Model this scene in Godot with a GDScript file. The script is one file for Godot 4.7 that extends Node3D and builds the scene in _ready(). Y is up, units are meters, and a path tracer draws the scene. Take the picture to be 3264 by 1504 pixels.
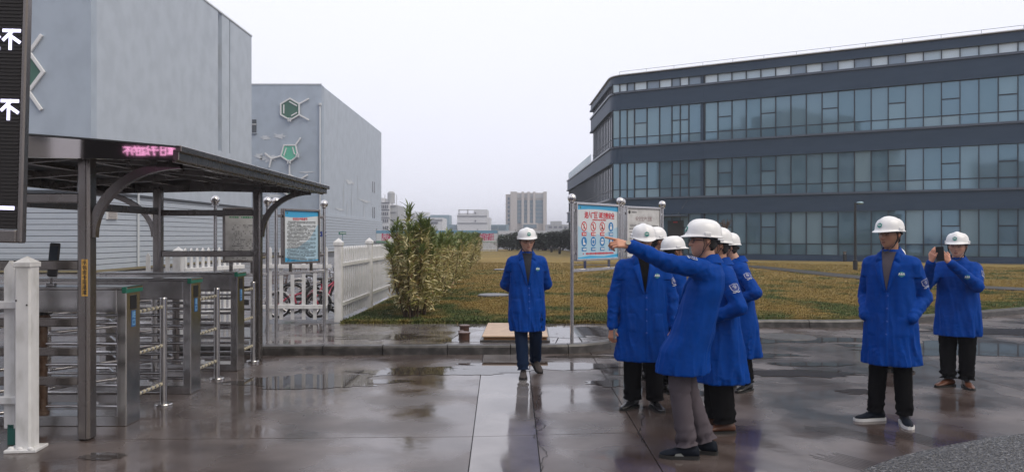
extends Node3D
# ---------------------------------------------------------------- mesh builder
class MB:
	var v := PackedVector3Array()
	var n := PackedVector3Array()
	var c := PackedColorArray()
	var uv := PackedVector2Array()
	var ix := PackedInt32Array()
	var tint := Color(1, 1, 1)
	var has_uv := false
	func vert(p: Vector3, nn: Vector3) -> int:
		v.push_back(p); n.push_back(nn); c.push_back(tint); uv.push_back(Vector2(p.x, p.z))
		return v.size() - 1
	func idx3(a: int, b: int, d: int) -> void:
		var cr: Vector3 = (v[b] - v[a]).cross(v[d] - v[a])
		if cr.dot(n[a] + n[b] + n[d]) > 0.0:
			ix.push_back(a); ix.push_back(d); ix.push_back(b)
		else:
			ix.push_back(a); ix.push_back(b); ix.push_back(d)
	func tri(a: Vector3, b: Vector3, d: Vector3, nn: Vector3) -> void:
		idx3(vert(a, nn), vert(b, nn), vert(d, nn))
	func quad(a: Vector3, b: Vector3, d: Vector3, e: Vector3, nn: Vector3) -> void:
		var i0 := vert(a, nn); var i1 := vert(b, nn); var i2 := vert(d, nn); var i3 := vert(e, nn)
		idx3(i0, i1, i2); idx3(i0, i2, i3)
	func fquad(a: Vector3, b: Vector3, d: Vector3, e: Vector3, away: Vector3) -> void:
		var nn: Vector3 = (b - a).cross(e - a).normalized()
		if nn.length() < 0.5: nn = (d - b).cross(e - b).normalized()
		if nn.dot((a + b + d + e) * 0.25 - away) < 0.0: nn = -nn
		quad(a, b, d, e, nn)
	func grid(rows: int, cols: int, base: int, wrap: bool) -> void:
		for i in rows - 1:
			for j in (cols if wrap else cols - 1):
				var j2 := (j + 1) % cols
				var a := base + i * cols + j
				var b := base + i * cols + j2
				var d := base + (i + 1) * cols + j2
				var e := base + (i + 1) * cols + j
				idx3(a, b, d); idx3(a, d, e)
	func smooth_from(base: int, tbase: int) -> void:
		# recompute normals of vertices from base on, from triangles from tbase on (welded by index)
		var acc := PackedVector3Array(); acc.resize(v.size() - base)
		for k in range(tbase, ix.size(), 3):
			var fn: Vector3 = (v[ix[k + 2]] - v[ix[k]]).cross(v[ix[k + 1]] - v[ix[k]])
			for q in 3: acc[ix[k + q] - base] += fn
		for k in acc.size():
			if acc[k].length() > 1e-12: n[base + k] = acc[k].normalized()
	func mesh() -> ArrayMesh:
		var arr := []
		arr.resize(Mesh.ARRAY_MAX)
		arr[Mesh.ARRAY_VERTEX] = v; arr[Mesh.ARRAY_NORMAL] = n; arr[Mesh.ARRAY_COLOR] = c
		if has_uv: arr[Mesh.ARRAY_TEX_UV] = uv
		arr[Mesh.ARRAY_INDEX] = ix
		var m := ArrayMesh.new()
		m.add_surface_from_arrays(Mesh.PRIMITIVE_TRIANGLES, arr)
		return m

# ---------------------------------------------------------------- signed distance grid for bodies and cloth
class Field:
	var o := Vector3.ZERO
	var nx := 0
	var ny := 0
	var nz := 0
	var h := 0.014
	var d := PackedFloat32Array()
	var fold: FastNoiseLite
	func setup(lo: Vector3, hi: Vector3, cell: float) -> void:
		o = lo; h = cell
		nx = int((hi.x - lo.x) / h) + 2; ny = int((hi.y - lo.y) / h) + 2; nz = int((hi.z - lo.z) / h) + 2
		d.resize(nx * ny * nz); d.fill(1000.0)
		fold = FastNoiseLite.new(); fold.noise_type = FastNoiseLite.TYPE_SIMPLEX; fold.frequency = 1.0; fold.fractal_octaves = 2
	func put(i: int, e: float, k: float) -> void:
		var a := d[i]
		var hh := maxf(k - absf(a - e), 0.0) / k
		d[i] = minf(a, e) - hh * hh * k * 0.25
	# rings: [y, rx, rz, cx, cz]; amp0 fold depth at the bottom, amp1 at the top; nf pleats
	func torso(rings: Array, k: float, amp0: float, amp1: float, nf: float, ph: float) -> void:
		var y0: float = rings[0][0]
		var y1: float = rings[-1][0]
		for j in ny:
			var y := o.y + j * h
			if y < y0 - 0.04 or y > y1 + 0.05: continue
			var q := 0
			while q < rings.size() - 2 and y > rings[q + 1][0]: q += 1
			var f := clampf((y - rings[q][0]) / (rings[q + 1][0] - rings[q][0]), 0.0, 1.0)
			var fs := f * f * (3.0 - 2.0 * f) * 0.5 + f * 0.5
			var rx: float = lerpf(rings[q][1], rings[q + 1][1], fs)
			var rz: float = lerpf(rings[q][2], rings[q + 1][2], fs)
			var cx: float = lerpf(rings[q][3], rings[q + 1][3], fs)
			var cz: float = lerpf(rings[q][4], rings[q + 1][4], fs)
			var u := clampf((y - y0) / (y1 - y0), 0.0, 1.0)
			var amp := lerpf(amp0, amp1, sqrt(u))
			var cap := maxf(y0 - y, y - y1)
			var mr := minf(rx, rz)
			for kk in nz:
				var z := o.z + kk * h - cz
				if absf(z) > rz + 0.06: continue
				for i in nx:
					var x := o.x + i * h - cx
					if absf(x) > rx + 0.06: continue
					var xx := x / rx
					var zz := z / rz
					var r := pow(pow(absf(xx), 2.3) + pow(absf(zz), 2.3), 0.4348)
					var e := (r - 1.0) * mr
					if absf(e) < 0.05 and amp > 0.0:
						var th := atan2(xx, zz)
						var dr := fold.get_noise_3d(x * 6.0 + ph + y * 0.9, y * 1.1, z * 6.0)
						var cr := fold.get_noise_3d(x * 7.0 + ph * 3.0 + y * 6.0, y * 9.0 - x * 5.0, z * 7.0)
						e -= amp * (0.5 * sin(th * nf + ph + y * 1.2) * (1.0 - u) * (1.0 - u) + 1.5 * (0.30 - absf(dr) * 2.0) * (0.4 + 0.6 * (1.0 - u)) + 0.18 * (0.3 - absf(cr) * 1.8))
					if cap > e: e = cap
					put((j * nz + kk) * nx + i, e, k)
	func capsule(a: Vector3, b: Vector3, ra: float, rb: float, k: float, amp := 0.0, ph := 0.0, klow := -1.0, yk := 0.0) -> void:
		var rm := maxf(ra, rb) + k + 0.02
		var lo := (a.min(b) - Vector3.ONE * rm - o) / h
		var hi := (a.max(b) + Vector3.ONE * rm - o) / h
		var ab := b - a
		var il := 1.0 / maxf(ab.length_squared(), 1e-9)
		var ln := ab.length()
		for j in range(maxi(0, int(lo.y)), mini(ny, int(hi.y) + 2)):
			var kj := k if (klow < 0.0 or o.y + j * h > yk) else klow
			for kk in range(maxi(0, int(lo.z)), mini(nz, int(hi.z) + 2)):
				for i in range(maxi(0, int(lo.x)), mini(nx, int(hi.x) + 2)):
					var p := Vector3(o.x + i * h, o.y + j * h, o.z + kk * h)
					var w := p - a
					var t := clampf(w.dot(ab) * il, 0.0, 1.0)
					var e := (w - ab * t).length() - lerpf(ra, rb, t)
					if amp > 0.0 and absf(e) < 0.04:
						e -= amp * (0.9 * (0.35 - 1.8 * absf(fold.get_noise_3d(p.x * 7.0 + ph, p.y * 7.0, p.z * 7.0))) + 0.28 * sin(t * ln * 48.0 + 5.0 * fold.get_noise_3d(p.x * 5.0, p.y * 5.0 + ph, p.z * 5.0)))
					put((j * nz + kk) * nx + i, e, kj)
	func at(p: Vector3) -> float:
		var q := (p - o) / h
		var i := clampi(int(q.x), 0, nx - 2)
		var j := clampi(int(q.y), 0, ny - 2)
		var k := clampi(int(q.z), 0, nz - 2)
		var fx := clampf(q.x - i, 0, 1)
		var fy := clampf(q.y - j, 0, 1)
		var fz := clampf(q.z - k, 0, 1)
		var b := (j * nz + k) * nx + i
		var b2 := b + nz * nx
		return lerpf(lerpf(lerpf(d[b], d[b + 1], fx), lerpf(d[b + nx], d[b + nx + 1], fx), fz), lerpf(lerpf(d[b2], d[b2 + 1], fx), lerpf(d[b2 + nx], d[b2 + nx + 1], fx), fz), fy)
	func hit(p: Vector3, dir: Vector3) -> Vector3:
		var q := p
		for s in 150:
			var e := at(q)
			if e < 0.0012: return q
			q += dir * clampf(e * 0.8, 0.002, 0.012)
		return q
	func grad(p: Vector3) -> Vector3:
		var e := h * 0.8
		return Vector3(at(p + Vector3(e, 0, 0)) - at(p - Vector3(e, 0, 0)), at(p + Vector3(0, e, 0)) - at(p - Vector3(0, e, 0)), at(p + Vector3(0, 0, e)) - at(p - Vector3(0, 0, e))).normalized()
	func mesh_into(m: MB) -> void:
		var cellv := PackedInt32Array(); cellv.resize(nx * ny * nz); cellv.fill(-1)
		var base := m.v.size()
		var off := [0, 1, nx, nx + 1, nx * nz, nx * nz + 1, nx * nz + nx, nx * nz + nx + 1]
		var o1: int = off[1]; var o2: int = off[2]; var o3: int = off[3]; var o4: int = off[4]; var o5: int = off[5]; var o6: int = off[6]; var o7: int = off[7]
		var lim := h * 2.2
		for j in ny - 1:
			for k in nz - 1:
				var b := (j * nz + k) * nx
				for i in nx - 1:
					var e0 := d[b + i]
					if e0 > lim or e0 < -lim: continue
					var bi := b + i
					var e1 := d[bi + o1]; var e2 := d[bi + o2]; var e3 := d[bi + o3]; var e4 := d[bi + o4]; var e5 := d[bi + o5]; var e6 := d[bi + o6]; var e7 := d[bi + o7]
					var cnt := int(e0 < 0) + int(e1 < 0) + int(e2 < 0) + int(e3 < 0) + int(e4 < 0) + int(e5 < 0) + int(e6 < 0) + int(e7 < 0)
					if cnt == 0 or cnt == 8: continue
					var s := Vector3.ZERO
					var w := 0
					if (e0 < 0) != (e1 < 0): s += Vector3(e0 / (e0 - e1), 0, 0); w += 1
					if (e2 < 0) != (e3 < 0): s += Vector3(e2 / (e2 - e3), 0, 1); w += 1
					if (e4 < 0) != (e5 < 0): s += Vector3(e4 / (e4 - e5), 1, 0); w += 1
					if (e6 < 0) != (e7 < 0): s += Vector3(e6 / (e6 - e7), 1, 1); w += 1
					if (e0 < 0) != (e2 < 0): s += Vector3(0, 0, e0 / (e0 - e2)); w += 1
					if (e1 < 0) != (e3 < 0): s += Vector3(1, 0, e1 / (e1 - e3)); w += 1
					if (e4 < 0) != (e6 < 0): s += Vector3(0, 1, e4 / (e4 - e6)); w += 1
					if (e5 < 0) != (e7 < 0): s += Vector3(1, 1, e5 / (e5 - e7)); w += 1
					if (e0 < 0) != (e4 < 0): s += Vector3(0, e0 / (e0 - e4), 0); w += 1
					if (e1 < 0) != (e5 < 0): s += Vector3(1, e1 / (e1 - e5), 0); w += 1
					if (e2 < 0) != (e6 < 0): s += Vector3(0, e2 / (e2 - e6), 1); w += 1
					if (e3 < 0) != (e7 < 0): s += Vector3(1, e3 / (e3 - e7), 1); w += 1
					var p := o + (Vector3(i, j, k) + s / w) * h
					var g := Vector3(e1 + e3 + e5 + e7 - e0 - e2 - e4 - e6, e4 + e5 + e6 + e7 - e0 - e1 - e2 - e3, e2 + e3 + e6 + e7 - e0 - e1 - e4 - e5).normalized()
					cellv[bi] = m.vert(p, g)
		var nxz := nx * nz
		var dirs := [[1, nx, nxz], [nx, 1, nxz], [nxz, 1, nx]]
		for j in range(1, ny - 1):
			for k in range(1, nz - 1):
				var b := (j * nz + k) * nx
				for i in range(1, nx - 1):
					var bi := b + i
					if cellv[bi] < 0: continue
					var e0 := d[bi]
					for q in 3:
						var dd: Array = dirs[q]
						var e1 := d[bi + dd[0]]
						if (e0 < 0) == (e1 < 0): continue
						var a1 := cellv[bi]
						var a2 := cellv[bi - dd[1]]
						var a3 := cellv[bi - dd[1] - dd[2]]
						var a4 := cellv[bi - dd[2]]
						if a1 < 0 or a2 < 0 or a3 < 0 or a4 < 0: continue
						m.idx3(a1, a2, a3); m.idx3(a1, a3, a4)

# ---------------------------------------------------------------- scene bookkeeping
const CAMY := 1.67
const FPX := 2420.0
var used := {}
var M := {}
var rng := RandomNumberGenerator.new()

func numbered(called: String) -> String:
	var k: int = used.get(called, 0)
	used[called] = k + 1
	return called if k == 0 else "%s_%03d" % [called, k]
func tag(o: Node, label: String, category: String, group := "") -> Node:
	o.set_meta("label", label); o.set_meta("category", category)
	if group != "": o.set_meta("group", group)
	return o
func thing(called: String, label: String, category: String, p := Vector3.ZERO, turn := 0.0, group := "") -> Node3D:
	var o := Node3D.new()
	o.name = numbered(called); o.position = p; o.rotation.y = turn
	add_child(o, true)
	tag(o, label, category, group)
	return o
func put(called: String, m: MB, mt: Material, parent: Node = null, kind := "") -> MeshInstance3D:
	return put_mesh(called, m.mesh(), mt, parent, kind)
func put_mesh(called: String, ms: Mesh, mt: Material, parent: Node = null, kind := "") -> MeshInstance3D:
	var o := MeshInstance3D.new()
	if parent == null:
		o.name = numbered(called); parent = self
	else:
		var key := str(parent.get_instance_id()) + "/" + called
		var k: int = used.get(key, 0)
		used[key] = k + 1
		o.name = called if k == 0 else "%s_%03d" % [called, k]
	o.mesh = ms; o.material_override = mt
	if kind != "": o.set_meta("kind", kind)
	parent.add_child(o, true)
	return o
func structure(called: String, m: MB, mt: Material) -> MeshInstance3D:
	return put(called, m, mt, null, "structure")
func dup(src: Node3D, p: Vector3, turn: float, label: String, group := "") -> Node3D:
	var base: String = src.name
	var o: Node3D = src.duplicate()
	o.name = numbered(base.trim_suffix("_001"))
	add_child(o, true)
	o.position = p; o.rotation.y = turn
	o.set_meta("label", label)
	if group != "": o.set_meta("group", group)
	return o
# the place on the ground that a pixel of the photograph shows, used as a surveyor's aid
func gz(ys: float, hgt := 0.0) -> float:
	return FPX * (CAMY - hgt) / (ys - 752.0)
func gx(xs: float, z: float) -> float:
	return (xs - 1632.0) / FPX * z
func ghy(ys: float, z: float) -> float:
	return CAMY + (752.0 - ys) / FPX * z

# ---------------------------------------------------------------- shapes
func bx(m: MB, c: Vector3, s: Vector3, b := Basis.IDENTITY, bev := 0.0) -> void:
	var hx := s.x * 0.5; var hy := s.y * 0.5; var hz := s.z * 0.5
	var hh := [hx, hy, hz]
	var ax := [b.x, b.y, b.z]
	if bev > 0.0: bev = minf(bev, minf(hx, minf(hy, hz)) * 0.8)
	for a in 3:
		var u := (a + 1) % 3
		var w := (a + 2) % 3
		for sg in [-1.0, 1.0]:
			var nn: Vector3 = ax[a] * sg
			var o: Vector3 = c + nn * hh[a]
			var U: Vector3 = ax[u] * (hh[u] - bev)
			var W: Vector3 = ax[w] * (hh[w] - bev)
			m.quad(o - U - W, o + U - W, o + U + W, o - U + W, nn)
	if bev <= 0.0: return
	for a in 3:
		var u := (a + 1) % 3
		var w := (a + 2) % 3
		for su in [-1.0, 1.0]:
			for sw in [-1.0, 1.0]:
				var A: Vector3 = ax[a] * (hh[a] - bev)
				var p1: Vector3 = c + ax[u] * su * hh[u] + ax[w] * sw * (hh[w] - bev)
				var p2: Vector3 = c + ax[u] * su * (hh[u] - bev) + ax[w] * sw * hh[w]
				m.quad(p1 - A, p1 + A, p2 + A, p2 - A, (ax[u] * su + ax[w] * sw).normalized())
	for sx in [-1.0, 1.0]:
		for sy in [-1.0, 1.0]:
			for sz in [-1.0, 1.0]:
				var q := c
				m.tri(q + b.x * sx * hx + b.y * sy * (hy - bev) + b.z * sz * (hz - bev), q + b.x * sx * (hx - bev) + b.y * sy * hy + b.z * sz * (hz - bev), q + b.x * sx * (hx - bev) + b.y * sy * (hy - bev) + b.z * sz * hz, (b.x * sx + b.y * sy + b.z * sz).normalized())
func mk(c: Vector3, s: Vector3, bev := 0.0) -> MB:
	var m := MB.new(); bx(m, c, s, Basis.IDENTITY, bev); return m
# a bar of rectangular section between two points
func beam(m: MB, a: Vector3, b: Vector3, w: float, hgt: float, bev := 0.0, up := Vector3.UP) -> void:
	var z := (b - a).normalized()
	var x := up.cross(z)
	if x.length() < 0.01: x = Vector3.RIGHT
	x = x.normalized()
	bx(m, (a + b) * 0.5, Vector3(w, hgt, (b - a).length()), Basis(x, z.cross(x).normalized(), z), bev)
func frame_at(z: Vector3) -> Basis:
	z = z.normalized()
	var x := Vector3.UP.cross(z)
	if x.length() < 0.05: x = Vector3.RIGHT.cross(z)
	x = x.normalized()
	return Basis(x, z.cross(x), z)
# round tube through points; radii one per point; sq flattens the second axis
func tube(m: MB, pts: Array, rad, sides := 8, cap := true, sq := 1.0) -> void:
	var base := m.v.size()
	var np := pts.size()
	var b := frame_at(pts[1] - pts[0])
	for i in np:
		var t: Vector3 = (pts[mini(i + 1, np - 1)] - pts[maxi(i - 1, 0)]).normalized()
		var x := (b.x - t * b.x.dot(t)).normalized()
		b = Basis(x, t.cross(x), t)
		var r: float = rad[i] if rad is Array else rad
		for s in sides:
			var a := TAU * s / sides
			var dv := b.x * cos(a) + b.y * sin(a)
			m.vert(pts[i] + b.x * cos(a) * r + b.y * sin(a) * r * sq, dv)
	m.grid(np, sides, base, true)
	if cap:
		for e in [0, np - 1]:
			var nn: Vector3 = (pts[0] - pts[1]).normalized() if e == 0 else (pts[np - 1] - pts[np - 2]).normalized()
			var cc := m.vert(pts[e], nn)
			var ring := []
			for s in sides: ring.append(m.vert(m.v[base + e * sides + s], nn))
			for s in sides: m.idx3(cc, ring[s], ring[(s + 1) % sides])
# surface of revolution about the vertical through o; profile of [r, y]
func lathe(m: MB, prof: Array, o: Vector3, sides := 16) -> void:
	for i in prof.size() - 1:
		var p: Array = prof[i]
		var q: Array = prof[i + 1]
		var sl := Vector2(q[1] - p[1], p[0] - q[0]).normalized()
		var base := m.v.size()
		for e in [p, q]:
			for s in sides:
				var a := TAU * s / sides
				m.vert(o + Vector3(cos(a) * e[0], e[1], sin(a) * e[0]), Vector3(cos(a) * sl.x, sl.y, sin(a) * sl.x))
		m.grid(2, sides, base, true)
func ball(m: MB, c: Vector3, r: Vector3, seg := 14) -> void:
	var base := m.v.size()
	var rows := seg / 2 + 1
	for i in rows:
		var a := PI * i / (rows - 1) - PI / 2
		for s in seg:
			var t := TAU * s / seg
			var u := Vector3(cos(a) * cos(t), sin(a), cos(a) * sin(t))
			m.vert(c + u * r, (u / r).normalized())
	m.grid(rows, seg, base, true)
# a flat polygon given thickness; xf maps its plane (x, y) and depth (z, from 0 to -th) into place
func prism(m: MB, poly: PackedVector2Array, th: float, xf: Transform3D) -> void:
	var tr := Geometry2D.triangulate_polygon(poly)
	var fn := xf.basis.z.normalized()
	for k in range(0, tr.size(), 3):
		var a := poly[tr[k]]; var b := poly[tr[k + 1]]; var c := poly[tr[k + 2]]
		m.tri(xf * Vector3(a.x, a.y, 0), xf * Vector3(b.x, b.y, 0), xf * Vector3(c.x, c.y, 0), fn)
		if th > 0.0: m.tri(xf * Vector3(a.x, a.y, -th), xf * Vector3(b.x, b.y, -th), xf * Vector3(c.x, c.y, -th), -fn)
	if th <= 0.0: return
	var cw := Geometry2D.is_polygon_clockwise(poly)
	for i in poly.size():
		var a := poly[i]; var b := poly[(i + 1) % poly.size()]
		var e := (b - a).normalized()
		var nn := Vector3(-e.y, e.x, 0) if cw else Vector3(e.y, -e.x, 0)
		m.quad(xf * Vector3(a.x, a.y, 0), xf * Vector3(b.x, b.y, 0), xf * Vector3(b.x, b.y, -th), xf * Vector3(a.x, a.y, -th), (xf.basis * nn).normalized())
func poly2(pts: Array) -> PackedVector2Array:
	var p := PackedVector2Array()
	for q in pts: p.push_back(Vector2(q[0], q[1]))
	return p
func circle2(c: Vector2, r: float, k := 20) -> PackedVector2Array:
	var p := PackedVector2Array()
	for i in k: p.push_back(c + Vector2(cos(TAU * i / k), sin(TAU * i / k)) * r)
	return p
func ring2(m: MB, c: Vector2, r0: float, r1: float, xf: Transform3D, k := 24) -> void:
	for i in k:
		var a := TAU * i / k; var b := TAU * (i + 1) / k
		m.quad(xf * Vector3(c.x + cos(a) * r0, c.y + sin(a) * r0, 0), xf * Vector3(c.x + cos(b) * r0, c.y + sin(b) * r0, 0), xf * Vector3(c.x + cos(b) * r1, c.y + sin(b) * r1, 0), xf * Vector3(c.x + cos(a) * r1, c.y + sin(a) * r1, 0), xf.basis.z.normalized())

# ---------------------------------------------------------------- Chinese characters, drawn by their strokes on a 9 by 9 grid (x to the right, y down)
var strokes := {
	"不": "1181 5115 4349 5486", "防": "1019 1030233516 6061 4292 626549 65858879", "范": "0292 3033 6063 1425 0617 0927 44848677 44499998",
	"胜": "111809 113139 1434 1636 5144 5393 7079 5696 4999", "于": "2181 0494 51584938", "救": "0252 303928 1425 0836 4435 3558 7063 6292 827659 6499",
	"灾": "5051 13129293 535619 5699 2436 8476", "安": "5051 13129293 433689 755819 0595", "全": "5004 5094 2484 2686 1999 5459",
	"环": "0131 0434 0837 2128 4191 7145 7379 7496", "保": "2004 1319 4080834340 3595 6369 6538 6598", "是": "2070742420 2272 0595 5558 5787 2609 1899",
	"你": "2004 1319 5033 429283 636958 4537 8597", "我": "4011 0393 212918 0745 50668998 8458 7081", "的": "2012 0242490902 0545 6053 62929889 6576",
	"责": "1181 2272 0494 5054 28257578 464719 5889", "任": "2004 1319 8041 3494 6168 4898", "进": "1021 032317 09275999 3292 3595 505547 7078",
	"入": "405209 5299", "厂": "1191 111509", "区": "90000999 7227 2277", "请": "1021 03131837 4191 4292 3494 6064 49458589 4787",
	"注": "1021 0314 0917 6071 4292 4595 3999 6269", "意": "5051 1181 3142 6152 0393 2474762624 2575 1709 37397978 8798", "口": "1181881811",
	"承": "207052 525948 4363 4565 3767 033308 8364 6498", "包": "3004 22828677 24646626 24299997", "商": "5051 0292 3244 7264 1914848979 3666683836",
	"专": "2181 0494 50468659 3769", "用": "101709 10808979 1383 1686 4049", "通": "1021 032317 09275999 408062 48428288 4484 4686 6268",
	"道": "1021 032317 09275999 5061 8071 3292 4383884843 4585 4686", "生": "2014 1393 5059 1686 0999", "产": "5051 1292 3244 7264 1595 151709",
	"过": "1021 032317 09275999 3292 717867 4556", "子": "2171 7153 53594948 0494", "日": "2070792920 2474", "他": "2004 1319 3591 917867 6066 40489897",
	"诺": "1021 03131837 3292 5053 7073 3494 6448 5686895956", "书": "117174 04949777 4049 8091"}
# text is set from the left in the plane of xf (x right, y up), its middle line at y = 0; size is the height of a character
func hanzi(m: MB, text: String, size: float, xf: Transform3D, step := 1.12, bold := 0.105, vertical := false, squeeze := 1.0) -> void:
	var lift := 0.0
	for k in text.length():
		var ch := text[k]
		if not strokes.has(ch): continue
		var ox := 0.0 if vertical else k * size * step * squeeze
		var oy := -k * size * step if vertical else 0.0
		for s in strokes[ch].split(" "):
			var pts := []
			for q in range(0, s.length(), 2): pts.append(Vector2(ox + s[q].to_int() / 9.0 * size * squeeze, oy + (0.5 - s[q + 1].to_int() / 9.0) * size))
			for q in pts.size() - 1:
				var a: Vector2 = pts[q]
				var b: Vector2 = pts[q + 1]
				var e := (b - a).normalized()
				var w := Vector2(-e.y, e.x) * size * bold * 0.5
				a -= e * size * bold * 0.4; b += e * size * bold * 0.4
				lift += 0.00002
				m.quad(xf * Vector3(a.x - w.x, a.y - w.y, lift), xf * Vector3(b.x - w.x, b.y - w.y, lift), xf * Vector3(b.x + w.x, b.y + w.y, lift), xf * Vector3(a.x + w.x, a.y + w.y, lift), xf.basis.z.normalized())
# rows of small print too fine to read in the photograph
func print_rows(m: MB, x0: float, x1: float, y0: float, dy: float, rows: int, hgt: float, xf: Transform3D, fill := 0.9) -> void:
	for r in rows:
		var x := x0 + (0.02 if r % 3 == 0 else 0.0)
		var end := x0 + (x1 - x0) * (rng.randf_range(0.35, 1.0) if r % 3 == 2 else 1.0)
		while x < end:
			var w := hgt * rng.randf_range(0.5, 1.0)
			if rng.randf() < fill:
				var yy := y0 - r * dy
				var hh := hgt * rng.randf_range(0.55, 1.0) * 0.5
				m.quad(xf * Vector3(x, yy - hh, 0), xf * Vector3(x + w, yy - hh, 0), xf * Vector3(x + w, yy + hh, 0), xf * Vector3(x, yy + hh, 0), xf.basis.z.normalized())
			x += w + hgt * 0.22

# ---------------------------------------------------------------- materials
func lin(r: float, g: float, b: float) -> Color:
	return Color(r, g, b).linear_to_srgb()
func mat(key: String, col: Color, rough := 0.8, metal := 0.0) -> StandardMaterial3D:
	var s := StandardMaterial3D.new()
	s.resource_name = key; s.albedo_color = col; s.roughness = rough; s.metallic = metal
	M[key] = s
	return s
func ramp(stops: Array) -> Gradient:
	var g := Gradient.new()
	var of := PackedFloat32Array()
	var cs := PackedColorArray()
	for s in stops:
		of.push_back(s[0]); cs.push_back(s[1])
	g.offsets = of; g.colors = cs
	return g
func grey(v: float) -> Color:
	return Color(v, v, v)
func noise_tex(sd: int, freq: float, oct: int, stops: Array, px := 512, kind := FastNoiseLite.TYPE_SIMPLEX_SMOOTH) -> NoiseTexture2D:
	var n := FastNoiseLite.new()
	n.seed = sd; n.noise_type = kind; n.frequency = freq; n.fractal_octaves = oct
	var t := NoiseTexture2D.new()
	t.width = px; t.height = px; t.seamless = true; t.noise = n
	if stops.size() > 0: t.color_ramp = ramp(stops)
	return t
func noise_normal(sd: int, freq: float, oct: int, strength: float, px := 512) -> NoiseTexture2D:
	var t := noise_tex(sd, freq, oct, [], px)
	t.as_normal_map = true; t.bump_strength = strength
	return t
func world_tri(s: StandardMaterial3D, scale: Vector3) -> void:
	s.uv1_triplanar = true; s.uv1_world_triplanar = true; s.uv1_scale = scale

# ================================================================= the scene
func _ready() -> void:
	rng.seed = 71
	var cam := Camera3D.new()
	cam.name = "camera"
	cam.position = Vector3(0, CAMY, 0)
	cam.fov = rad_to_deg(2.0 * atan(752.0 / FPX))
	cam.near = 0.05; cam.far = 3000.0
	add_child(cam)
	cam.current = true
	var sky := ProceduralSkyMaterial.new()
	sky.sky_top_color = Color(0.925, 0.935, 0.985)
	sky.sky_horizon_color = Color(0.835, 0.84, 0.885)
	sky.sky_curve = 0.5
	sky.ground_horizon_color = Color(0.80, 0.81, 0.86)
	sky.ground_bottom_color = Color(0.3, 0.3, 0.32)
	sky.sun_angle_max = 0.0
	sky.sky_cover = noise_tex(5, 0.006, 4, [[0.0, Color(0.0, 0.0, 0.0)], [0.45, Color(0.0, 0.0, 0.0)], [1.0, Color(0.13, 0.125, 0.115)]], 512)
	var sk := Sky.new()
	sk.sky_material = sky
	var env := Environment.new()
	env.background_mode = Environment.BG_SKY
	env.sky = sk
	env.background_energy_multiplier = 1.0
	env.tonemap_mode = Environment.TONE_MAPPER_LINEAR
	env.tonemap_exposure = 1.38
	env.sdfgi_enabled = true; env.ssao_enabled = true; env.ssil_enabled = true
	env.fog_enabled = true
	env.fog_density = 0.0011
	env.fog_light_color = Color(0.90, 0.91, 0.95)
	var we := WorldEnvironment.new()
	we.name = "world_environment"
	we.environment = env
	add_child(we)
	var sun := DirectionalLight3D.new()
	sun.name = "overcast_sun"
	sun.light_energy = 0.5
	sun.light_color = Color(1.0, 0.97, 0.93)
	sun.light_angular_distance = 45.0
	sun.rotation_degrees = Vector3(-50, 55, 0)
	sun.shadow_enabled = true
	add_child(sun)
	materials()
	ground()
	left_halls()
	glass_building()
	far_buildings()
	lawn_and_plants()
	picket_fences()
	canopy()
	turnstiles()
	notice_boards()
	sidewalk_things()
	bicycles()
	led_screen()
	people()

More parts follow.
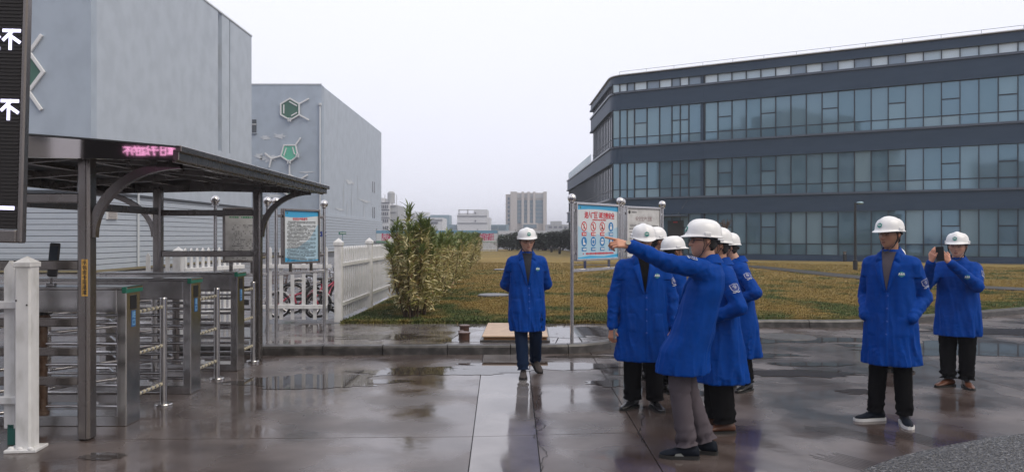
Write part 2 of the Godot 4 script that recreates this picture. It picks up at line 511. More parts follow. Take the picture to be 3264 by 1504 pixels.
func materials() -> void:
	var s: StandardMaterial3D
	s = mat("road", Color(1, 1, 1), 1.0)
	s.albedo_texture = noise_tex(11, 0.012, 6, [[0.0, lin(0.042, 0.030, 0.027)], [0.45, lin(0.070, 0.053, 0.048)], [0.62, lin(0.090, 0.071, 0.066)], [1.0, lin(0.13, 0.105, 0.098)]], 1024)
	s.roughness_texture = noise_tex(12, 0.006, 5, [[0.0, grey(0.07)], [0.34, grey(0.11)], [0.45, grey(0.21)], [0.56, grey(0.25)], [0.64, grey(0.33)], [1.0, grey(0.42)]], 1024)
	s.metallic_specular = 0.68
	s.normal_enabled = true; s.normal_texture = noise_normal(13, 0.008, 6, 2.0, 1024); s.normal_scale = 0.16
	s.uv1_scale = Vector3(1 / 9.0, 1 / 9.0, 1)
	s = mat("road_strip", Color(1, 1, 1), 1.0)
	s.albedo_texture = noise_tex(14, 0.012, 6, [[0.0, lin(0.10, 0.09, 0.09)], [0.5, lin(0.165, 0.152, 0.152)], [1.0, lin(0.23, 0.215, 0.215)]], 512)
	s.metallic_specular = 0.7
	s.roughness_texture = noise_tex(15, 0.008, 4, [[0.0, grey(0.04)], [0.45, grey(0.07)], [0.62, grey(0.11)], [1.0, grey(0.18)]], 512)
	s.normal_enabled = true; s.normal_texture = M.road.normal_texture; s.normal_scale = 0.06
	s.uv1_scale = Vector3(1 / 5.0, 1 / 5.0, 1)
	s = mat("sidewalk", Color(1, 1, 1), 1.0)
	s.albedo_texture = noise_tex(16, 0.014, 6, [[0.0, lin(0.06, 0.05, 0.048)], [0.5, lin(0.11, 0.097, 0.095)], [1.0, lin(0.17, 0.155, 0.152)]], 512)
	s.metallic_specular = 0.68
	s.roughness_texture = noise_tex(17, 0.009, 4, [[0.0, grey(0.05)], [0.42, grey(0.07)], [0.55, grey(0.18)], [1.0, grey(0.30)]], 512)
	s.normal_enabled = true; s.normal_texture = M.road.normal_texture; s.normal_scale = 0.08
	s.uv1_scale = Vector3(1 / 4.0, 1 / 4.0, 1)
	s = mat("water_film", lin(0.045, 0.038, 0.036), 0.035)
	s = mat("joint", lin(0.012, 0.010, 0.010), 0.5)
	s = mat("far_ground", lin(0.10, 0.10, 0.10), 0.8)
	s = mat("kerb", Color(1, 1, 1), 0.35)
	s.albedo_texture = noise_tex(18, 0.03, 5, [[0.0, lin(0.02, 0.018, 0.017)], [0.5, lin(0.042, 0.038, 0.036)], [1.0, lin(0.10, 0.094, 0.09)]], 256)
	world_tri(s, Vector3.ONE * 0.8)
	s = mat("gravel", Color(1, 1, 1), 1.0)
	s.albedo_texture = noise_tex(19, 0.10, 3, [[0.0, lin(0.03, 0.03, 0.035)], [0.5, lin(0.075, 0.075, 0.08)], [0.7, lin(0.16, 0.16, 0.17)], [1.0, lin(0.3, 0.3, 0.31)]], 512, FastNoiseLite.TYPE_CELLULAR)
	s.roughness_texture = noise_tex(20, 0.06, 3, [[0.0, grey(0.08)], [1.0, grey(0.5)]], 512)
	s.normal_enabled = true; s.normal_texture = noise_normal(21, 0.09, 3, 8.0, 512); s.normal_scale = 1.0
	s.uv1_scale = Vector3(1 / 1.6, 1 / 1.6, 1)
	s = mat("lawn", Color(1, 1, 1), 1.0); s.vertex_color_use_as_albedo = true
	s.albedo_texture = noise_tex(22, 0.06, 4, [[0.0, grey(0.55)], [0.5, grey(0.85)], [1.0, grey(1.0)]], 512)
	s.uv1_scale = Vector3(1 / 1.3, 1 / 1.3, 1)
	s = mat("grass_blade", Color(1, 1, 1), 0.75); s.vertex_color_use_as_albedo = true
	s.backlight_enabled = true; s.backlight = Color(0.12, 0.12, 0.05)
	s = mat("soil", lin(0.05, 0.038, 0.026), 0.9)
	s = mat("path", Color(1, 1, 1), 0.4)
	s.albedo_texture = M.kerb.albedo_texture; world_tri(s, Vector3.ONE * 0.3)
	# walls
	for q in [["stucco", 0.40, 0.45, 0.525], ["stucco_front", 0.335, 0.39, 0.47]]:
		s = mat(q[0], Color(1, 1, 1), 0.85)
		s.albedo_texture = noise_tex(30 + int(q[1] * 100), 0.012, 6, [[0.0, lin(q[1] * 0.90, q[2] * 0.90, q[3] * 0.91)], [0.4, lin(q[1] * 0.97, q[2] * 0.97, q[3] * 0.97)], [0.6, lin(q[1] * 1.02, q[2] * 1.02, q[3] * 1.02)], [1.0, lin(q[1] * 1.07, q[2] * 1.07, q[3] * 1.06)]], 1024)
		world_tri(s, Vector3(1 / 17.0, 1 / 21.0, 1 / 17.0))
	s = mat("siding", Color(1, 1, 1), 0.6)
	s.albedo_texture = noise_tex(35, 0.02, 4, [[0.0, lin(0.36, 0.41, 0.49)], [1.0, lin(0.43, 0.475, 0.54)]], 256)
	world_tri(s, Vector3(0.2, 1.3, 0.2))
	mat("siding_joint", lin(0.035, 0.042, 0.055), 0.8)
	mat("white_bar", lin(0.62, 0.63, 0.65), 0.5)
	mat("mole_dark_green", lin(0.035, 0.115, 0.085), 0.6)
	mat("mole_light_green", lin(0.10, 0.42, 0.30), 0.6)
	mat("pipe_white", lin(0.5, 0.53, 0.57), 0.5)
	mat("wall_fade", lin(0.30, 0.24, 0.25), 0.8)
	mat("navy_cloth", lin(0.010, 0.012, 0.022), 0.85)
	mat("wall_stain", lin(0.52, 0.55, 0.60), 0.9)
	mat("dark_glass", lin(0.03, 0.04, 0.05), 0.08)
	# glass building
	s = mat("slate_band", Color(1, 1, 1), 0.5)
	s.albedo_texture = noise_tex(36, 0.02, 5, [[0.0, lin(0.028, 0.050, 0.082)], [1.0, lin(0.042, 0.068, 0.108)]], 256)
	s.metallic_specular = 0.3
	world_tri(s, Vector3(0.1, 0.4, 0.1))
	mat("slate_light", lin(0.06, 0.078, 0.11), 0.35)
	mat("mullion", lin(0.022, 0.030, 0.042), 0.4, 0.3)
	mat("roof_edge", lin(0.6, 0.6, 0.62), 0.5)
	for k in 5:
		s = mat("pane_%d" % k, lin([0.125, 0.15, 0.20, 0.17, 0.135][k], [0.215, 0.24, 0.295, 0.27, 0.225][k], [0.275, 0.30, 0.345, 0.33, 0.29][k]), [0.03, 0.05, 0.12, 0.06, 0.03][k], [0.45, 0.42, 0.28, 0.36, 0.48][k])
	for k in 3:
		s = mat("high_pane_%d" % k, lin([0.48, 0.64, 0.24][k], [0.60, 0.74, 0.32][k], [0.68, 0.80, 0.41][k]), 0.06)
	mat("side_pane", lin(0.26, 0.29, 0.34), 0.06, 0.3)
	mat("blind", lin(0.16, 0.24, 0.30), 0.5)
	s = mat("clear_glass", Color(0.75, 0.88, 0.92, 0.25), 0.05)
	s.transparency = BaseMaterial3D.TRANSPARENCY_ALPHA
	# far buildings
	mat("far_white", lin(0.52, 0.53, 0.56), 0.8)
	mat("far_cream", lin(0.40, 0.37, 0.355), 0.8)
	mat("far_blue", lin(0.20, 0.29, 0.35), 0.4)
	mat("far_glass", lin(0.10, 0.16, 0.21), 0.2)
	mat("far_dark", lin(0.10, 0.11, 0.14), 0.5)
	mat("far_grey", lin(0.34, 0.35, 0.37), 0.8)
	mat("rust_orange", lin(0.35, 0.14, 0.06), 0.8)
	mat("hoarding_white", lin(0.58, 0.60, 0.63), 0.6)
	mat("hoarding_blue", lin(0.16, 0.33, 0.48), 0.5)
	mat("hoarding_green", lin(0.12, 0.26, 0.19), 0.6)
	mat("banner_red", lin(0.50, 0.03, 0.13), 0.6)
	# white plastic fence
	s = mat("pvc", Color(1, 1, 1), 0.4)
	s.albedo_texture = noise_tex(40, 0.02, 5, [[0.0, lin(0.50, 0.50, 0.49)], [0.5, lin(0.66, 0.66, 0.67)], [1.0, lin(0.74, 0.74, 0.75)]], 256)
	world_tri(s, Vector3(1.2, 0.6, 1.2))
	mat("pvc_green", lin(0.02, 0.12, 0.10), 0.5)
	# steel
	s = mat("steel", lin(0.52, 0.505, 0.50), 1.0, 1.0)
	s.roughness_texture = noise_tex(41, 0.02, 4, [[0.0, grey(0.17)], [1.0, grey(0.27)]], 256)
	world_tri(s, Vector3(1.5, 0.8, 1.5))
	s = mat("steel_dark", Color(1, 1, 1), 1.0, 0.9)
	s.albedo_texture = noise_tex(42, 0.02, 5, [[0.0, lin(0.20, 0.178, 0.170)], [0.5, lin(0.22, 0.20, 0.192)], [1.0, lin(0.24, 0.222, 0.215)]], 256)
	s.roughness_texture = noise_tex(43, 0.012, 2, [[0.0, grey(0.22)], [1.0, grey(0.30)]], 256)
	world_tri(s, Vector3(1.1, 0.7, 1.1))
	mat("steel_polished", lin(0.33, 0.30, 0.29), 0.05, 1.0)
	s = mat("led_pink", Color(0.95, 0.6, 0.85), 0.5)
	s.emission_enabled = true; s.emission = Color(1.0, 0.70, 0.90); s.emission_energy_multiplier = 2.2
	mat("chrome", lin(0.62, 0.60, 0.60), 0.10, 1.0)
	mat("roof_sheet", lin(0.05, 0.055, 0.06), 0.5, 0.2)
	s = mat("rusty_steel", Color(1, 1, 1), 0.55, 0.5)
	s.albedo_texture = noise_tex(44, 0.03, 5, [[0.0, lin(0.05, 0.025, 0.015)], [0.5, lin(0.12, 0.07, 0.045)], [1.0, lin(0.16, 0.13, 0.11)]], 256)
	world_tri(s, Vector3(3, 1.5, 3))
	mat("tape_yellow", lin(0.42, 0.38, 0.28), 0.6)
	mat("black_plastic", lin(0.012, 0.012, 0.013), 0.45)
	mat("green_panel", lin(0.02, 0.16, 0.11), 0.4)
	mat("blue_sticker", lin(0.03, 0.12, 0.30), 0.5)
	mat("pale_blue_print", lin(0.25, 0.5, 0.75), 0.5)
	mat("yellow_label", lin(0.62, 0.36, 0.08), 0.6)
	mat("red_print", lin(0.50, 0.02, 0.035), 0.6)
	mat("black_print", lin(0.02, 0.02, 0.022), 0.7)
	mat("grey_print", lin(0.16, 0.16, 0.17), 0.7)
	mat("blue_print", lin(0.015, 0.17, 0.42), 0.5)
	mat("white_print", lin(0.70, 0.70, 0.70), 0.6)
	mat("badge_white", lin(0.42, 0.44, 0.52), 0.7)
	mat("navy_print", lin(0.012, 0.035, 0.20), 0.7)
	mat("board_white", lin(0.56, 0.60, 0.64), 0.4)
	mat("board_pale_blue", lin(0.36, 0.52, 0.64), 0.4)
	s = mat("board_old", Color(1, 1, 1), 0.5)
	s.albedo_texture = noise_tex(45, 0.02, 5, [[0.0, lin(0.30, 0.30, 0.30)], [0.45, lin(0.50, 0.50, 0.51)], [1.0, lin(0.60, 0.60, 0.61)]], 256)
	world_tri(s, Vector3.ONE * 1.1)
	mat("sky_blue_print", lin(0.04, 0.33, 0.60), 0.45)
	mat("green_print", lin(0.02, 0.23, 0.10), 0.45)
	s = mat("tan_cover", Color(1, 1, 1), 0.5)
	s.albedo_texture = noise_tex(46, 0.02, 4, [[0.0, lin(0.40, 0.27, 0.18)], [1.0, lin(0.52, 0.37, 0.25)]], 256)
	world_tri(s, Vector3.ONE * 1.0)
	mat("tan_edge", lin(0.24, 0.11, 0.035), 0.6)
	mat("rust_lid", lin(0.10, 0.055, 0.045), 0.4)
	mat("rust", lin(0.07, 0.03, 0.02), 0.7)
	mat("bark", lin(0.075, 0.045, 0.028), 0.85)
	s = mat("leaf", Color(1, 1, 1), 0.5); s.vertex_color_use_as_albedo = true
	s.backlight_enabled = true; s.backlight = Color(0.30, 0.32, 0.14)
	mat("bush_core", lin(0.012, 0.02, 0.012), 0.9)
	mat("bike_pink", lin(0.42, 0.06, 0.10), 0.4)
	mat("bike_white", lin(0.6, 0.6, 0.6), 0.4)
	mat("tyre", lin(0.015, 0.015, 0.016), 0.7)
	mat("led_dark", lin(0.022, 0.019, 0.019), 0.6)
	s = mat("led_white", Color(0.9, 0.9, 1.0), 0.5)
	s.emission_enabled = true; s.emission = Color(0.86, 0.85, 1.0); s.emission_energy_multiplier = 1.3
	# people
	s = mat("coat", Color(1, 1, 1), 0.62)
	s.albedo_texture = noise_tex(50, 0.03, 4, [[0.0, lin(0.001, 0.034, 0.20)], [0.5, lin(0.0015, 0.043, 0.25)], [1.0, lin(0.002, 0.050, 0.285)]], 256)
	s.normal_enabled = true; s.normal_texture = noise_normal(51, 0.012, 3, 5.0, 512); s.normal_scale = 0.26
	s.uv1_triplanar = true; s.uv1_scale = Vector3(1.5, 0.6, 1.5)
	s.metallic_specular = 0.18
	s = mat("skin", Color(1, 1, 1), 0.5); s.vertex_color_use_as_albedo = true
	s.subsurf_scatter_enabled = true; s.subsurf_scatter_strength = 0.06
	mat("hair", lin(0.012, 0.010, 0.009), 0.5)
	mat("hat", lin(0.72, 0.72, 0.73), 0.28)
	mat("strap", lin(0.02, 0.02, 0.022), 0.7)
	mat("emblem", lin(0.01, 0.20, 0.17), 0.4)
	mat("chest_green", lin(0.015, 0.17, 0.22), 0.6)
	mat("button", lin(0.02, 0.07, 0.33), 0.3)
	mat("black_rubber", lin(0.012, 0.012, 0.012), 0.6)
	mat("white_rubber", lin(0.6, 0.6, 0.6), 0.5)
	mat("black_leather", lin(0.012, 0.012, 0.014), 0.25)
	mat("navy_leather", lin(0.010, 0.013, 0.020), 0.5).metallic_specular = 0.15
	mat("brown_leather", lin(0.09, 0.032, 0.016), 0.35)
	mat("grey_suede", lin(0.045, 0.036, 0.034), 0.8)
	mat("shoe_grey", lin(0.22, 0.23, 0.22), 0.5)
	for q in [["black_cloth", 0.008, 0.008, 0.009], ["denim", 0.010, 0.020, 0.048], ["grey_cloth", 0.085, 0.073, 0.085], ["white_cloth", 0.6, 0.6, 0.6]]:
		s = mat(q[0], lin(q[1], q[2], q[3]), 0.85)
		s.normal_enabled = true; s.normal_texture = M.coat.normal_texture; s.normal_scale = 0.25
		s.uv1_triplanar = true; s.uv1_scale = Vector3(2.5, 2.0, 2.5); s.metallic_specular = 0.12
	mat("watch", lin(0.45, 0.42, 0.38), 0.25, 1.0)

# a level sheet cut from an outline (x, z pairs as Vector2), with world-scale texture coordinates
func sheet(m: MB, outline: PackedVector2Array, y: float) -> void:
	m.has_uv = true
	var tr := Geometry2D.triangulate_polygon(outline)
	for k in range(0, tr.size(), 3):
		var p := []
		for q in 3: p.append(Vector3(outline[tr[k + q]].x, y, -outline[tr[k + q]].y))
		m.tri(p[0], p[1], p[2], Vector3.UP)
func slab(m: MB, outline: PackedVector2Array, y: float, drop: float) -> void:
	sheet(m, outline, y)
	var cw := Geometry2D.is_polygon_clockwise(outline)
	for i in outline.size():
		var a := outline[i]; var b := outline[(i + 1) % outline.size()]
		var e := (b - a).normalized()
		var nn := Vector2(-e.y, e.x) if cw else Vector2(e.y, -e.x)
		m.quad(Vector3(a.x, y, -a.y), Vector3(b.x, y, -b.y), Vector3(b.x, y - drop, -b.y), Vector3(a.x, y - drop, -a.y), Vector3(nn.x, 0, -nn.y))
const KERB := [[-5.3, 10.58], [-2.5, 10.62], [0.3, 10.72], [0.95, 10.80], [1.45, 11.15], [2.0, 11.9], [2.6, 12.8], [3.3, 13.5], [4.6, 13.85], [6.24, 13.85], [7.8, 14.6], [10.9, 16.2], [16.0, 19.0], [24.0, 24.0], [44.0, 36.0]]
func kerb_curve() -> PackedVector2Array:
	var c := Curve2D.new()
	for i in KERB.size():
		var p := Vector2(KERB[i][0], KERB[i][1])
		var a := Vector2(KERB[maxi(i - 1, 0)][0], KERB[maxi(i - 1, 0)][1])
		var b := Vector2(KERB[mini(i + 1, KERB.size() - 1)][0], KERB[mini(i + 1, KERB.size() - 1)][1])
		var t := (b - a).normalized()
		c.add_point(p, -t * p.distance_to(a) * 0.3, t * p.distance_to(b) * 0.3)
	c.bake_interval = 0.25
	return c.get_baked_points()
func blob(c: Vector2, r: Vector2, sd: int, rough := 0.25) -> PackedVector2Array:
	var n := FastNoiseLite.new()
	n.seed = sd; n.frequency = 0.9; n.fractal_octaves = 4
	var p := PackedVector2Array()
	for i in 72:
		var a := TAU * i / 72
		var k := 1.0 + rough * 2.0 * n.get_noise_2d(cos(a) * 2.0, sin(a) * 2.0)
		p.push_back(c + Vector2(cos(a) * r.x, sin(a) * r.y) * k)
	return p
func ground() -> void:
	var g := MB.new()
	g.quad(Vector3(-1500, -0.05, 200), Vector3(1500, -0.05, 200), Vector3(1500, -0.05, -1800), Vector3(-1500, -0.05, -1800), Vector3.UP)
	structure("ground", g, M.far_ground)
	var bed := MB.new()
	sheet(bed, PackedVector2Array([Vector2(-90, -25), Vector2(90, -25), Vector2(90, 130), Vector2(-90, 130)]), -0.02)
	var road := structure("road", bed, M.joint)
	# concrete slabs with open joints; the joints run down the road and across it
	var xs := [-60.0, -0.31, 0.205, 1.07, 5.72, 12.0, 60.0]
	var tilt := [0.0, -0.018, 0.003, 0.010, -0.07, -0.05, 0.0]
	for c in xs.size() - 1:
		var cuts := [-24.0, -4.5, 6.33, 16.0, 60.0] if c < 3 else [-24.0, -3.0, 36.0, 60.0]
		for r in cuts.size() - 1:
			var pts := PackedVector2Array()
			for q in [[c, r], [c + 1, r], [c + 1, r + 1], [c, r + 1]]:
				var z: float = cuts[q[1]]
				var xx: float = xs[q[0]] + tilt[q[0]] * (z - 5.4)
				var zz := z
				if c < 3 and q[1] == 2: zz = z + 0.095 * clampf(xx, -20.0, 1.1) + 0.02
				var gap := 0.0045
				pts.push_back(Vector2(xx + (gap if q[0] == c else -gap), zz + (gap if q[1] == r else -gap)))
			var m := MB.new()
			slab(m, pts, 0.0, 0.019)
			var o := put("road_slab", m, M.road_strip if c == 1 else M.road, road)
	# standing water
	var pd := [[Vector2(-1.0, 9.35), Vector2(0.95, 0.26), 3], [Vector2(-2.35, 8.75), Vector2(0.95, 0.42), 4], [Vector2(0.42, 9.75), Vector2(1.1, 0.30), 6], [Vector2(6.9, 11.2), Vector2(1.9, 0.75), 7], [Vector2(2.6, 10.6), Vector2(1.3, 0.35), 8], [Vector2(4.3, 12.2), Vector2(1.4, 0.35), 9], [Vector2(-3.1, 5.75), Vector2(0.16, 0.10), 12], [Vector2(3.6, 9.2), Vector2(0.7, 0.25), 17], [Vector2(1.55, 9.4), Vector2(0.5, 0.3), 18], [Vector2(9.5, 13.2), Vector2(2.2, 0.5), 19]]
	rng.seed = 515
	for k in 11:
		var pz := 5.2 + pow(rng.randf(), 0.8) * 8.0
		var px := rng.randf_range(-0.5, 0.85) * pz
		if px < -3.0: continue
		pd.append([Vector2(px, pz), Vector2(rng.randf_range(0.12, 0.6), rng.randf_range(0.06, 0.22)), 40 + k])
	for k in 4:
		var cm := MB.new()
		var p := [Vector2(0.21, 5.4), Vector2(0.2, 6.6), Vector2(1.08, 6.1), Vector2(2.2, 8.6), Vector2(4.4, 10.2), Vector2(-2.6, 7.2), Vector2(3.4, 7.6), Vector2(6.2, 10.4), Vector2(-1.2, 9.9)][k] as Vector2
		var dirn := Vector2(0.06, 1.0) if k < 3 else Vector2.from_angle(rng.randf_range(-0.4, 1.2))
		for e in 26:
			var nx := p + dirn * 0.055 + Vector2(rng.randfn(), rng.randfn()) * 0.014
			var nn := (nx - p).normalized().orthogonal() * rng.randf_range(0.0012, 0.004)
			cm.quad(Vector3(p.x - nn.x, 0.0045, -(p.y - nn.y)), Vector3(nx.x - nn.x, 0.0045, -(nx.y - nn.y)), Vector3(nx.x + nn.x, 0.0045, -(nx.y + nn.y)), Vector3(p.x + nn.x, 0.0045, -(p.y + nn.y)), Vector3.UP)
			p = nx
		put("crack", cm, M.joint, road)
	for q in pd:
		var m := MB.new()
		sheet(m, blob(q[0], q[1], q[2], 0.26), 0.003 + 0.0001 * (q[2] % 12))
		structure("puddle", m, M.water_film)
	# coarse wet gravel patch in the near corner
	var gr := MB.new()
	sheet(gr, PackedVector2Array([Vector2(1.9, 4.4), Vector2(2.20, 4.95), Vector2(2.52, 5.42), Vector2(2.9, 5.72), Vector2(3.35, 5.98), Vector2(3.9, 6.25), Vector2(4.6, 6.5), Vector2(6.5, 7.0), Vector2(12.0, 7.4), Vector2(12.0, -6.0), Vector2(1.9, -6.0)]), 0.006)
	var gp := structure("gravel_ground", gr, M.gravel)
	var st := MB.new()
	ball(st, Vector3.ZERO, Vector3(0.012, 0.006, 0.010), 6)
	var mm := MultiMesh.new()
	mm.transform_format = MultiMesh.TRANSFORM_3D; mm.mesh = st.mesh(); mm.instance_count = 5200
	for i in 5200:
		var t := rng.randf()
		var z := 4.6 + rng.randf() * 2.4
		var x := rng.randf_range(2.0, 5.6)
		var edge := 5.42 + (x - 2.52) * 0.55
		if z > edge - 0.01: z = edge - rng.randf() * 0.9 - 0.01
		mm.set_instance_transform(i, Transform3D(Basis(Vector3.UP, rng.randf() * 6.0).scaled(Vector3.ONE * rng.randf_range(0.3, 0.8)), Vector3(x, 0.007, -z)))
	var mi := MultiMeshInstance3D.new()
	mi.name = "gravel_stones"; mi.multimesh = mm; mi.material_override = M.gravel; mi.set_meta("kind", "stuff")
	gp.add_child(mi)
	# raised pavement behind the kerb, in slabs
	var kc := kerb_curve()
	var walk := MB.new()
	sheet(walk, PackedVector2Array([Vector2(-5.0, 10.9), Vector2(0.8, 11.0), Vector2(1.5, 11.7), Vector2(2.2, 13.0), Vector2(-5.0, 13.3)]), 0.10)
	var pv := structure("pavement", walk, M.joint)
	var cuts := [-5.3, -3.95, -1.62, -0.98, 0.62, 1.02]
	for c in cuts.size():
		var x0: float = cuts[c]
		var pts := PackedVector2Array()
		var sk := 0.32
		if c < cuts.size() - 1:
			var x1: float = cuts[c + 1]
			pts = PackedVector2Array([Vector2(x0 + 0.008, 10.76 + maxf(0.0, x0 + 1.0) * 0.06), Vector2(x1 - 0.008, 10.76 + maxf(0.0, x1 + 1.0) * 0.06), Vector2(x1 + sk * (0 if c == 4 else 1) - 0.008, 13.3), Vector2(x0 + sk * (0 if c == 0 else 1) + 0.008, 13.3)])
		else:
			pts = PackedVector2Array([Vector2(1.03, 10.98), Vector2(1.36, 11.27), Vector2(1.86, 11.95), Vector2(2.46, 12.85), Vector2(2.85, 13.3), Vector2(1.03, 13.3)])
		var m := MB.new()
		slab(m, pts, 0.13, 0.028)
		put("paving_slab", m, M.sidewalk, pv)
	for q in [[Vector2(0.75, 12.2), Vector2(0.9, 0.55), 21], [Vector2(-0.75, 11.15), Vector2(0.38, 0.16), 22], [Vector2(-2.0, 11.6), Vector2(0.8, 0.35), 23]]:
		var m := MB.new()
		sheet(m, blob(q[0], q[1], q[2], 0.35), 0.133)
		structure("puddle", m, M.water_film)
	# kerb stones
	var kb := MB.new()
	sheet(kb, PackedVector2Array([Vector2(-5.3, 10.62), Vector2(0.0, 10.75), Vector2(0.0, 10.70), Vector2(-5.3, 10.58)]), 0.002)
	var kerb := structure("kerb", kb, M.joint)
	var i := 0
	while i < kc.size() - 2:
		var j := mini(i + 5, kc.size() - 1)
		var m := MB.new()
		for k in range(i, j):
			var a := kc[k]; var b := kc[k + 1]
			var e := (b - a).normalized()
			var nn := Vector2(-e.y, e.x)
			if k == i: a += e * 0.012
			var prof := [[0.0, 0.0], [0.008, 0.098], [0.028, 0.124], [0.055, 0.131], [0.16, 0.131], [0.16, 0.0]]
			var na := (kc[mini(k + 1, kc.size() - 1)] - kc[maxi(k - 1, 0)]).normalized()
			var nb := (kc[mini(k + 2, kc.size() - 1)] - kc[k]).normalized()
			for q in prof.size() - 1:
				var p0: Array = prof[q]; var p1: Array = prof[q + 1]
				var A: Vector2 = a + Vector2(-na.y, na.x) * p0[0]; var B: Vector2 = b + Vector2(-nb.y, nb.x) * p0[0]
				var C: Vector2 = b + Vector2(-nb.y, nb.x) * p1[0]; var D: Vector2 = a + Vector2(-na.y, na.x) * p1[0]
				m.fquad(Vector3(A.x, p0[1], -A.y), Vector3(B.x, p0[1], -B.y), Vector3(C.x, p1[1], -C.y), Vector3(D.x, p1[1], -D.y), Vector3((a.x + nn.x * 0.08), 0.04, -(a.y + nn.y * 0.08)))
		if i < 280: put("kerb_stone", m, M.kerb, kerb)
		i = j
	# cast-iron covers in the road
	for q in [[4.55, 12.55, 0.42, "round manhole cover in the wet road by the lawn kerb"], [0.0, 0.0, 0.0, ""]]:
		if q[2] == 0.0: continue
		var m := MB.new()
		lathe(m, [[q[2] * 1.12, 0.0], [q[2] * 1.10, 0.007], [q[2] * 1.0, 0.007], [q[2] * 0.99, 0.004], [q[2] * 0.93, 0.004], [q[2] * 0.92, 0.009], [0.0, 0.010]], Vector3.ZERO, 32)
		var o := put("manhole_cover", m, M.kerb)
		o.position = Vector3(q[0], 0.001, -q[1])
		tag(o, q[3], "manhole cover")
	# grooves sawn in the road surface, in bundles
	for q in [[1.42, 8.4, 0.62, 1.9, 7], [2.75, 6.35, 0.75, 0.9, 8], [3.25, 6.25, 0.35, 0.55, 7], [1.65, 6.9, 0.6, 1.2, 6], [2.4, 5.55, 0.7, 0.6, 8]]:
		var m := MB.new()
		for k in q[4]:
			var c := Vector2(q[0] + k * 0.035, q[1] + k * 0.012)
			var dv: Vector2 = Vector2(-q[2], 1.0).normalized() * q[3] * 0.5 * (0.6 + 0.4 * rng.randf())
			var nn := Vector2(-dv.y, dv.x).normalized() * 0.0035
			m.quad(Vector3(c.x - dv.x - nn.x, 0.002, -(c.y - dv.y - nn.y)), Vector3(c.x + dv.x - nn.x, 0.002, -(c.y + dv.y - nn.y)), Vector3(c.x + dv.x + nn.x, 0.002, -(c.y + dv.y + nn.y)), Vector3(c.x - dv.x + nn.x, 0.002, -(c.y - dv.y + nn.y)), Vector3.UP)
		put("road_groove", m, M.joint, road)

# ---------------------------------------------------------------- grey halls with molecule reliefs
func molecule(called: String, label: String, z: float, xf: Callable, bonds: Array, fills: Array, wdt: float, dep: float) -> Node3D:
	var o := thing(called, label, "wall relief")
	for f in fills:
		var m := MB.new()
		var pl := PackedVector2Array()
		for p in f[0]: pl.push_back(xf.call(p[0], p[1]))
		prism(m, pl, 0.04, Transform3D(Basis.IDENTITY, Vector3(0, 0, -z + 0.05)))
		put("ring_fill", m, f[1], o)
	for b in bonds:
		var a: Vector2 = xf.call(b[0], b[1])
		var c: Vector2 = xf.call(b[2], b[3])
		var m := MB.new()
		var e := (c - a).normalized()
		a -= e * wdt * 0.35; c += e * wdt * 0.35
		beam(m, Vector3(a.x, a.y, -z + dep * 0.5 + 0.012 + rng.randf() * 0.006), Vector3(c.x, c.y, -z + dep * 0.5 + 0.012), wdt * (b[4] if b.size() > 4 else 1.0), dep, 0.02, Vector3.BACK)
		put("bond", m, M.white_bar, o)
	return o
func loop(pts: Array) -> Array:
	var b := []
	for i in pts.size(): b.append([pts[i][0], pts[i][1], pts[(i + 1) % pts.size()][0], pts[(i + 1) % pts.size()][1]])
	return b
func siding(o: Node3D, a: Vector2, b: Vector2, y0: float, y1: float, pitch: float) -> void:
	var y := y0
	var d := (b - a)
	var nn := Vector2(d.y, -d.x).normalized()
	var back := MB.new()
	beam(back, Vector3(a.x, (y0 + y1) * 0.5, -a.y), Vector3(b.x, (y0 + y1) * 0.5, -b.y), 0.02, y1 - y0)
	put("siding_backing", back, M.siding_joint, o)
	while y < y1 - 0.05:
		var hh := minf(pitch, y1 - y) - 0.03
		var m := MB.new()
		beam(m, Vector3(a.x, y + hh * 0.5 + 0.03, -a.y), Vector3(b.x, y + hh * 0.5 + 0.03, -b.y), 0.11, hh)
		put("siding_panel", m, M.siding, o)
		y += pitch
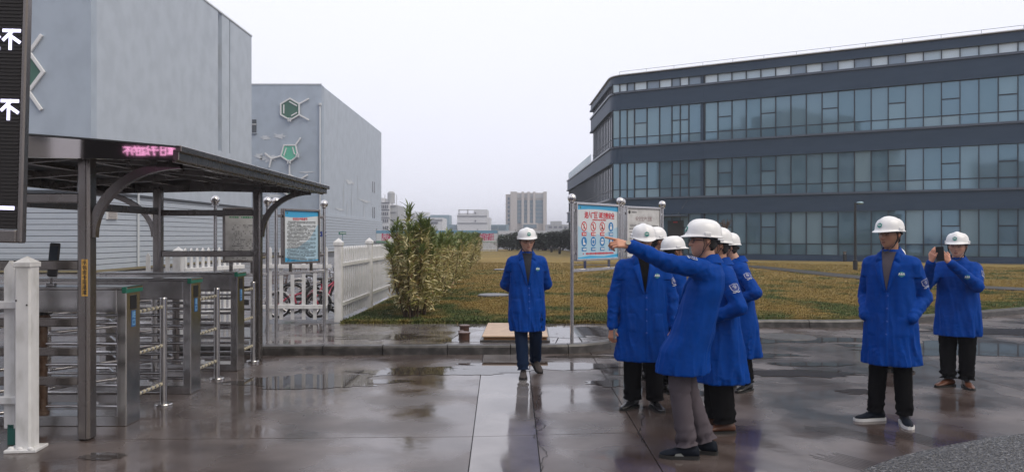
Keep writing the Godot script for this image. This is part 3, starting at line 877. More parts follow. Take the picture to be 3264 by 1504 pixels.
func left_halls() -> void:
	# the nearer hall
	var o := thing("grey_hall", "large plain grey rendered hall nearest on the left, with siding along its foot", "building", Vector3.ZERO)
	var top := 16.95
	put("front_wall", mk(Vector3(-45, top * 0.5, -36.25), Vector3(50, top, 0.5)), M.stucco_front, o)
	for q in [[36.5, 51.55, -20.0, "wall"], [51.55, 52.25, -20.3, "recess_wall"], [52.25, 53.6, -20.0, "wall"], [53.6, 53.8, -20.3, "recess_wall"], [53.8, 58.2, -20.0, "wall"]]:
		var y0 := 7.5 if q[3] == "recess_wall" else 0.0
		if y0 > 0.0: put("wall", mk(Vector3(-25.0, y0 * 0.5, -(q[0] + q[1]) * 0.5), Vector3(10, y0, q[1] - q[0])), M.stucco, o)
		put(q[3], mk(Vector3(q[2] - 5.0, (top + y0) * 0.5, -(q[0] + q[1]) * 0.5), Vector3(10, top - y0 - (0.25 if y0 > 0 else 0.0), q[1] - q[0])), M.stucco, o)
	var cp := MB.new()
	bx(cp, Vector3(-20.1, top + 0.05, -47.1), Vector3(0.3, 0.1, 22.3))
	put("parapet_cap", cp, M.pipe_white, o)
	for y in [9.8, 14.0]:
		var w := put("window", mk(Vector3(-20.28, y, -51.9), Vector3(0.06, 1.75, 0.55)), M.dark_glass, o)
		put("window_frame", mk(Vector3(-20.24, y + 0.25, -51.9), Vector3(0.04, 0.06, 0.55)), M.white_bar, w)
	siding(o, Vector2(-70, 35.95), Vector2(-19.95, 35.95), 0.0, 3.7, 0.275)
	siding(o, Vector2(-19.95, 35.95), Vector2(-19.95, 58.2), 0.0, 3.7, 0.275)
	put("ledge", mk(Vector3(-20.0, 3.78, -47.0), Vector3(0.36, 0.13, 22.4)), M.siding_joint, o)
	put("ledge", mk(Vector3(-45.0, 3.78, -36.0), Vector3(50.2, 0.13, 0.36)), M.siding_joint, o)
	for z in [37.6, 41.6]:
		var v := put("vent", mk(Vector3(-19.87, 2.75, -z), Vector3(0.10, 0.52, 0.95)), M.white_bar, o)
		for k in 5: put("louvre", mk(Vector3(-19.80, 2.56 + k * 0.095, -z), Vector3(0.05, 0.05, 0.8)), M.far_cream, v)
	var pm := MB.new()
	tube(pm, [Vector3(-19.82, 0, -40.2), Vector3(-19.82, 4.9, -40.2)], 0.06, 10)
	put("drain_pipe", pm, M.pipe_white, o)
	var k := 36.0 / FPX
	var px := func(x: float, y: float) -> Vector2: return Vector2((x - 1632.0) * k, CAMY + (752.0 - y) * k)
	var hexa := [[25.5, 165], [100.5 - 7, 168], [138, 230], [91, 292], [25.5, 295], [-12, 230]]
	var b := loop(hexa)
	b.append([93, 168, 131, 115]); b.append([91, 292, 130, 348])
	molecule("molecule_relief", "white and green hexagon relief partly behind the LED screen on the nearer hall", 36.0, px, b, [[hexa, M.mole_dark_green]], 0.17, 0.11)
	# grass strip along its foot
	var gs := MB.new()
	sheet(gs, PackedVector2Array([Vector2(-60, 33.6), Vector2(-18.4, 33.6), Vector2(-18.4, 110), Vector2(-19.8, 110), Vector2(-19.8, 35.8), Vector2(-60, 35.8)]), 0.05)
	gs.tint = Color(0.2, 0.15, 0.05)
	for q in gs.c.size(): gs.c[q] = Color(0.16, 0.125, 0.045)
	structure("grass_strip", gs, M.lawn)
	# the farther hall
	o = thing("grey_hall", "farther grey hall with two green molecule reliefs and a white downpipe", "building", Vector3.ZERO)
	top = 16.8
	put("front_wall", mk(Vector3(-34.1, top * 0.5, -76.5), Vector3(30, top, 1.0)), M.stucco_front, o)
	put("wall", mk(Vector3(-24.15, top * 0.5, -94.1), Vector3(10.0, top, 34.0)), M.stucco, o)
	put("parapet_cap", mk(Vector3(-34.1, top + 0.06, -76.05), Vector3(30, 0.12, 0.2)), M.pipe_white, o)
	siding(o, Vector2(-49, 75.95), Vector2(-19.05, 75.95), 0.0, 3.9, 0.30)
	siding(o, Vector2(-19.05, 75.95), Vector2(-19.05, 111.1), 0.0, 3.9, 0.30)
	k = 75.9 / FPX
	var pz := func(x: float, y: float) -> Vector2: return Vector2((600 + x * 0.5054 - 1632.0) * k, CAMY + (752.0 - 200.0 - y * 0.5054) * k)
	var w1: Vector2 = pz.call(412, 400)
	for yy in [0.0, 4.6]:
		var w := put("window", mk(Vector3(w1.x, w1.y - yy, -75.98), Vector3(0.42, 1.35, 0.08)), M.dark_glass, o)
		put("window_frame", mk(Vector3(w1.x, w1.y - yy + 0.2, -75.92), Vector3(0.42, 0.07, 0.06)), M.white_bar, w)
		put("sill", mk(Vector3(w1.x, w1.y - yy - 0.71, -75.9), Vector3(0.5, 0.06, 0.2)), M.stucco, w)
	for q in [[104.2, 8.4], [105.4, 8.4], [104.2, 4.9], [105.4, 4.9]]:
		put("window", mk(Vector3(-19.13, q[1], -q[0]), Vector3(0.08, 1.5, 0.42)), M.dark_glass, o)
	pm = MB.new()
	tube(pm, [Vector3(-19.22, 0.1, -75.84), Vector3(-19.22, 14.7, -75.84)], 0.09, 10)
	lathe(pm, [[0.09, 14.6], [0.18, 14.75], [0.18, 14.95], [0.0, 14.96]], Vector3(-19.22, 0, -75.84), 10)
	put("drain_pipe", pm, M.pipe_white, o)
	var h1 := [[640, 226], [582, 260], [582, 328], [640, 362], [698, 328], [698, 260]]
	b = loop(h1)
	b.append([698, 260, 757, 228]); b.append([698, 328, 757, 360])
	b.append([601, 268, 601, 318, 0.8]); b.append([638, 246, 682, 271, 0.8]); b.append([651, 334, 682, 316, 0.8])
	var mo := molecule("molecule_relief", "upper six-sided molecule relief with dark green filling on the farther hall", 75.9, pz, b, [[h1, M.mole_dark_green]], 0.155, 0.10)
	nitrogen(mo, pz, [[640, 362]], k)
	var p5 := [[602, 520], [675, 520], [690, 588], [637, 626], [582, 588]]
	b = loop(p5)
	b.append([675, 520, 706, 475]); b.append([582, 588, 523, 605]); b.append([523, 605, 483, 572]); b.append([523, 605, 509, 657]); b.append([637, 626, 637, 705])
	b.append([616, 540, 602, 584, 0.8]); b.append([657, 536, 668, 575, 0.8])
	var h3 := [[637, 705], [577, 740], [577, 805], [637, 838], [697, 805], [697, 740]]
	b.append_array(loop(h3))
	b.append([697, 740, 750, 708]); b.append([637, 726, 676, 748, 0.8]); b.append([597, 752, 597, 794, 0.8]); b.append([676, 796, 640, 816, 0.8])
	mo = molecule("molecule_relief", "lower chained molecule relief with a light green five-sided ring on the farther hall", 75.9, pz, b, [[p5, M.mole_light_green], [h3, M.mole_dark_green]], 0.155, 0.10)
	nitrogen(mo, pz, [[690, 588], [637, 626]], k)
	# pale patches where the render has been mended
	for q in [[485, 470, 30, 12, 61], [570, 462, 34, 14, 62], [505, 600, 40, 22, 63], [745, 690, 42, 5, 64], [530, 838, 52, 10, 65], [440, 590, 25, 18, 66]]:
		var c: Vector2 = pz.call(q[0], q[1])
		var m := MB.new()
		var bl := blob(Vector2.ZERO, Vector2(q[2], q[3]) * 0.5054 * k, q[4], 0.55)
		prism(m, bl, 0.0, Transform3D(Basis.IDENTITY, Vector3(c.x, c.y, -75.97)))
		put("render_patch", m, M.wall_stain, o)
	for q in [[86.0, 6.5, 0.10, 1.6, 71], [90.5, 5.4, 0.12, 2.0, 72], [94.0, 7.2, 0.10, 2.2, 73], [98.0, 4.4, 0.14, 1.8, 74], [90.0, 8.0, 2.2, 0.22, 75], [99.0, 6.2, 3.5, 0.14, 76], [84.0, 4.6, 2.0, 0.10, 77], [88.0, 4.5, 0.12, 1.1, 78]]:
		var m := MB.new()
		prism(m, blob(Vector2.ZERO, Vector2(q[2], q[3]), q[4], 0.6), 0.0, Transform3D(Basis(Vector3.UP, PI / 2), Vector3(-19.12, q[1], -q[0])))
		put("render_patch", m, M.wall_stain, o)
func nitrogen(o: Node3D, pz: Callable, spots: Array, k: float) -> void:
	for q in spots:
		var c: Vector2 = pz.call(q[0], q[1])
		put("letter_backing", mk(Vector3(c.x, c.y, -75.70), Vector3(0.34, 0.42, 0.06)), M.stucco_front, o)
		var t := TextMesh.new()
		var f := SystemFont.new()
		f.font_names = PackedStringArray(["Droid Sans"]); f.font_weight = 700
		t.font = f; t.text = "N"; t.font_size = 32; t.pixel_size = 0.017; t.depth = 0.05
		put_mesh("letter", t, M.white_bar, o).position = Vector3(c.x, c.y, -75.64)

# ---------------------------------------------------------------- glass office building
func glass_building() -> void:
	var o := thing("glass_office_building", "dark slate office building with four bands of blue glass on the right", "building")
	var C := Vector2(7.3, 54.5)
	var d := Vector2(0.866, -0.5)
	var nrm := Vector2(-0.5, -0.866)    # towards the camera (x, depth)
	var P := func(t: float, out: float) -> Vector3: return Vector3(C.x + d.x * t + nrm.x * out, 0, -(C.y + d.y * t + nrm.y * out))
	var fb := Basis(Vector3(d.x, 0, -d.y), Vector3.UP, Vector3(nrm.x, 0, -nrm.y))
	var L := 32.0
	var back := Vector2(7.03, 66.5)
	# slate bands: solid storeys of the plan outline, with rounded corner
	var bands := [[0.13, 0.47, 0.10, M.slate_band], [3.27, 4.30, 0.12, M.slate_band], [6.92, 8.0, 0.12, M.slate_band], [10.72, 11.86, 0.12, M.slate_band], [12.58, 13.05, 0.12, M.slate_band]]
	var outline := func(out: float, deep: float) -> PackedVector2Array:
		var p := PackedVector2Array()
		var e := C + d * L
		p.push_back(e + nrm * out)
		var r := 1.0
		var q0 := C + d * r + nrm * out
		var q1 := C + Vector2(-out, 0.0) + (Vector2(back.x, back.y) - C).normalized() * r
		var cc := C + nrm * out * 0.7 + Vector2(-out * 0.7, 0)
		for k in 9:
			var f := k / 8.0
			p.push_back(q0.lerp(cc, f).lerp(cc.lerp(q1, f), f))
		p.push_back(Vector2(7.3 - (deep - 54.5) * 0.0225 - out, deep))
		p.push_back(Vector2(e.x + 6.0, deep))
		return p
	var flat := Transform3D(Basis(Vector3.RIGHT, Vector3(0, 0, -1), Vector3.UP), Vector3.ZERO)
	for k in bands.size():
		var q: Array = bands[k]
		var deep := 88.0 if k < 3 else 66.5
		var m := MB.new()
		prism(m, outline.call(q[2], deep), q[1] - q[0], Transform3D(flat.basis, Vector3(0, q[1], 0)))
		put("slate_band", m, q[3], o)
		if k > 0:
			for e in [[q[0] - 0.02, 0.22], [q[1] + 0.02, 0.22]]:
				if k == 4 and e[0] > 13.0: continue
				var lm := MB.new()
				prism(lm, outline.call(e[1], deep), 0.13, Transform3D(flat.basis, Vector3(0, e[0] + 0.065, 0)))
				put("ledge", lm, M.slate_light if e[0] > q[1] else M.slate_band, o)
	var rm := MB.new()
	prism(rm, outline.call(0.26, 66.5), 0.055, Transform3D(flat.basis, Vector3(0, 13.16, 0)))
	put("roof_edge", rm, M.roof_edge, o)
	var hr := MB.new()
	tube(hr, [P.call(0.5, 0.1) + Vector3(0, 13.38, 0), P.call(L, 0.1) + Vector3(0, 13.38, 0)], 0.012, 6)
	for k in 16: tube(hr, [P.call(0.5 + k * 2.0, 0.1) + Vector3(0, 13.1, 0), P.call(0.5 + k * 2.0, 0.1) + Vector3(0, 13.38, 0)], 0.010, 6)
	put("roof_rail", hr, M.mullion, o)
	# dark core behind the glass
	for q in [[0.3, 3.4, 88.0], [4.2, 7.0, 88.0], [7.9, 10.8, 66.5], [11.8, 12.7, 66.5]]:
		var m := MB.new()
		prism(m, outline.call(-0.22, q[2] - 0.2), q[1] - q[0], Transform3D(flat.basis, Vector3(0, q[1], 0)))
		put("core", m, M.slate_band, o)
	# panes of the long front
	var cols := [-0.05, 0.5, 1.05, 1.6, 2.53, 3.45, 4.33, 4.92, 5.52, 6.34]
	var list := []
	for k in cols.size() - 1: list.append([cols[k], cols[k + 1], k in [3, 6, 7]])
	for k in 26: list.append([6.57 + 0.93 * k if k else 6.62, 6.57 + 0.93 * (k + 1), k in [1, 4, 8, 12, 15, 18, 22, 25]])
	var floors := [[0.47, 3.27, 1.18, 2.25], [4.36, 6.86, 4.97, 5.88], [8.06, 10.66, 8.66, 9.62], [11.92, 12.52, 0.0, 0.0]]
	var vt := MB.new()
	var hz := MB.new()
	rng.seed = 404
	for fi in 4:
		var f: Array = floors[fi]
		for k in list.size():
			var c: Array = list[k]
			if fi == 3 and c[0] < 0.0: pass
			var segs := []
			if fi == 3: segs = [[f[0], f[1]]]
			elif c[2]: segs = [[f[0], f[2]], [f[2], f[3]], [f[3], f[1]]]
			else: segs = [[f[0], f[2]], [f[2], f[1]]]
			for s in segs:
				var cx: float = (c[0] + c[1]) * 0.5
				var cy: float = (s[0] + s[1]) * 0.5
				var key := "pane_%d" % [0, 0, 1, 1, 2, 3, 3, 4][rng.randi() % 8]
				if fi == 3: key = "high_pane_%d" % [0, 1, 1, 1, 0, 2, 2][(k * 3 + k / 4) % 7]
				var tb := fb.rotated(Vector3.UP, rng.randfn(0, 0.004)).rotated(fb.x, rng.randfn(0, 0.003))
				var m := MB.new()
				var pc: Vector3 = P.call(cx, -0.02)
				bx(m, pc + Vector3(0, cy, 0), Vector3(c[1] - c[0] - 0.05, s[1] - s[0] - 0.05, 0.03), tb)
				put("window_pane", m, M[key], o)
				if s[0] > f[0]: beam(hz, P.call(c[0], 0.0) + Vector3(0, s[0], 0), P.call(c[1], 0.0) + Vector3(0, s[0], 0), 0.07, 0.05 if not c[2] else 0.065)
			var pb: Vector3 = P.call(c[0], 0.03)
			beam(vt, pb + Vector3(0, f[0] - 0.05, 0), pb + Vector3(0, f[1] + 0.05, 0), 0.055, 0.12, 0.0, Vector3(nrm.x, 0, -nrm.y))
	put("mullions", vt, M.mullion, o, "stuff")
	put("transoms", hz, M.mullion, o, "stuff")
	var pl := MB.new()
	beam(pl, P.call(6.455, 0.05) + Vector3(0, 0.13, 0), P.call(6.455, 0.05) + Vector3(0, 13.0, 0), 0.20, 0.16, 0.0, Vector3(nrm.x, 0, -nrm.y))
	put("pilaster", pl, M.slate_band, o)
	# the receding left side, thin fins between narrow panes
	var sp := MB.new()
	var sf := MB.new()
	for fi in 4:
		var f: Array = floors[fi]
		var z := 55.3
		var lim := 87.6 if fi < 2 else 66.2
		while z < lim:
			var x := 7.3 - (z - 54.5) * 0.0225
			bx(sp, Vector3(x + 0.02, (f[0] + f[1]) * 0.5, -z - 0.42), Vector3(0.04, f[1] - f[0] - 0.05, 0.74))
			bx(sf, Vector3(x - 0.005, (f[0] + f[1]) * 0.5, -z), Vector3(0.05, f[1] - f[0], 0.07))
			if fi < 3: bx(sf, Vector3(x + 0.005, f[2], -z - 0.42), Vector3(0.03, 0.05, 0.78))
			z += 0.84
	put("side_panes", sp, M.side_pane, o, "stuff")
	put("side_fins", sf, M.mullion, o, "stuff")
	# glass balustrade on the roof of the lower wing
	for k in 24:
		var z := 67.2 + k * 0.86
		var x := 7.3 - (z - 54.5) * 0.0225 - 0.05
		put("balustrade_pane", mk(Vector3(x, 8.45, -z), Vector3(0.03, 0.85, 0.78)), M.pane_2, o)
	# entrance: dark doorway, awning hung on two rods
	var ent := put("doorway", mk(P.call(5.0, 0.06) + Vector3(0, 1.45, 0), Vector3(1.5, 2.6, 0.12)), M.black_plastic, o)
	ent.rotation = Vector3.ZERO
	var dm := MB.new()
	bx(dm, P.call(4.6, 0.05) + Vector3(0, 1.45, 0), Vector3(1.1, 2.55, 0.10), fb)
	ent.mesh = dm.mesh()
	var hd := MB.new()
	bx(hd, P.call(4.6, 0.115) + Vector3(-0.0, 2.62, 0), Vector3(0.3, 0.09, 0.02), fb)
	put("door_sign", hd, M.red_print, ent)
	var aw := MB.new()
	bx(aw, P.call(4.3, 0.9) + Vector3(0, 3.02, 0), Vector3(2.3, 0.10, 1.7), fb, 0.02)
	var ao := put("awning", aw, M.slate_light, o)
	for t in [3.6, 5.2]:
		var tm := MB.new()
		tube(tm, [P.call(t, 1.6) + Vector3(0, 3.06, 0), P.call(t + 0.3, 0.2) + Vector3(0, 4.1, 0)], 0.018, 6)
		put("tie_rod", tm, M.chrome, ao)
	# plinth paving along the foot
	var pv := MB.new()
	var e1 := C + d * L
	sheet(pv, PackedVector2Array([Vector2(5.5, 88), Vector2(5.9, 54.4), Vector2(6.6, 53.0), e1 + nrm * 1.6, e1 + nrm * 0.0, C, Vector2(6.6, 88)]), 0.138)
	structure("plinth_paving", pv, M.path)

# ---------------------------------------------------------------- buildings in the distance
func far_box(o: Node3D, called: String, z: float, x0: float, x1: float, y0: float, y1: float, dep: float, mt: Material, out := 0.0) -> MeshInstance3D:
	var a := gx(x0, z); var b := gx(x1, z)
	var t := ghy(y0, z); var u := maxf(0.0, ghy(y1, z)) if y1 < 790 else 0.0
	return put(called, mk(Vector3((a + b) * 0.5, (t + u) * 0.5, -z - dep * 0.5 + out), Vector3(b - a, t - u, dep)), mt, o)
func zp(x: float) -> float: return 1170.0 + x * 0.2717
func zq(y: float) -> float: return 560.0 + y * 0.2717
func far_buildings() -> void:
	# cream tower
	var Z := 320.0
	var o := thing("office_tower", "cream tower with vertical blue glass strips, tallest on the horizon", "building")
	far_box(o, "wall", Z, zp(1625), zp(1690), zq(215), 800, 14.0, M.far_cream, -1.5)
	far_box(o, "wall", Z, zp(1682), zp(2108), zq(200), 800, 16.0, M.far_cream)
	for q in [[1682, 1760], [1812, 1840], [1880, 1908], [1948, 1975], [2066, 2108]]:
		far_box(o, "pier", Z, zp(q[0]), zp(q[1]), zq(188), 800, 1.2, M.far_cream, 1.2)
	for q in [[1760, 1812], [1840, 1880], [1908, 1948], [1975, 2066]]:
		far_box(o, "loggia", Z, zp(q[0]), zp(q[1]), zq(216), zq(262), 0.5, M.far_grey, 0.3)
		for r in 6: far_box(o, "window", Z, zp(q[0] + 1), zp(q[1] - 1), zq(285 + r * 46), zq(285 + r * 46 + 43), 0.5, M.far_glass, 0.4)
	for r in 7: far_box(o, "window", Z, zp(1650), zp(1674), zq(250 + r * 50), zq(250 + r * 50 + 32), 0.4, M.far_glass, -1.3)
	far_box(o, "annex", Z, zp(1818), zp(2000), zq(558), 800, 6.0, M.far_cream, 6.0)
	far_box(o, "window", Z, zp(1832), zp(1984), zq(574), zq(616), 0.4, M.far_glass, 6.3)
	# white block with a roof frame
	Z = 260.0
	o = thing("white_block", "white block with an open roof frame, left of the cream tower", "building")
	far_box(o, "wall", Z, zp(1055), zp(1408), zq(455), 800, 20.0, M.far_white)
	far_box(o, "wall", Z, zp(1408), zp(1445), zq(490), 800, 18.0, M.far_white, -1.0)
	far_box(o, "parapet", Z, zp(1250), zp(1410), zq(395), zq(455), 18.0, M.far_white)
	for q in [[1070, 1082, 397, 455], [1172, 1186, 397, 455], [1070, 1250, 395, 406], [1070, 1250, 440, 455]]:
		far_box(o, "roof_frame", Z, zp(q[0]), zp(q[1]), zq(q[2]), zq(q[3]), 1.5, M.far_white)
	for y in [470, 553]: far_box(o, "stripe", Z, zp(1056), zp(1408), zq(y), zq(y + 6), 0.4, M.far_dark, 0.25)
	for q in [[1262, 428], [1262, 520]]: far_box(o, "window", Z, zp(q[0]), zp(q[0] + 16), zq(q[1]), zq(q[1] + 18), 0.4, M.far_dark, 0.25)
	# white office at the left edge
	Z = 190.0
	o = thing("white_office", "white five-storey office with rows of small windows beside the farther hall", "building")
	far_box(o, "wall", Z, zp(90), zp(262), zq(318), 800, 14.0, M.far_white)
	far_box(o, "wall", Z, zp(258), zp(352), zq(345), 800, 12.0, M.far_grey, -1.2)
	far_box(o, "parapet", Z, zp(90), zp(185), zq(258), zq(318), 8.0, M.far_white, -1.0)
	for r in 5:
		for c in 4: far_box(o, "window", Z, zp(160 + c * 24), zp(160 + c * 24 + 12), zq(345 + r * 82), zq(345 + r * 82 + 36), 0.5, M.far_dark, 0.25)
	for y in [312, 395, 485]: far_box(o, "stripe", Z, zp(92), zp(262), zq(y), zq(y + 9), 0.3, M.far_dark, 0.22)
	for y in [350, 425, 512]: far_box(o, "stripe", Z, zp(262), zp(325), zq(y), zq(y + 8), 0.3, M.far_dark, -1.0)
	var tk := MB.new()
	lathe(tk, [[0.95, 0.0], [0.95, 2.6], [0.6, 3.0], [0.0, 3.1]], Vector3(gx(zp(250), Z), ghy(zq(315), Z), -Z - 4.0), 14)
	put("water_tank", tk, M.far_grey, o)
	for e in [-1.6, 1.4]: put("tank_stand", mk(Vector3(gx(zp(250), Z) + e, ghy(zq(290), Z), -Z - 4.0), Vector3(0.12, 3.4, 0.12)), M.far_grey, o)
	# low white works with a blue hall behind
	Z = 230.0
	o = thing("white_works", "low white works building with dark eaves stripe, behind the hedge", "building")
	far_box(o, "wall", Z, zp(355), zp(545), zq(440), 800, 14.0, M.far_white, -3.0)
	far_box(o, "wall", Z, zp(545), zp(882), zq(492), 800, 16.0, M.far_white)
	far_box(o, "stripe", Z, zp(545), zp(882), zq(516), zq(524), 0.4, M.far_dark, 0.25)
	far_box(o, "stripe", Z, zp(355), zp(545), zq(470), zq(476), 0.4, M.far_dark, -2.8)
	far_box(o, "stripe", Z, zp(355), zp(545), zq(582), zq(590), 0.4, M.far_dark, -2.8)
	for q in [[355, 392, 535, 552, -2.8], [645, 672, 535, 562, 0.25], [745, 830, 540, 562, 0.25], [625, 650, 440, 452, -2.8]]:
		far_box(o, "window", Z, zp(q[0]), zp(q[1]), zq(q[2]), zq(q[3]), 0.4, M.far_dark, q[4])
	far_box(o, "roof_house", Z, zp(567), zp(692), zq(418), zq(470), 5.0, M.far_white, -6.0)
	o = thing("blue_works", "long low blue-grey works hall across the background", "building")
	Z = 270.0
	far_box(o, "wall", Z, zp(600), zp(962), zq(460), 800, 12.0, M.far_blue)
	far_box(o, "wall", Z, zp(880), zp(1660), zq(574), 800, 10.0, M.far_blue, 0.5)
	for c in 6:
		far_box(o, "window", Z, zp(1044 + c * 100), zp(1044 + c * 100 + 88), zq(586), zq(628), 0.4, M.far_glass, 0.75)
	o = thing("grey_works", "pale low building at the right end of the horizon", "building")
	Z = 300.0
	far_box(o, "wall", Z, zp(2108), zp(2420), zq(572), 800, 12.0, M.far_grey)
	far_box(o, "roof_house", Z, zp(2160), zp(2285), zq(532), zq(575), 6.0, M.far_grey)
	for c in 4: far_box(o, "window", Z, zp(2130 + c * 60), zp(2130 + c * 60 + 40), zq(590), zq(615), 0.3, M.far_dark, 0.2)
	# blocks behind the camera, which the glass front mirrors
	for q in [[-46.0, 24.0, 30.0, 30.0, 19.5, "pale office block behind the camera, mirrored in the glass front"], [-17.0, 62.0, 20.0, 18.0, 15.0, "lower block behind the camera, mirrored in the glass front"], [16.0, 74.0, 34.0, 16.0, 21.0, "wide block behind the camera, mirrored in the right end of the glass front"]]:
		o = thing("office_block", q[5], "building", Vector3(q[0], 0, q[1]))
		put("wall", mk(Vector3(0, q[4] * 0.5, 0), Vector3(q[2], q[4], q[3])), M.far_grey, o)
		put("roof_house", mk(Vector3(q[2] * 0.2, q[4] + 1.5, 0), Vector3(q[2] * 0.3, 3.0, q[3] * 0.6)), M.far_grey, o)
		for fl in int(q[4] / 3.4):
			for c in int(q[2] / 3.0): put("window", mk(Vector3(-q[2] * 0.5 + 1.8 + c * 3.0, 2.0 + fl * 3.4, -q[3] * 0.5 - 0.02), Vector3(1.7, 1.7, 0.1)), M.far_dark, o)
			for c in int(q[3] / 3.0): put("window", mk(Vector3(q[2] * 0.5 + 0.02, 2.0 + fl * 3.4, -q[3] * 0.5 + 1.8 + c * 3.0), Vector3(0.1, 1.7, 1.7)), M.far_dark, o)
	# white awning roof and orange works fence
	Z = 130.0
	o = thing("white_shed", "long white shed roof behind the dark bushes", "shed")
	far_box(o, "roof", Z, zp(1530), zp(2250), zq(648), zq(695), 8.0, M.far_white)
	for c in 7: far_box(o, "post", Z, zp(1560 + c * 100), zp(1566 + c * 100), zq(690), 800, 0.3, M.far_grey, -0.5)
	far_box(o, "stall_front", Z, zp(1536), zp(1640), zq(708), zq(742), 0.4, M.rust_orange, -0.6)
	# hoarding with slogans on the far boundary
	Z = 78.0
	o = thing("slogan_hoarding", "long pale hoarding with red slogan characters under a blue top edge", "banner")
	var x0 := gx(1199, Z); var x1 := gx(1586, Z)
	put("board", mk(Vector3((x0 + x1) * 0.5, ghy(757, Z), -Z), Vector3(x1 - x0, 26 * Z / FPX, 0.10)), M.hoarding_white, o)
	put("top_edge", mk(Vector3((x0 + x1) * 0.5, ghy(739, Z), -Z), Vector3(x1 - x0, 9 * Z / FPX, 0.14)), M.hoarding_blue, o)
	put("bottom_edge", mk(Vector3((x0 + x1) * 0.5, ghy(770.5, Z), -Z), Vector3(x1 - x0, 6 * Z / FPX, 0.13)), M.hoarding_green, o)
	for k in 7: put("post", mk(Vector3(lerpf(x0, x1, k / 6.0), ghy(766, Z) * 0.5 + 0.6, -Z - 0.12), Vector3(0.12, ghy(766, Z) + 1.2, 0.12)), M.far_grey, o)
	var tm := MB.new()
	hanzi(tm, "防范胜于救灾", 22.5 * Z / FPX, Transform3D(Basis.IDENTITY, Vector3(gx(1216, Z), ghy(755.5, Z), -Z + 0.056)), 1.0, 0.085, false, 0.49)
	hanzi(tm, "安全环保是你我的责任", 22.5 * Z / FPX, Transform3D(Basis.IDENTITY, Vector3(gx(1478, Z), ghy(755.0, Z), -Z + 0.056)), 1.0, 0.085, false, 0.43)
	put("slogan", tm, M.banner_red, o)
	o = thing("white_railing", "short white railing under the right end of the slogan hoarding", "fence")
	Z = 76.0
	for y in [0.35, 1.15]: put("rail", mk(Vector3((gx(1515, Z) + gx(1584, Z)) * 0.5, y, -Z), Vector3(gx(1584, Z) - gx(1515, Z), 0.07, 0.05)), M.pvc, o)
	for k in 16: put("picket", mk(Vector3(lerpf(gx(1516, Z), gx(1583, Z), k / 15.0), 0.68, -Z - 0.03), Vector3(0.075, 1.12, 0.03)), M.pvc, o)
	# low wall panels at the far left under the hoarding
	o = thing("grey_boundary_wall", "low grey boundary wall under the left slogan", "wall")
	put("wall_panel", mk(Vector3(gx(1300, 79.0), 0.55, -79.0), Vector3(7.6, 1.1, 0.2)), M.far_grey, o)
	put("coping", mk(Vector3(gx(1300, 79.0), 1.14, -79.0), Vector3(7.7, 0.08, 0.3)), M.far_white, o)

# ================================================================= people
func smooth01(a: float, b: float, x: float) -> float:
	return smoothstep(a, b, x)
func gauss(x: float, s: float) -> float:
	return exp(-x * x / (s * s))
# a point of the head's skin in head space (face towards +z, centre between the ears)
func head_point(th: float, yn: float, grow := 0.0) -> Vector3:
	var cv := sqrt(maxf(0.0, 1.0 - yn * yn))
	var p := Vector3(cv * sin(th) * 0.078, yn * 0.118, cv * cos(th) * 0.096)
	var front := maxf(0.0, cos(th))
	if yn < 0.0:
		p.x *= 1.0 - 0.30 * pow(-yn, 1.6)
		if p.z < 0.0: p.z *= 1.0 - 0.40 * -yn
		p.z += 0.022 * smooth01(0.25, 0.95, -yn) * front
	var at := absf(th)
	var r := 0.0
	var tn := clampf((0.16 - yn) / 0.40, 0.0, 1.0)
	if yn < 0.2 and yn > -0.36:
		r += lerpf(0.003, 0.023, tn) * gauss(th, lerpf(0.13, 0.21, tn)) * (1.0 - smooth01(-0.22, -0.36, yn))
	r -= 0.0085 * gauss(at - 0.40, 0.22) * gauss(yn - 0.09, 0.11)
	r += 0.0035 * gauss(at - 0.35, 0.4) * gauss(yn - 0.26, 0.08)
	r += 0.005 * gauss(at - 0.72, 0.28) * gauss(yn + 0.12, 0.18)
	r += 0.006 * gauss(th, 0.24) * (gauss(yn + 0.43, 0.05) + gauss(yn + 0.545, 0.05))
	r -= 0.003 * gauss(th, 0.25) * gauss(yn + 0.487, 0.022)
	r += 0.006 * gauss(th, 0.30) * gauss(yn + 0.82, 0.14)
	var dv := Vector3(p.x / 0.078, p.y / 0.118, p.z / 0.096).normalized()
	return p + dv * (r + grow)
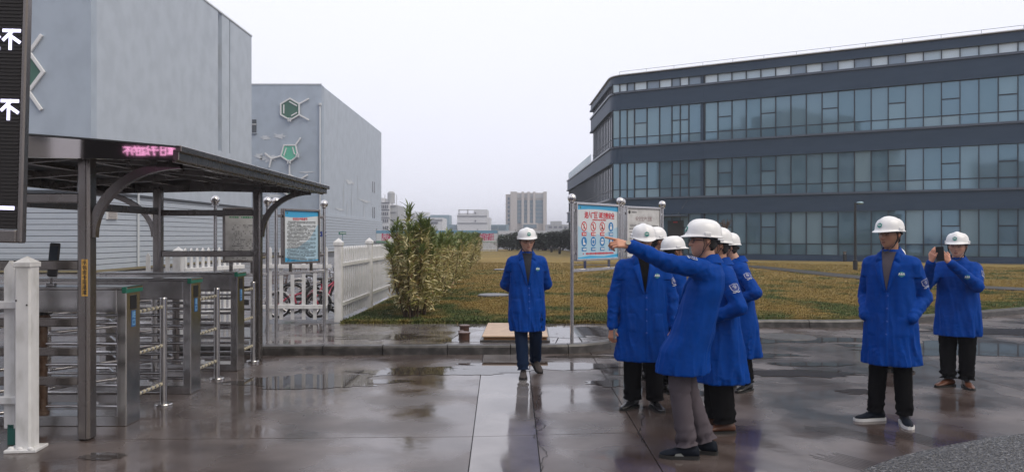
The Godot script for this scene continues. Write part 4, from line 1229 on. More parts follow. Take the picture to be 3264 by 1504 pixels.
func head_into(m: MB, xf: Transform3D, skin: Color, smile: float) -> void:
	var base := m.v.size()
	var tb := m.ix.size()
	var rows := 66
	var cols := 76
	for i in rows:
		var f := float(i) / (rows - 1)
		var yn := -cos(f * PI)
		for j in cols:
			var th := TAU * j / cols
			if th > PI: th -= TAU
			var at := absf(th)
			var c := skin
			# complexion, brows, eyes and lips are colours of the skin itself
			c = c.lerp(Color(skin.r * 1.05, skin.g * 0.80, skin.b * 0.74), 0.55 * gauss(at - 0.72, 0.3) * gauss(yn + 0.12, 0.2) + 0.5 * gauss(th, 0.22) * gauss(yn + 0.2, 0.1))
			var lipy := yn + 0.487 - smile * 0.09 * th * th * 8.0
			if at < 0.30 + smile * 0.08 and absf(lipy) < 0.085: c = c.lerp(Color(skin.r * 0.70, skin.g * 0.42, skin.b * 0.40), 0.75)
			if at < 0.27 + smile * 0.08 and absf(lipy) < 0.024: c = Color(0.45, 0.40, 0.36) if smile > 0.5 else Color(0.07, 0.025, 0.02)
			if at > 0.20 and at < 0.63 and absf(yn - 0.225 - 0.03 * gauss(at - 0.42, 0.15)) < 0.03: c = c.lerp(Color(0.02, 0.016, 0.014), 0.85)
			if absf(at - 0.41) < 0.15 and absf(yn - 0.085) < 0.034 * sqrt(maxf(0.0, 1.0 - pow((at - 0.41) / 0.16, 2.0))):
				c = Color(0.025, 0.018, 0.014) if absf(at - 0.40) < 0.075 else Color(0.42, 0.38, 0.35)
			if absf(at - 0.41) < 0.17 and absf(yn - 0.122) < 0.012: c = c.lerp(Color(0.05, 0.03, 0.025), 0.8)
			m.tint = c
			m.vert(xf * head_point(th, yn), xf.basis * Vector3(sin(th), yn, cos(th)))
	m.grid(rows, cols, base, true)
	m.smooth_from(base, tb)
	m.tint = Color(skin.r, skin.g * 0.9, skin.b * 0.86)
	for s in [-1.0, 1.0]:
		var eb := m.v.size()
		for i in 9:
			var a := PI * i / 8.0 - PI / 2
			for q in 12:
				var t := TAU * q / 12.0
				var u := Vector3(cos(a) * cos(t), sin(a), cos(a) * sin(t))
				m.vert(xf * (Vector3(s * 0.078, 0.002, -0.010) + Vector3(u.x * 0.012 + s * absf(u.z) * 0.006, u.y * 0.032 * (1.0 if u.y > 0 else 0.85), u.z * 0.018)), (xf.basis * u).normalized())
		m.grid(9, 12, eb, true)
	m.tint = Color(1, 1, 1)
func hair_mesh(xf: Transform3D) -> MB:
	var m := MB.new()
	var base := m.v.size()
	var tb := m.ix.size()
	var rows := 26
	var cols := 40
	for i in rows:
		var yn := lerpf(-0.62, 0.60, float(i) / (rows - 1))
		for j in cols:
			var th := TAU * j / cols
			if th > PI: th -= TAU
			var lim := lerpf(2.2, 1.30, smooth01(-0.5, 0.05, yn))
			var on := absf(th) > lim and not (absf(absf(th) - 1.62) < 0.26 and yn < 0.20 and yn > -0.3)
			m.vert(xf * head_point(th, yn, (0.009 + 0.003 * sin(th * 37.0 + yn * 11.0)) if on else -0.006), xf.basis * Vector3(sin(th), yn, cos(th)))
	m.grid(rows, cols, base, true)
	m.smooth_from(base, tb)
	return m
# safety helmet in head space: dome, brim with a peak, crown ridge
func helmet(parent: Node3D, xf: Transform3D) -> void:
	var m := MB.new()
	var prof := [[1.07, -0.004], [1.095, 0.000], [1.07, 0.006], [1.01, 0.010], [0.997, 0.022], [0.985, 0.050], [0.93, 0.085], [0.82, 0.112], [0.66, 0.132], [0.48, 0.143], [0.28, 0.148], [0.12, 0.150], [0.0, 0.1505]]
	var base := 0
	var cols := 56
	for i in prof.size():
		for j in cols:
			var a := TAU * j / cols
			var s: float = prof[i][0]
			var fr := maxf(0.0, cos(a))
			var peak := 0.0
			if s > 1.0: peak = (s - 0.995) * 2.6 * pow(fr, 1.5)
			var x := sin(a) * 0.112 * s
			var z := cos(a) * 0.137 * (s + peak)
			var y: float = prof[i][1] * 0.84
			if i > 3: y += (0.009 * gauss(x, 0.022) - 0.004 * gauss(absf(x) - 0.045, 0.016)) * smooth01(0.03, 0.1, y)
			if s > 1.0: y -= 0.016 * pow(fr, 2.0) * (s - 0.99) / 0.10
			m.vert(xf * Vector3(x, y, z), xf.basis * Vector3(sin(a), 0.3 if i > 2 else -0.5, cos(a)))
	m.grid(prof.size(), cols, base, true)
	m.smooth_from(0, 0)
	# slot covers at the sides
	for s in [-1.0, 1.0]:
		bx(m, xf * Vector3(s * 0.113, 0.020, 0.0), Vector3(0.016, 0.026, 0.05), xf.basis, 0.004)
	put("hard_hat", m, M.hat, parent)
	var hb := MB.new()
	var pts := []
	for j in 25:
		var a := TAU * j / 24.0
		pts.append(xf * Vector3(sin(a) * 0.090, -0.006 - 0.02 * maxf(0.0, -cos(a)), cos(a) * 0.107 - 0.005))
	tube(hb, pts, 0.013, 6, false, 0.5)
	bx(hb, xf * Vector3(0, -0.034, -0.114), Vector3(0.05, 0.035, 0.024), xf.basis, 0.006)
	put("head_band", hb, M.black_plastic, parent)
	var cs := MB.new()
	for s in [-1.0, 1.0]:
		tube(cs, [xf * Vector3(s * 0.092, 0.0, 0.03), xf * Vector3(s * 0.090, -0.06, 0.014), xf * Vector3(s * 0.066, -0.125, 0.020), xf * Vector3(s * 0.03, -0.178, 0.052), xf * Vector3(0, -0.188, 0.066)], 0.0045, 6, true, 0.5)
		tube(cs, [xf * Vector3(s * 0.092, -0.005, -0.05), xf * Vector3(s * 0.088, -0.06, -0.01), xf * Vector3(s * 0.068, -0.120, 0.018)], 0.0045, 6, true, 0.5)
	put("chin_strap", cs, M.strap, parent)
	# emblem on the front of the shell
	var e := MB.new()
	var ef := xf * Transform3D(Basis(Vector3.RIGHT, -0.30), Vector3(0, 0.050, 0.1375))
	var hx := PackedVector2Array()
	for k in 6: hx.push_back(Vector2(sin(TAU * k / 6), cos(TAU * k / 6)) * 0.024)
	prism(e, hx, 0.006, ef)
	var em := put("hat_emblem", e, M.emblem, parent)
	letters("emblem_lettering", "ABA", 0.0175, ef * Transform3D(Basis.IDENTITY, Vector3(0, 0.002, 0.001)), M.white_print, em, parent)
func letters(called: String, text: String, hgt: float, xf: Transform3D, mt: Material, parent: Node3D, space: Node3D) -> void:
	var t := TextMesh.new()
	var f := SystemFont.new()
	f.font_names = PackedStringArray(["Droid Sans"]); f.font_weight = 700
	t.font = f; t.text = text; t.font_size = 32; t.pixel_size = hgt / 32.0; t.depth = 0.001 / 1.0
	var o := put_mesh(called, t, mt, parent)
	o.transform = xf
# a soft sheet laid on the cloth: corners a b c d in the plane (u, v) seen along dir from org
func patch(fl: Field, m: MB, org: Vector3, u: Vector3, v: Vector3, dir: Vector3, cr: Array, nu: int, nv: int, lift: float, edge := true) -> void:
	var base := m.v.size()
	var tb := m.ix.size()
	var rim := []
	for i in nv + 1:
		var fv := float(i) / nv
		for j in nu + 1:
			var fu := float(j) / nu
			var q: Vector2 = (cr[0] as Vector2).lerp(cr[1], fu).lerp((cr[3] as Vector2).lerp(cr[2], fu), fv)
			var h := fl.hit(org + u * q.x + v * q.y, dir)
			var g := fl.grad(h)
			if g.dot(dir) > -0.15: g = -dir
			var l := lift
			if edge and (i == 0 or j == 0 or i == nv or j == nu): l = -0.004
			m.vert(h + g * l, g)
	m.grid(nv + 1, nu + 1, base, false)
	m.smooth_from(base, tb)
func shade_poly(fl: Field, m: MB, org: Vector3, u: Vector3, v: Vector3, dir: Vector3, pl: PackedVector2Array, lift: float) -> void:
	var tr := Geometry2D.triangulate_polygon(pl)
	var base := m.v.size()
	for q in pl:
		var h := fl.hit(org + u * q.x + v * q.y, dir)
		var g := fl.grad(h)
		if g.dot(dir) > -0.2: g = -dir
		m.vert(h + g * lift, g)
	for k in range(0, tr.size(), 3): m.idx3(base + tr[k], base + tr[k + 1], base + tr[k + 2])
func outline_poly(fl: Field, m: MB, org: Vector3, u: Vector3, v: Vector3, dir: Vector3, pts: Array, w: float, lift: float, closed := true) -> void:
	for k in (pts.size() if closed else pts.size() - 1):
		var a: Vector2 = pts[k]
		var b: Vector2 = pts[(k + 1) % pts.size()]
		var e := (b - a).normalized()
		var s := Vector2(-e.y, e.x) * w * 0.5
		shade_poly(fl, m, org, u, v, dir, PackedVector2Array([a - s - e * w * 0.4, b - s + e * w * 0.4, b + s + e * w * 0.4, a + s - e * w * 0.4]), lift + 0.0002 * k)
# hand: w wrist, f along the fingers, back the back of the hand, s towards the thumb; curl per finger (thumb first)
func hand_into(m: MB, w: Vector3, f: Vector3, back: Vector3, s: Vector3, curl: Array, cell: float, skin: Color, thumb_out := 0.7) -> void:
	f = f.normalized(); back = (back - f * back.dot(f)).normalized()
	var sd := s.dot(f.cross(back))
	s = f.cross(back) * (1.0 if sd > 0 else -1.0)
	var fl := Field.new()
	var c := w + f * 0.09
	fl.setup(c - Vector3.ONE * 0.135, c + Vector3.ONE * 0.135, cell)
	fl.capsule(w - f * 0.055, w + f * 0.01, 0.028, 0.024, 0.01)
	for q in 4:
		fl.capsule(w + f * 0.018 + s * (0.013 - q * 0.0085), w + f * 0.082 + s * (0.030 - q * 0.0195), 0.0155, 0.0125, 0.012)
	fl.capsule(w + f * 0.012 + s * 0.012 - back * 0.008, w + f * 0.045 + s * 0.032 - back * 0.012, 0.018, 0.014, 0.012)
	var lens := [[0.042, 0.026, 0.021], [0.046, 0.030, 0.022], [0.043, 0.027, 0.021], [0.034, 0.021, 0.018]]
	for q in 4:
		var a: Vector3 = w + f * (0.088 - (0.006 if q == 3 else 0.0) - (0.003 if q == 0 else 0.0)) + s * (0.030 - q * 0.0195)
		var cu: float = curl[q + 1]
		var ang := 0.0
		for e in 3:
			ang += cu * [0.55, 1.0, 0.75][e]
			var dv := f * cos(ang) - back * sin(ang) + s * (0.10 - q * 0.065) * (1.0 - minf(1.0, cu))
			var b: Vector3 = a + dv.normalized() * lens[q][e]
			fl.capsule(a, b, 0.0098 - e * 0.0009, 0.0090 - e * 0.0009, 0.004)
			a = b
	var ta := w + f * 0.040 + s * 0.034 - back * 0.010
	var td: Vector3 = (f * (0.75 - thumb_out * 0.2) + s * thumb_out - back * (0.25 + curl[0] * 0.3)).normalized()
	var tb: Vector3 = ta + td * 0.036
	fl.capsule(ta, tb, 0.0125, 0.0105, 0.006)
	td = (td + f * 0.5 - s * curl[0] * 0.9 - back * curl[0] * 0.5).normalized()
	fl.capsule(tb, tb + td * 0.028, 0.0105, 0.0085, 0.004)
	m.tint = Color(skin.r * 1.02, skin.g * 0.88, skin.b * 0.84)
	fl.mesh_into(m)
	m.tint = Color(1, 1, 1)
# shoe pointing along +z of xf, heel at z = -0.07, ground at y = 0
func shoe(parent: Node3D, xf: Transform3D, upper: Material, sole: Material, bulky: float, welt := 0.018) -> MeshInstance3D:
	var up := MB.new()
	var sec := [[-0.088, 0.016, 0.050], [-0.080, 0.028, 0.074], [-0.055, 0.034, 0.088], [-0.015, 0.036, 0.092], [0.03, 0.037, 0.082], [0.075, 0.041, 0.062], [0.115, 0.044, 0.047], [0.155, 0.041, 0.037], [0.185, 0.030, 0.029], [0.202, 0.012, 0.018]]
	var cols := 18
	for q in sec:
		for j in cols:
			var a := TAU * j / cols
			var x: float = sin(a) * q[1] * bulky
			var y: float = welt * 0.6 + (0.5 - 0.5 * cos(a)) * q[2] * bulky
			var tuck := 1.0 - 0.30 * smooth01(0.6, 1.0, (y / (q[2] + 0.012)))
			up.vert(xf * Vector3(x * tuck, y, q[0]), xf.basis * Vector3(sin(a), -cos(a), 0))
	up.grid(sec.size(), cols, 0, true)
	up.smooth_from(0, 0)
	var o := put("shoe", up, upper, parent)
	var so := MB.new()
	var pl := PackedVector2Array()
	for q in sec: pl.push_back(Vector2(q[1] * bulky * 1.10 + 0.003, q[0] + (0.006 if q[0] > 0.19 else (-0.005 if q[0] < -0.08 else 0.0))))
	for k in range(sec.size() - 1, -1, -1): pl.push_back(Vector2(-(sec[k][1] * bulky * 1.10 + 0.003), sec[k][0] + (0.006 if sec[k][0] > 0.19 else (-0.005 if sec[k][0] < -0.08 else 0.0))))
	prism(so, pl, welt, xf * Transform3D(Basis(Vector3.RIGHT, Vector3(0, 0, 1), Vector3.UP), Vector3(0, welt, 0)))
	put("sole", so, sole, o)
	var lc := MB.new()
	for k in 4:
		var z := 0.028 + k * 0.018
		var y := welt * 0.6 + lerpf(0.083, 0.058, k / 3.0) * bulky + 0.002
		tube(lc, [xf * Vector3(-0.018, y - 0.004, z), xf * Vector3(0, y + 0.003, z + 0.003), xf * Vector3(0.018, y - 0.004, z)], 0.0025, 5)
	put("lace", lc, M.black_plastic, o)
	return o
func leg_into(m: MB, hip: Vector3, knee: Vector3, ankle: Vector3, r: Array, ph: float, creases: float) -> void:
	var pts := []
	var rad := []
	var rows := 34
	var base := m.v.size()
	var tb := m.ix.size()
	var cols := 22
	var nz := FastNoiseLite.new()
	nz.frequency = 1.0; nz.seed = int(ph * 10.0) + 3
	for i in rows:
		var f := float(i) / (rows - 1)
		var p: Vector3
		if f < 0.5:
			p = hip.lerp(knee, f * 2.0)
		else:
			p = knee.lerp(ankle, f * 2.0 - 1.0)
		# round off the knee
		var mid := (hip.lerp(knee, 0.8) + knee.lerp(ankle, 0.2)) * 0.5
		p = p.lerp(mid, 0.5 * gauss(f - 0.5, 0.08))
		pts.append(p)
		rad.append(lerpf(r[0], r[1], f * 2.0) if f < 0.5 else lerpf(r[1], r[2], f * 2.0 - 1.0))
	var b := frame_at(pts[1] - pts[0])
	for i in rows:
		var t: Vector3 = (pts[mini(i + 1, rows - 1)] - pts[maxi(i - 1, 0)]).normalized()
		var x := (b.x - t * b.x.dot(t)).normalized()
		b = Basis(x, t.cross(x), t)
		var f := float(i) / (rows - 1)
		var wr := creases * (0.35 + 1.2 * smooth01(0.72, 1.0, f) + 0.7 * gauss(f - 0.5, 0.1))
		for s in cols:
			var a := TAU * s / cols
			var dv := b.x * cos(a) + b.y * sin(a)
			var q: Vector3 = pts[i]
			var rr: float = rad[i] + wr * (nz.get_noise_3d(cos(a) * 1.5 + ph, f * 16.0, sin(a) * 1.5) + 0.6 * sin(f * 70.0 + 3.0 * nz.get_noise_2d(a * 1.0, f * 4.0 + ph)) * smooth01(0.6, 1.0, f))
			m.vert(q + dv * rr, dv)
	m.grid(rows, cols, base, true)
	m.smooth_from(base, tb)
	var cc := m.vert(pts[rows - 1] + Vector3(0, 0.012, 0), Vector3.DOWN)
	for s in cols: m.idx3(cc, base + (rows - 1) * cols + s, base + (rows - 1) * cols + (s + 1) % cols)

# d: pose and dress of one person; facing is +z before the turn, the person's left is +x
func person(d: Dictionary) -> Node3D:
	var o := thing("person", d.label, "person", d.at, d.turn, d.get("group", "people in blue work coats and white hard hats"))
	var s: float = d.size
	var ph: float = d.seed
	var skin: Color = d.get("skin", Color(0.44, 0.25, 0.17))
	var lean: Vector2 = d.get("lean", Vector2.ZERO)
	var wide: float = d.get("wide", 1.0)
	var hem: float = d.hem
	var quick: bool = d.get("hidden", false)
	var cell := 0.018 if quick else 0.0100
	var fl := Field.new()
	var arms: Array = d.arms       # [elbow, wrist] for the left (+x) then the right
	var sh := [Vector3(0.168 * wide + lean.x / s, 1.352, -0.015 + lean.y / s) * s, Vector3(-0.168 * wide + lean.x / s, 1.352, -0.015 + lean.y / s) * s]
	if d.has("shoulder"):
		for q in 2: sh[q] += d.shoulder[q]
	var lo := Vector3(-0.34, hem - 0.05, -0.33) * Vector3(s, 1, s)
	var hi := Vector3(0.34, 1.56 * s, 0.33 * s)
	for q in 2:
		for e in 2:
			lo = lo.min(arms[q][e] - Vector3.ONE * 0.12); hi = hi.max(arms[q][e] + Vector3.ONE * 0.12)
	fl.setup(lo, hi, cell)
	fl.fold.seed = int(ph * 7.0)
	var hw: float = d.get("hem_w", 0.265)
	var hd: float = d.get("hem_d", 0.20)
	var sx: float = d.get("sway_x", 0.0)
	var sz: float = d.get("sway_z", 0.0)
	var rings := [[hem, hw * wide, hd, sx, sz], [lerpf(hem, 0.95 * s, 0.5), lerpf(hw, 0.222, 0.5) * wide, lerpf(hd, 0.17, 0.5), sx * 0.6, sz * 0.6], [0.95 * s, 0.218 * wide, 0.160, lean.x * 0.3, lean.y * 0.3], [1.10 * s, 0.206 * wide, 0.148, lean.x * 0.55, lean.y * 0.55], [1.26 * s, 0.208 * wide, 0.145, lean.x * 0.85, lean.y * 0.85], [1.35 * s, 0.192 * wide, 0.125, lean.x, lean.y], [1.415 * s, 0.150 * wide, 0.098, lean.x, lean.y - 0.008], [1.452 * s, 0.098, 0.082, lean.x, lean.y - 0.008], [1.485 * s, 0.066, 0.070, lean.x, lean.y - 0.004]]
	fl.torso(rings, 0.03, d.get("fold", 0.016), 0.004, d.get("pleats", 7.0), ph)
	for q in 2:
		var el: Vector3 = arms[q][0]
		var wr: Vector3 = arms[q][1]
		fl.capsule(sh[q], el, 0.077, 0.066, 0.06, 0.0065, ph + q * 5.0, 0.016, 1.24 * s)
		fl.capsule(el, wr, 0.066, 0.050, 0.02, 0.0075, ph + q * 9.0, 0.016, 1.24 * s)
		var dv := (wr - el).normalized()
		fl.capsule(wr, wr + dv * 0.022, 0.047, 0.038, 0.008)
	var cm := MB.new()
	fl.mesh_into(cm)
	var coat := put("coat", cm, M.coat, o)
	# --- body: trunk, neck, arms and hands, head
	var bm := MB.new()
	bm.tint = skin
	var hc: Vector3 = d.get("head", Vector3(0.0, 1.600, 0.03)) * s + Vector3(lean.x, 0, lean.y)
	var hb := Basis(Vector3.UP, d.get("look", 0.0)) * Basis(Vector3.RIGHT, d.get("nod", 0.0)) * Basis(Vector3.BACK, d.get("tilt", 0.0))
	var hx := Transform3D(hb, hc)
	var bf := Field.new()
	bf.setup(lo + Vector3(0, 0.2, 0), Vector3(hi.x, hc.y + 0.05, hi.z), 0.02)
	bf.torso([[hem + 0.25, 0.14, 0.09, 0, 0], [1.25 * s, 0.16, 0.10, lean.x * 0.8, lean.y * 0.8], [1.38 * s, 0.13, 0.08, lean.x, lean.y], [1.45 * s, 0.055, 0.055, lean.x, lean.y]], 0.03, 0.0, 0.0, 1.0, 0.0)
	bf.capsule(Vector3(lean.x, 1.40 * s, lean.y - 0.01), hc + hb * Vector3(0, -0.05, -0.022), 0.058, 0.056, 0.03)
	for q in 2:
		bf.capsule(sh[q], arms[q][0], 0.045, 0.04, 0.03)
		bf.capsule(arms[q][0], arms[q][1], 0.04, 0.026, 0.02)
	bf.mesh_into(bm)
	head_into(bm, hx, skin, d.get("smile", 0.0))
	for q in 2:
		var hd2: Dictionary = d.hands[q]
		if hd2.is_empty(): continue
		var w: Vector3 = arms[q][1] + (arms[q][1] - arms[q][0]).normalized() * 0.035
		hand_into(bm, hd2.get("at", w), hd2.f, hd2.back, hd2.thumb, hd2.curl, hd2.get("cell", 0.0055), skin, hd2.get("out", 0.7))
	var body := put("body", bm, M.skin, o)
	put("hair", hair_mesh(hx), M.hair, o)
	helmet(o, hx * Transform3D(Basis(Vector3.RIGHT, d.get("hat_tilt", -0.08)), Vector3(0, 0.040, 0.004)))
	if d.get("glasses", false):
		var gm := MB.new()
		for e in [-1.0, 1.0]:
			var pts := []
			for k in 17:
				var a := TAU * k / 16.0
				pts.append(hx * (Vector3(e * 0.0335, 0.009, 0.096 - absf(cos(a) * e * 0.024 + 0.0335 * e) * 0.10) + Vector3(cos(a) * 0.0265, sin(a) * 0.018, 0)))
			tube(gm, pts, 0.0028, 5, false)
			tube(gm, [hx * Vector3(e * 0.060, 0.014, 0.088), hx * Vector3(e * 0.081, 0.013, 0.05), hx * Vector3(e * 0.086, 0.010, -0.012)], 0.0025, 5)
		tube(gm, [hx * Vector3(-0.009, 0.012, 0.0965), hx * Vector3(0.009, 0.012, 0.0965)], 0.0025, 5)
		put("glasses", gm, M.black_plastic, o)
	# --- dress details, laid on the cloth
	var F := Vector3(0, 0, 0.5)
	var X := Vector3.RIGHT
	var Y := Vector3.UP
	var D := Vector3(0, 0, -1)
	var lx := lean.x
	if not quick:
		if d.get("open_neck", true):
			var vy: float = d.get("vee", 1.15) * s
			var sm := MB.new()
			patch(fl, sm, F, X, Y, D, [Vector2(lx * 0.6 + 0.001, vy), Vector2(lx * 0.6 + 0.004, vy), Vector2(lx + 0.058, 1.462 * s), Vector2(lx - 0.058, 1.462 * s)], 8, 10, 0.004, false)
			put("shirt", sm, d.get("shirt", M.black_cloth), o)
			for e in [-1.0, 1.0]:
				var lm := MB.new()
				patch(fl, lm, F, X, Y, D, [Vector2(lx * 0.6 + e * 0.002, vy - 0.02), Vector2(lx * 0.6 + e * 0.016, vy - 0.025), Vector2(lx + e * 0.118, 1.345 * s), Vector2(lx + e * 0.046, 1.41 * s)], 6, 12, 0.013)
				patch(fl, lm, F, X, Y, D, [Vector2(lx + e * 0.042, 1.395 * s), Vector2(lx + e * 0.110, 1.360 * s), Vector2(lx + e * 0.098, 1.452 * s), Vector2(lx + e * 0.060, 1.475 * s)], 5, 6, 0.016)
				put("lapel", lm, M.coat, coat)
			var pm := MB.new()
			patch(fl, pm, F, X, Y, D, [Vector2(sx - 0.004, hem + 0.01), Vector2(sx + 0.034, hem + 0.01), Vector2(lx * 0.6 + 0.026, vy - 0.01), Vector2(lx * 0.6 - 0.004, vy - 0.01)], 4, 26, 0.0065)
			put("placket", pm, M.coat, coat)
			var bt := MB.new()
			for k in 4:
				var yy := lerpf(vy - 0.05, hem + 0.28, k / 3.0)
				var hp := fl.hit(F + X * (lerpf(lx * 0.6, sx, k / 3.0) + 0.013) + Y * yy, D)
				ball(bt, hp + Vector3(0, 0, 0.006), Vector3(0.009, 0.009, 0.004), 8)
			put("button", bt, M.button, coat)
			for e in ([-1.0, 1.0] if d.get("pockets", true) else []):
				var km := MB.new()
				patch(fl, km, F, X, Y, D, [Vector2(e * 0.075, 0.74 * s), Vector2(e * 0.185, 0.74 * s), Vector2(e * 0.180, 0.93 * s), Vector2(e * 0.075, 0.93 * s)], 6, 8, 0.006)
				put("pocket", km, M.coat, coat)
		# stand collar round the back of the neck
		var kb := MB.new()
		var cols := 25
		for r in 4:
			for j in cols:
				var a := lerpf(-2.45, 2.45, j / (cols - 1.0))
				var fr := smooth01(1.2, 2.45, absf(a))
				var rr: float = [0.066, 0.070, 0.102, 0.112][r]
				var yy: float = ([1.505, 1.512, 1.462, 1.448][r] - fr * [0.045, 0.045, 0.04, 0.04][r]) * s
				kb.vert(Vector3(lean.x - sin(a) * rr, yy, lean.y - 0.006 - cos(a) * rr), Vector3(-sin(a), 0.4, -cos(a)))
		kb.grid(4, cols, 0, false)
		kb.smooth_from(0, 0)
		put("collar", kb, M.coat, coat)
		if d.get("chest_logo", false):
			var c0 := Vector2(lx + 0.118, 1.275 * s)
			var em := MB.new()
			var hp := PackedVector2Array()
			for k in 6: hp.push_back(c0 + Vector2(sin(TAU * k / 6), cos(TAU * k / 6)) * 0.026)
			shade_poly(fl, em, F, X, Y, D, hp, 0.004)
			var eo := put("chest_emblem", em, M.chest_green, coat)
			var h3 := fl.hit(F + X * c0.x + Y * c0.y, D)
			var g3 := fl.grad(h3)
			letters("emblem_lettering", "ABA", 0.027, Transform3D(Basis(Y.cross(g3).normalized(), g3.cross(Y.cross(g3).normalized()), g3), h3 + g3 * 0.006 + Y * 0.003), M.white_print, eo, o)
		# the sleeve badge: a shield outlined in white
		if d.get("badge", true):
			var e0: Vector3 = arms[0][0]
			var pm2: Vector3 = sh[0].lerp(e0, d.get("badge_f", 0.52))
			var ad: Vector3 = (e0 - sh[0]).normalized()
			var bd: Vector3 = d.get("badge_dir", Vector3(1, 0, 0.25)).normalized()
			bd = (bd - ad * bd.dot(ad)).normalized()
			var uu := (-ad).cross(bd).normalized()
			var vv := -ad
			var og := pm2 + bd * 0.2
			var w := 0.030
			var shd := [Vector2(-w, 0.036), Vector2(0, 0.041), Vector2(w, 0.036), Vector2(w, -0.004), Vector2(w * 0.6, -0.024), Vector2(-w * 0.6, -0.024), Vector2(-w, -0.004)]
			var dk := MB.new()
			shade_poly(fl, dk, og, uu, vv, -bd, PackedVector2Array(shd), 0.005)
			var bo := put("sleeve_badge", dk, M.navy_print, coat)
			var wm := MB.new()
			outline_poly(fl, wm, og, uu, vv, -bd, shd, 0.0042, 0.0065)
			var ci := []
			for k in 9: ci.append(Vector2(cos(TAU * k / 9) * 0.012, 0.012 + sin(TAU * k / 9) * 0.017))
			outline_poly(fl, wm, og, uu, vv, -bd, ci, 0.0036, 0.0065)
			outline_poly(fl, wm, og, uu, vv, -bd, [Vector2(-0.004, 0.018), Vector2(0.004, 0.006)], 0.007, 0.0095, false)
			outline_poly(fl, wm, og, uu, vv, -bd, [Vector2(-0.026, -0.032), Vector2(-0.015, -0.037), Vector2(0.0, -0.031), Vector2(0.015, -0.037), Vector2(0.026, -0.032)], 0.007, 0.0065, false)
			put("badge_print", wm, M.badge_white, bo)
		for q in 2:
			var el: Vector3 = arms[q][0]
			var wr: Vector3 = arms[q][1]
			var dv := (wr - el).normalized()
			var cf := MB.new()
			tube(cf, [wr - dv * 0.012, wr - dv * 0.002, wr + dv * 0.018, wr + dv * 0.030], [0.046, 0.052, 0.049, 0.036], 14, true)
			put("cuff", cf, M.coat, coat)
	# --- trousers and shoes
	var tm := MB.new()
	var legs: Array = d.legs       # [knee, ankle, foot turn] left then right
	for q in 2:
		var e := 1.0 if q == 0 else -1.0
		var hipx: float = d.get("hip_x", 0.0)
		var hip := Vector3(hipx + e * 0.085, maxf(0.86, hem + 0.12) * s, d.get("hip_z", 0.0))
		leg_into(tm, hip, legs[q][0], legs[q][1], d.get("trouser_r", [0.098, 0.082, 0.070]), ph + q * 3.0, d.get("crease", 0.010))
	put("trousers", tm, d.trousers, o)
	for q in 2:
		var ak: Vector3 = legs[q][1]
		var sxf := Transform3D(Basis(Vector3.UP, legs[q][2]) * Basis(Vector3.RIGHT, legs[q][3] if legs[q].size() > 3 else 0.0), Vector3(ak.x, legs[q][4] if legs[q].size() > 4 else 0.0, ak.z))
		var so := shoe(o, sxf, d.shoes, d.get("soles", M.black_rubber), d.get("shoe_k", 1.0), d.get("welt", 0.018))
		if d.has("side_patch"):
			var gm := MB.new()
			for e in [-1.0, 1.0]:
				gm.quad(sxf * Vector3(e * 0.0425, 0.022, 0.02), sxf * Vector3(e * 0.0485, 0.022, 0.095), sxf * Vector3(e * 0.046, 0.042, 0.085), sxf * Vector3(e * 0.040, 0.050, 0.05), sxf.basis.x * e)
			put("side_panel", gm, M.shoe_grey, so)
	return o

# ================================================================= lawn, hedge, trees
var gn := FastNoiseLite.new()
var gn2 := FastNoiseLite.new()
func grass_colour(x: float, z: float) -> Color:
	# winter lawn: straw brown with green patches, greener along the front edge
	var a := gn.get_noise_2d(x, z) * 0.9 + 0.5 * gn2.get_noise_2d(x * 0.8, z)
	var front := smoothstep(17.0, 13.2, z) if x < 3.2 else smoothstep(16.5, 14.0, z - maxf(0.0, (x - 6.0) * 0.45))
	if x < -0.9: front = maxf(front, smoothstep(24.0, 14.0, z) * smoothstep(-0.9, -1.7, x))
	var g := clampf(a * 2.2 + front * 1.0 - 0.02, 0.0, 1.0)
	if z > 34.0: g *= 0.35
	var straw := Color(0.30, 0.200, 0.045).lerp(Color(0.38, 0.27, 0.075), clampf(0.5 + gn2.get_noise_2d(x * 2.0, z * 2.0), 0, 1))
	return straw.lerp(Color(0.085, 0.125, 0.024), g)
func lawn_inside(x: float, z: float, kc: PackedVector2Array) -> bool:
	if x < -3.0 + (z - 13.5) * 0.012 or z < 13.34: return false
	if x > 15.6 and z > 42.0 - (x - 15.6) * 0.55: return false
	if x > 2.4:
		for i in kc.size() - 1:
			if kc[i].x <= x and kc[i + 1].x > x and kc[i].y > 12.4: return z > lerpf(kc[i].y, kc[i + 1].y, (x - kc[i].x) / (kc[i + 1].x - kc[i].x)) + 0.2
	return true
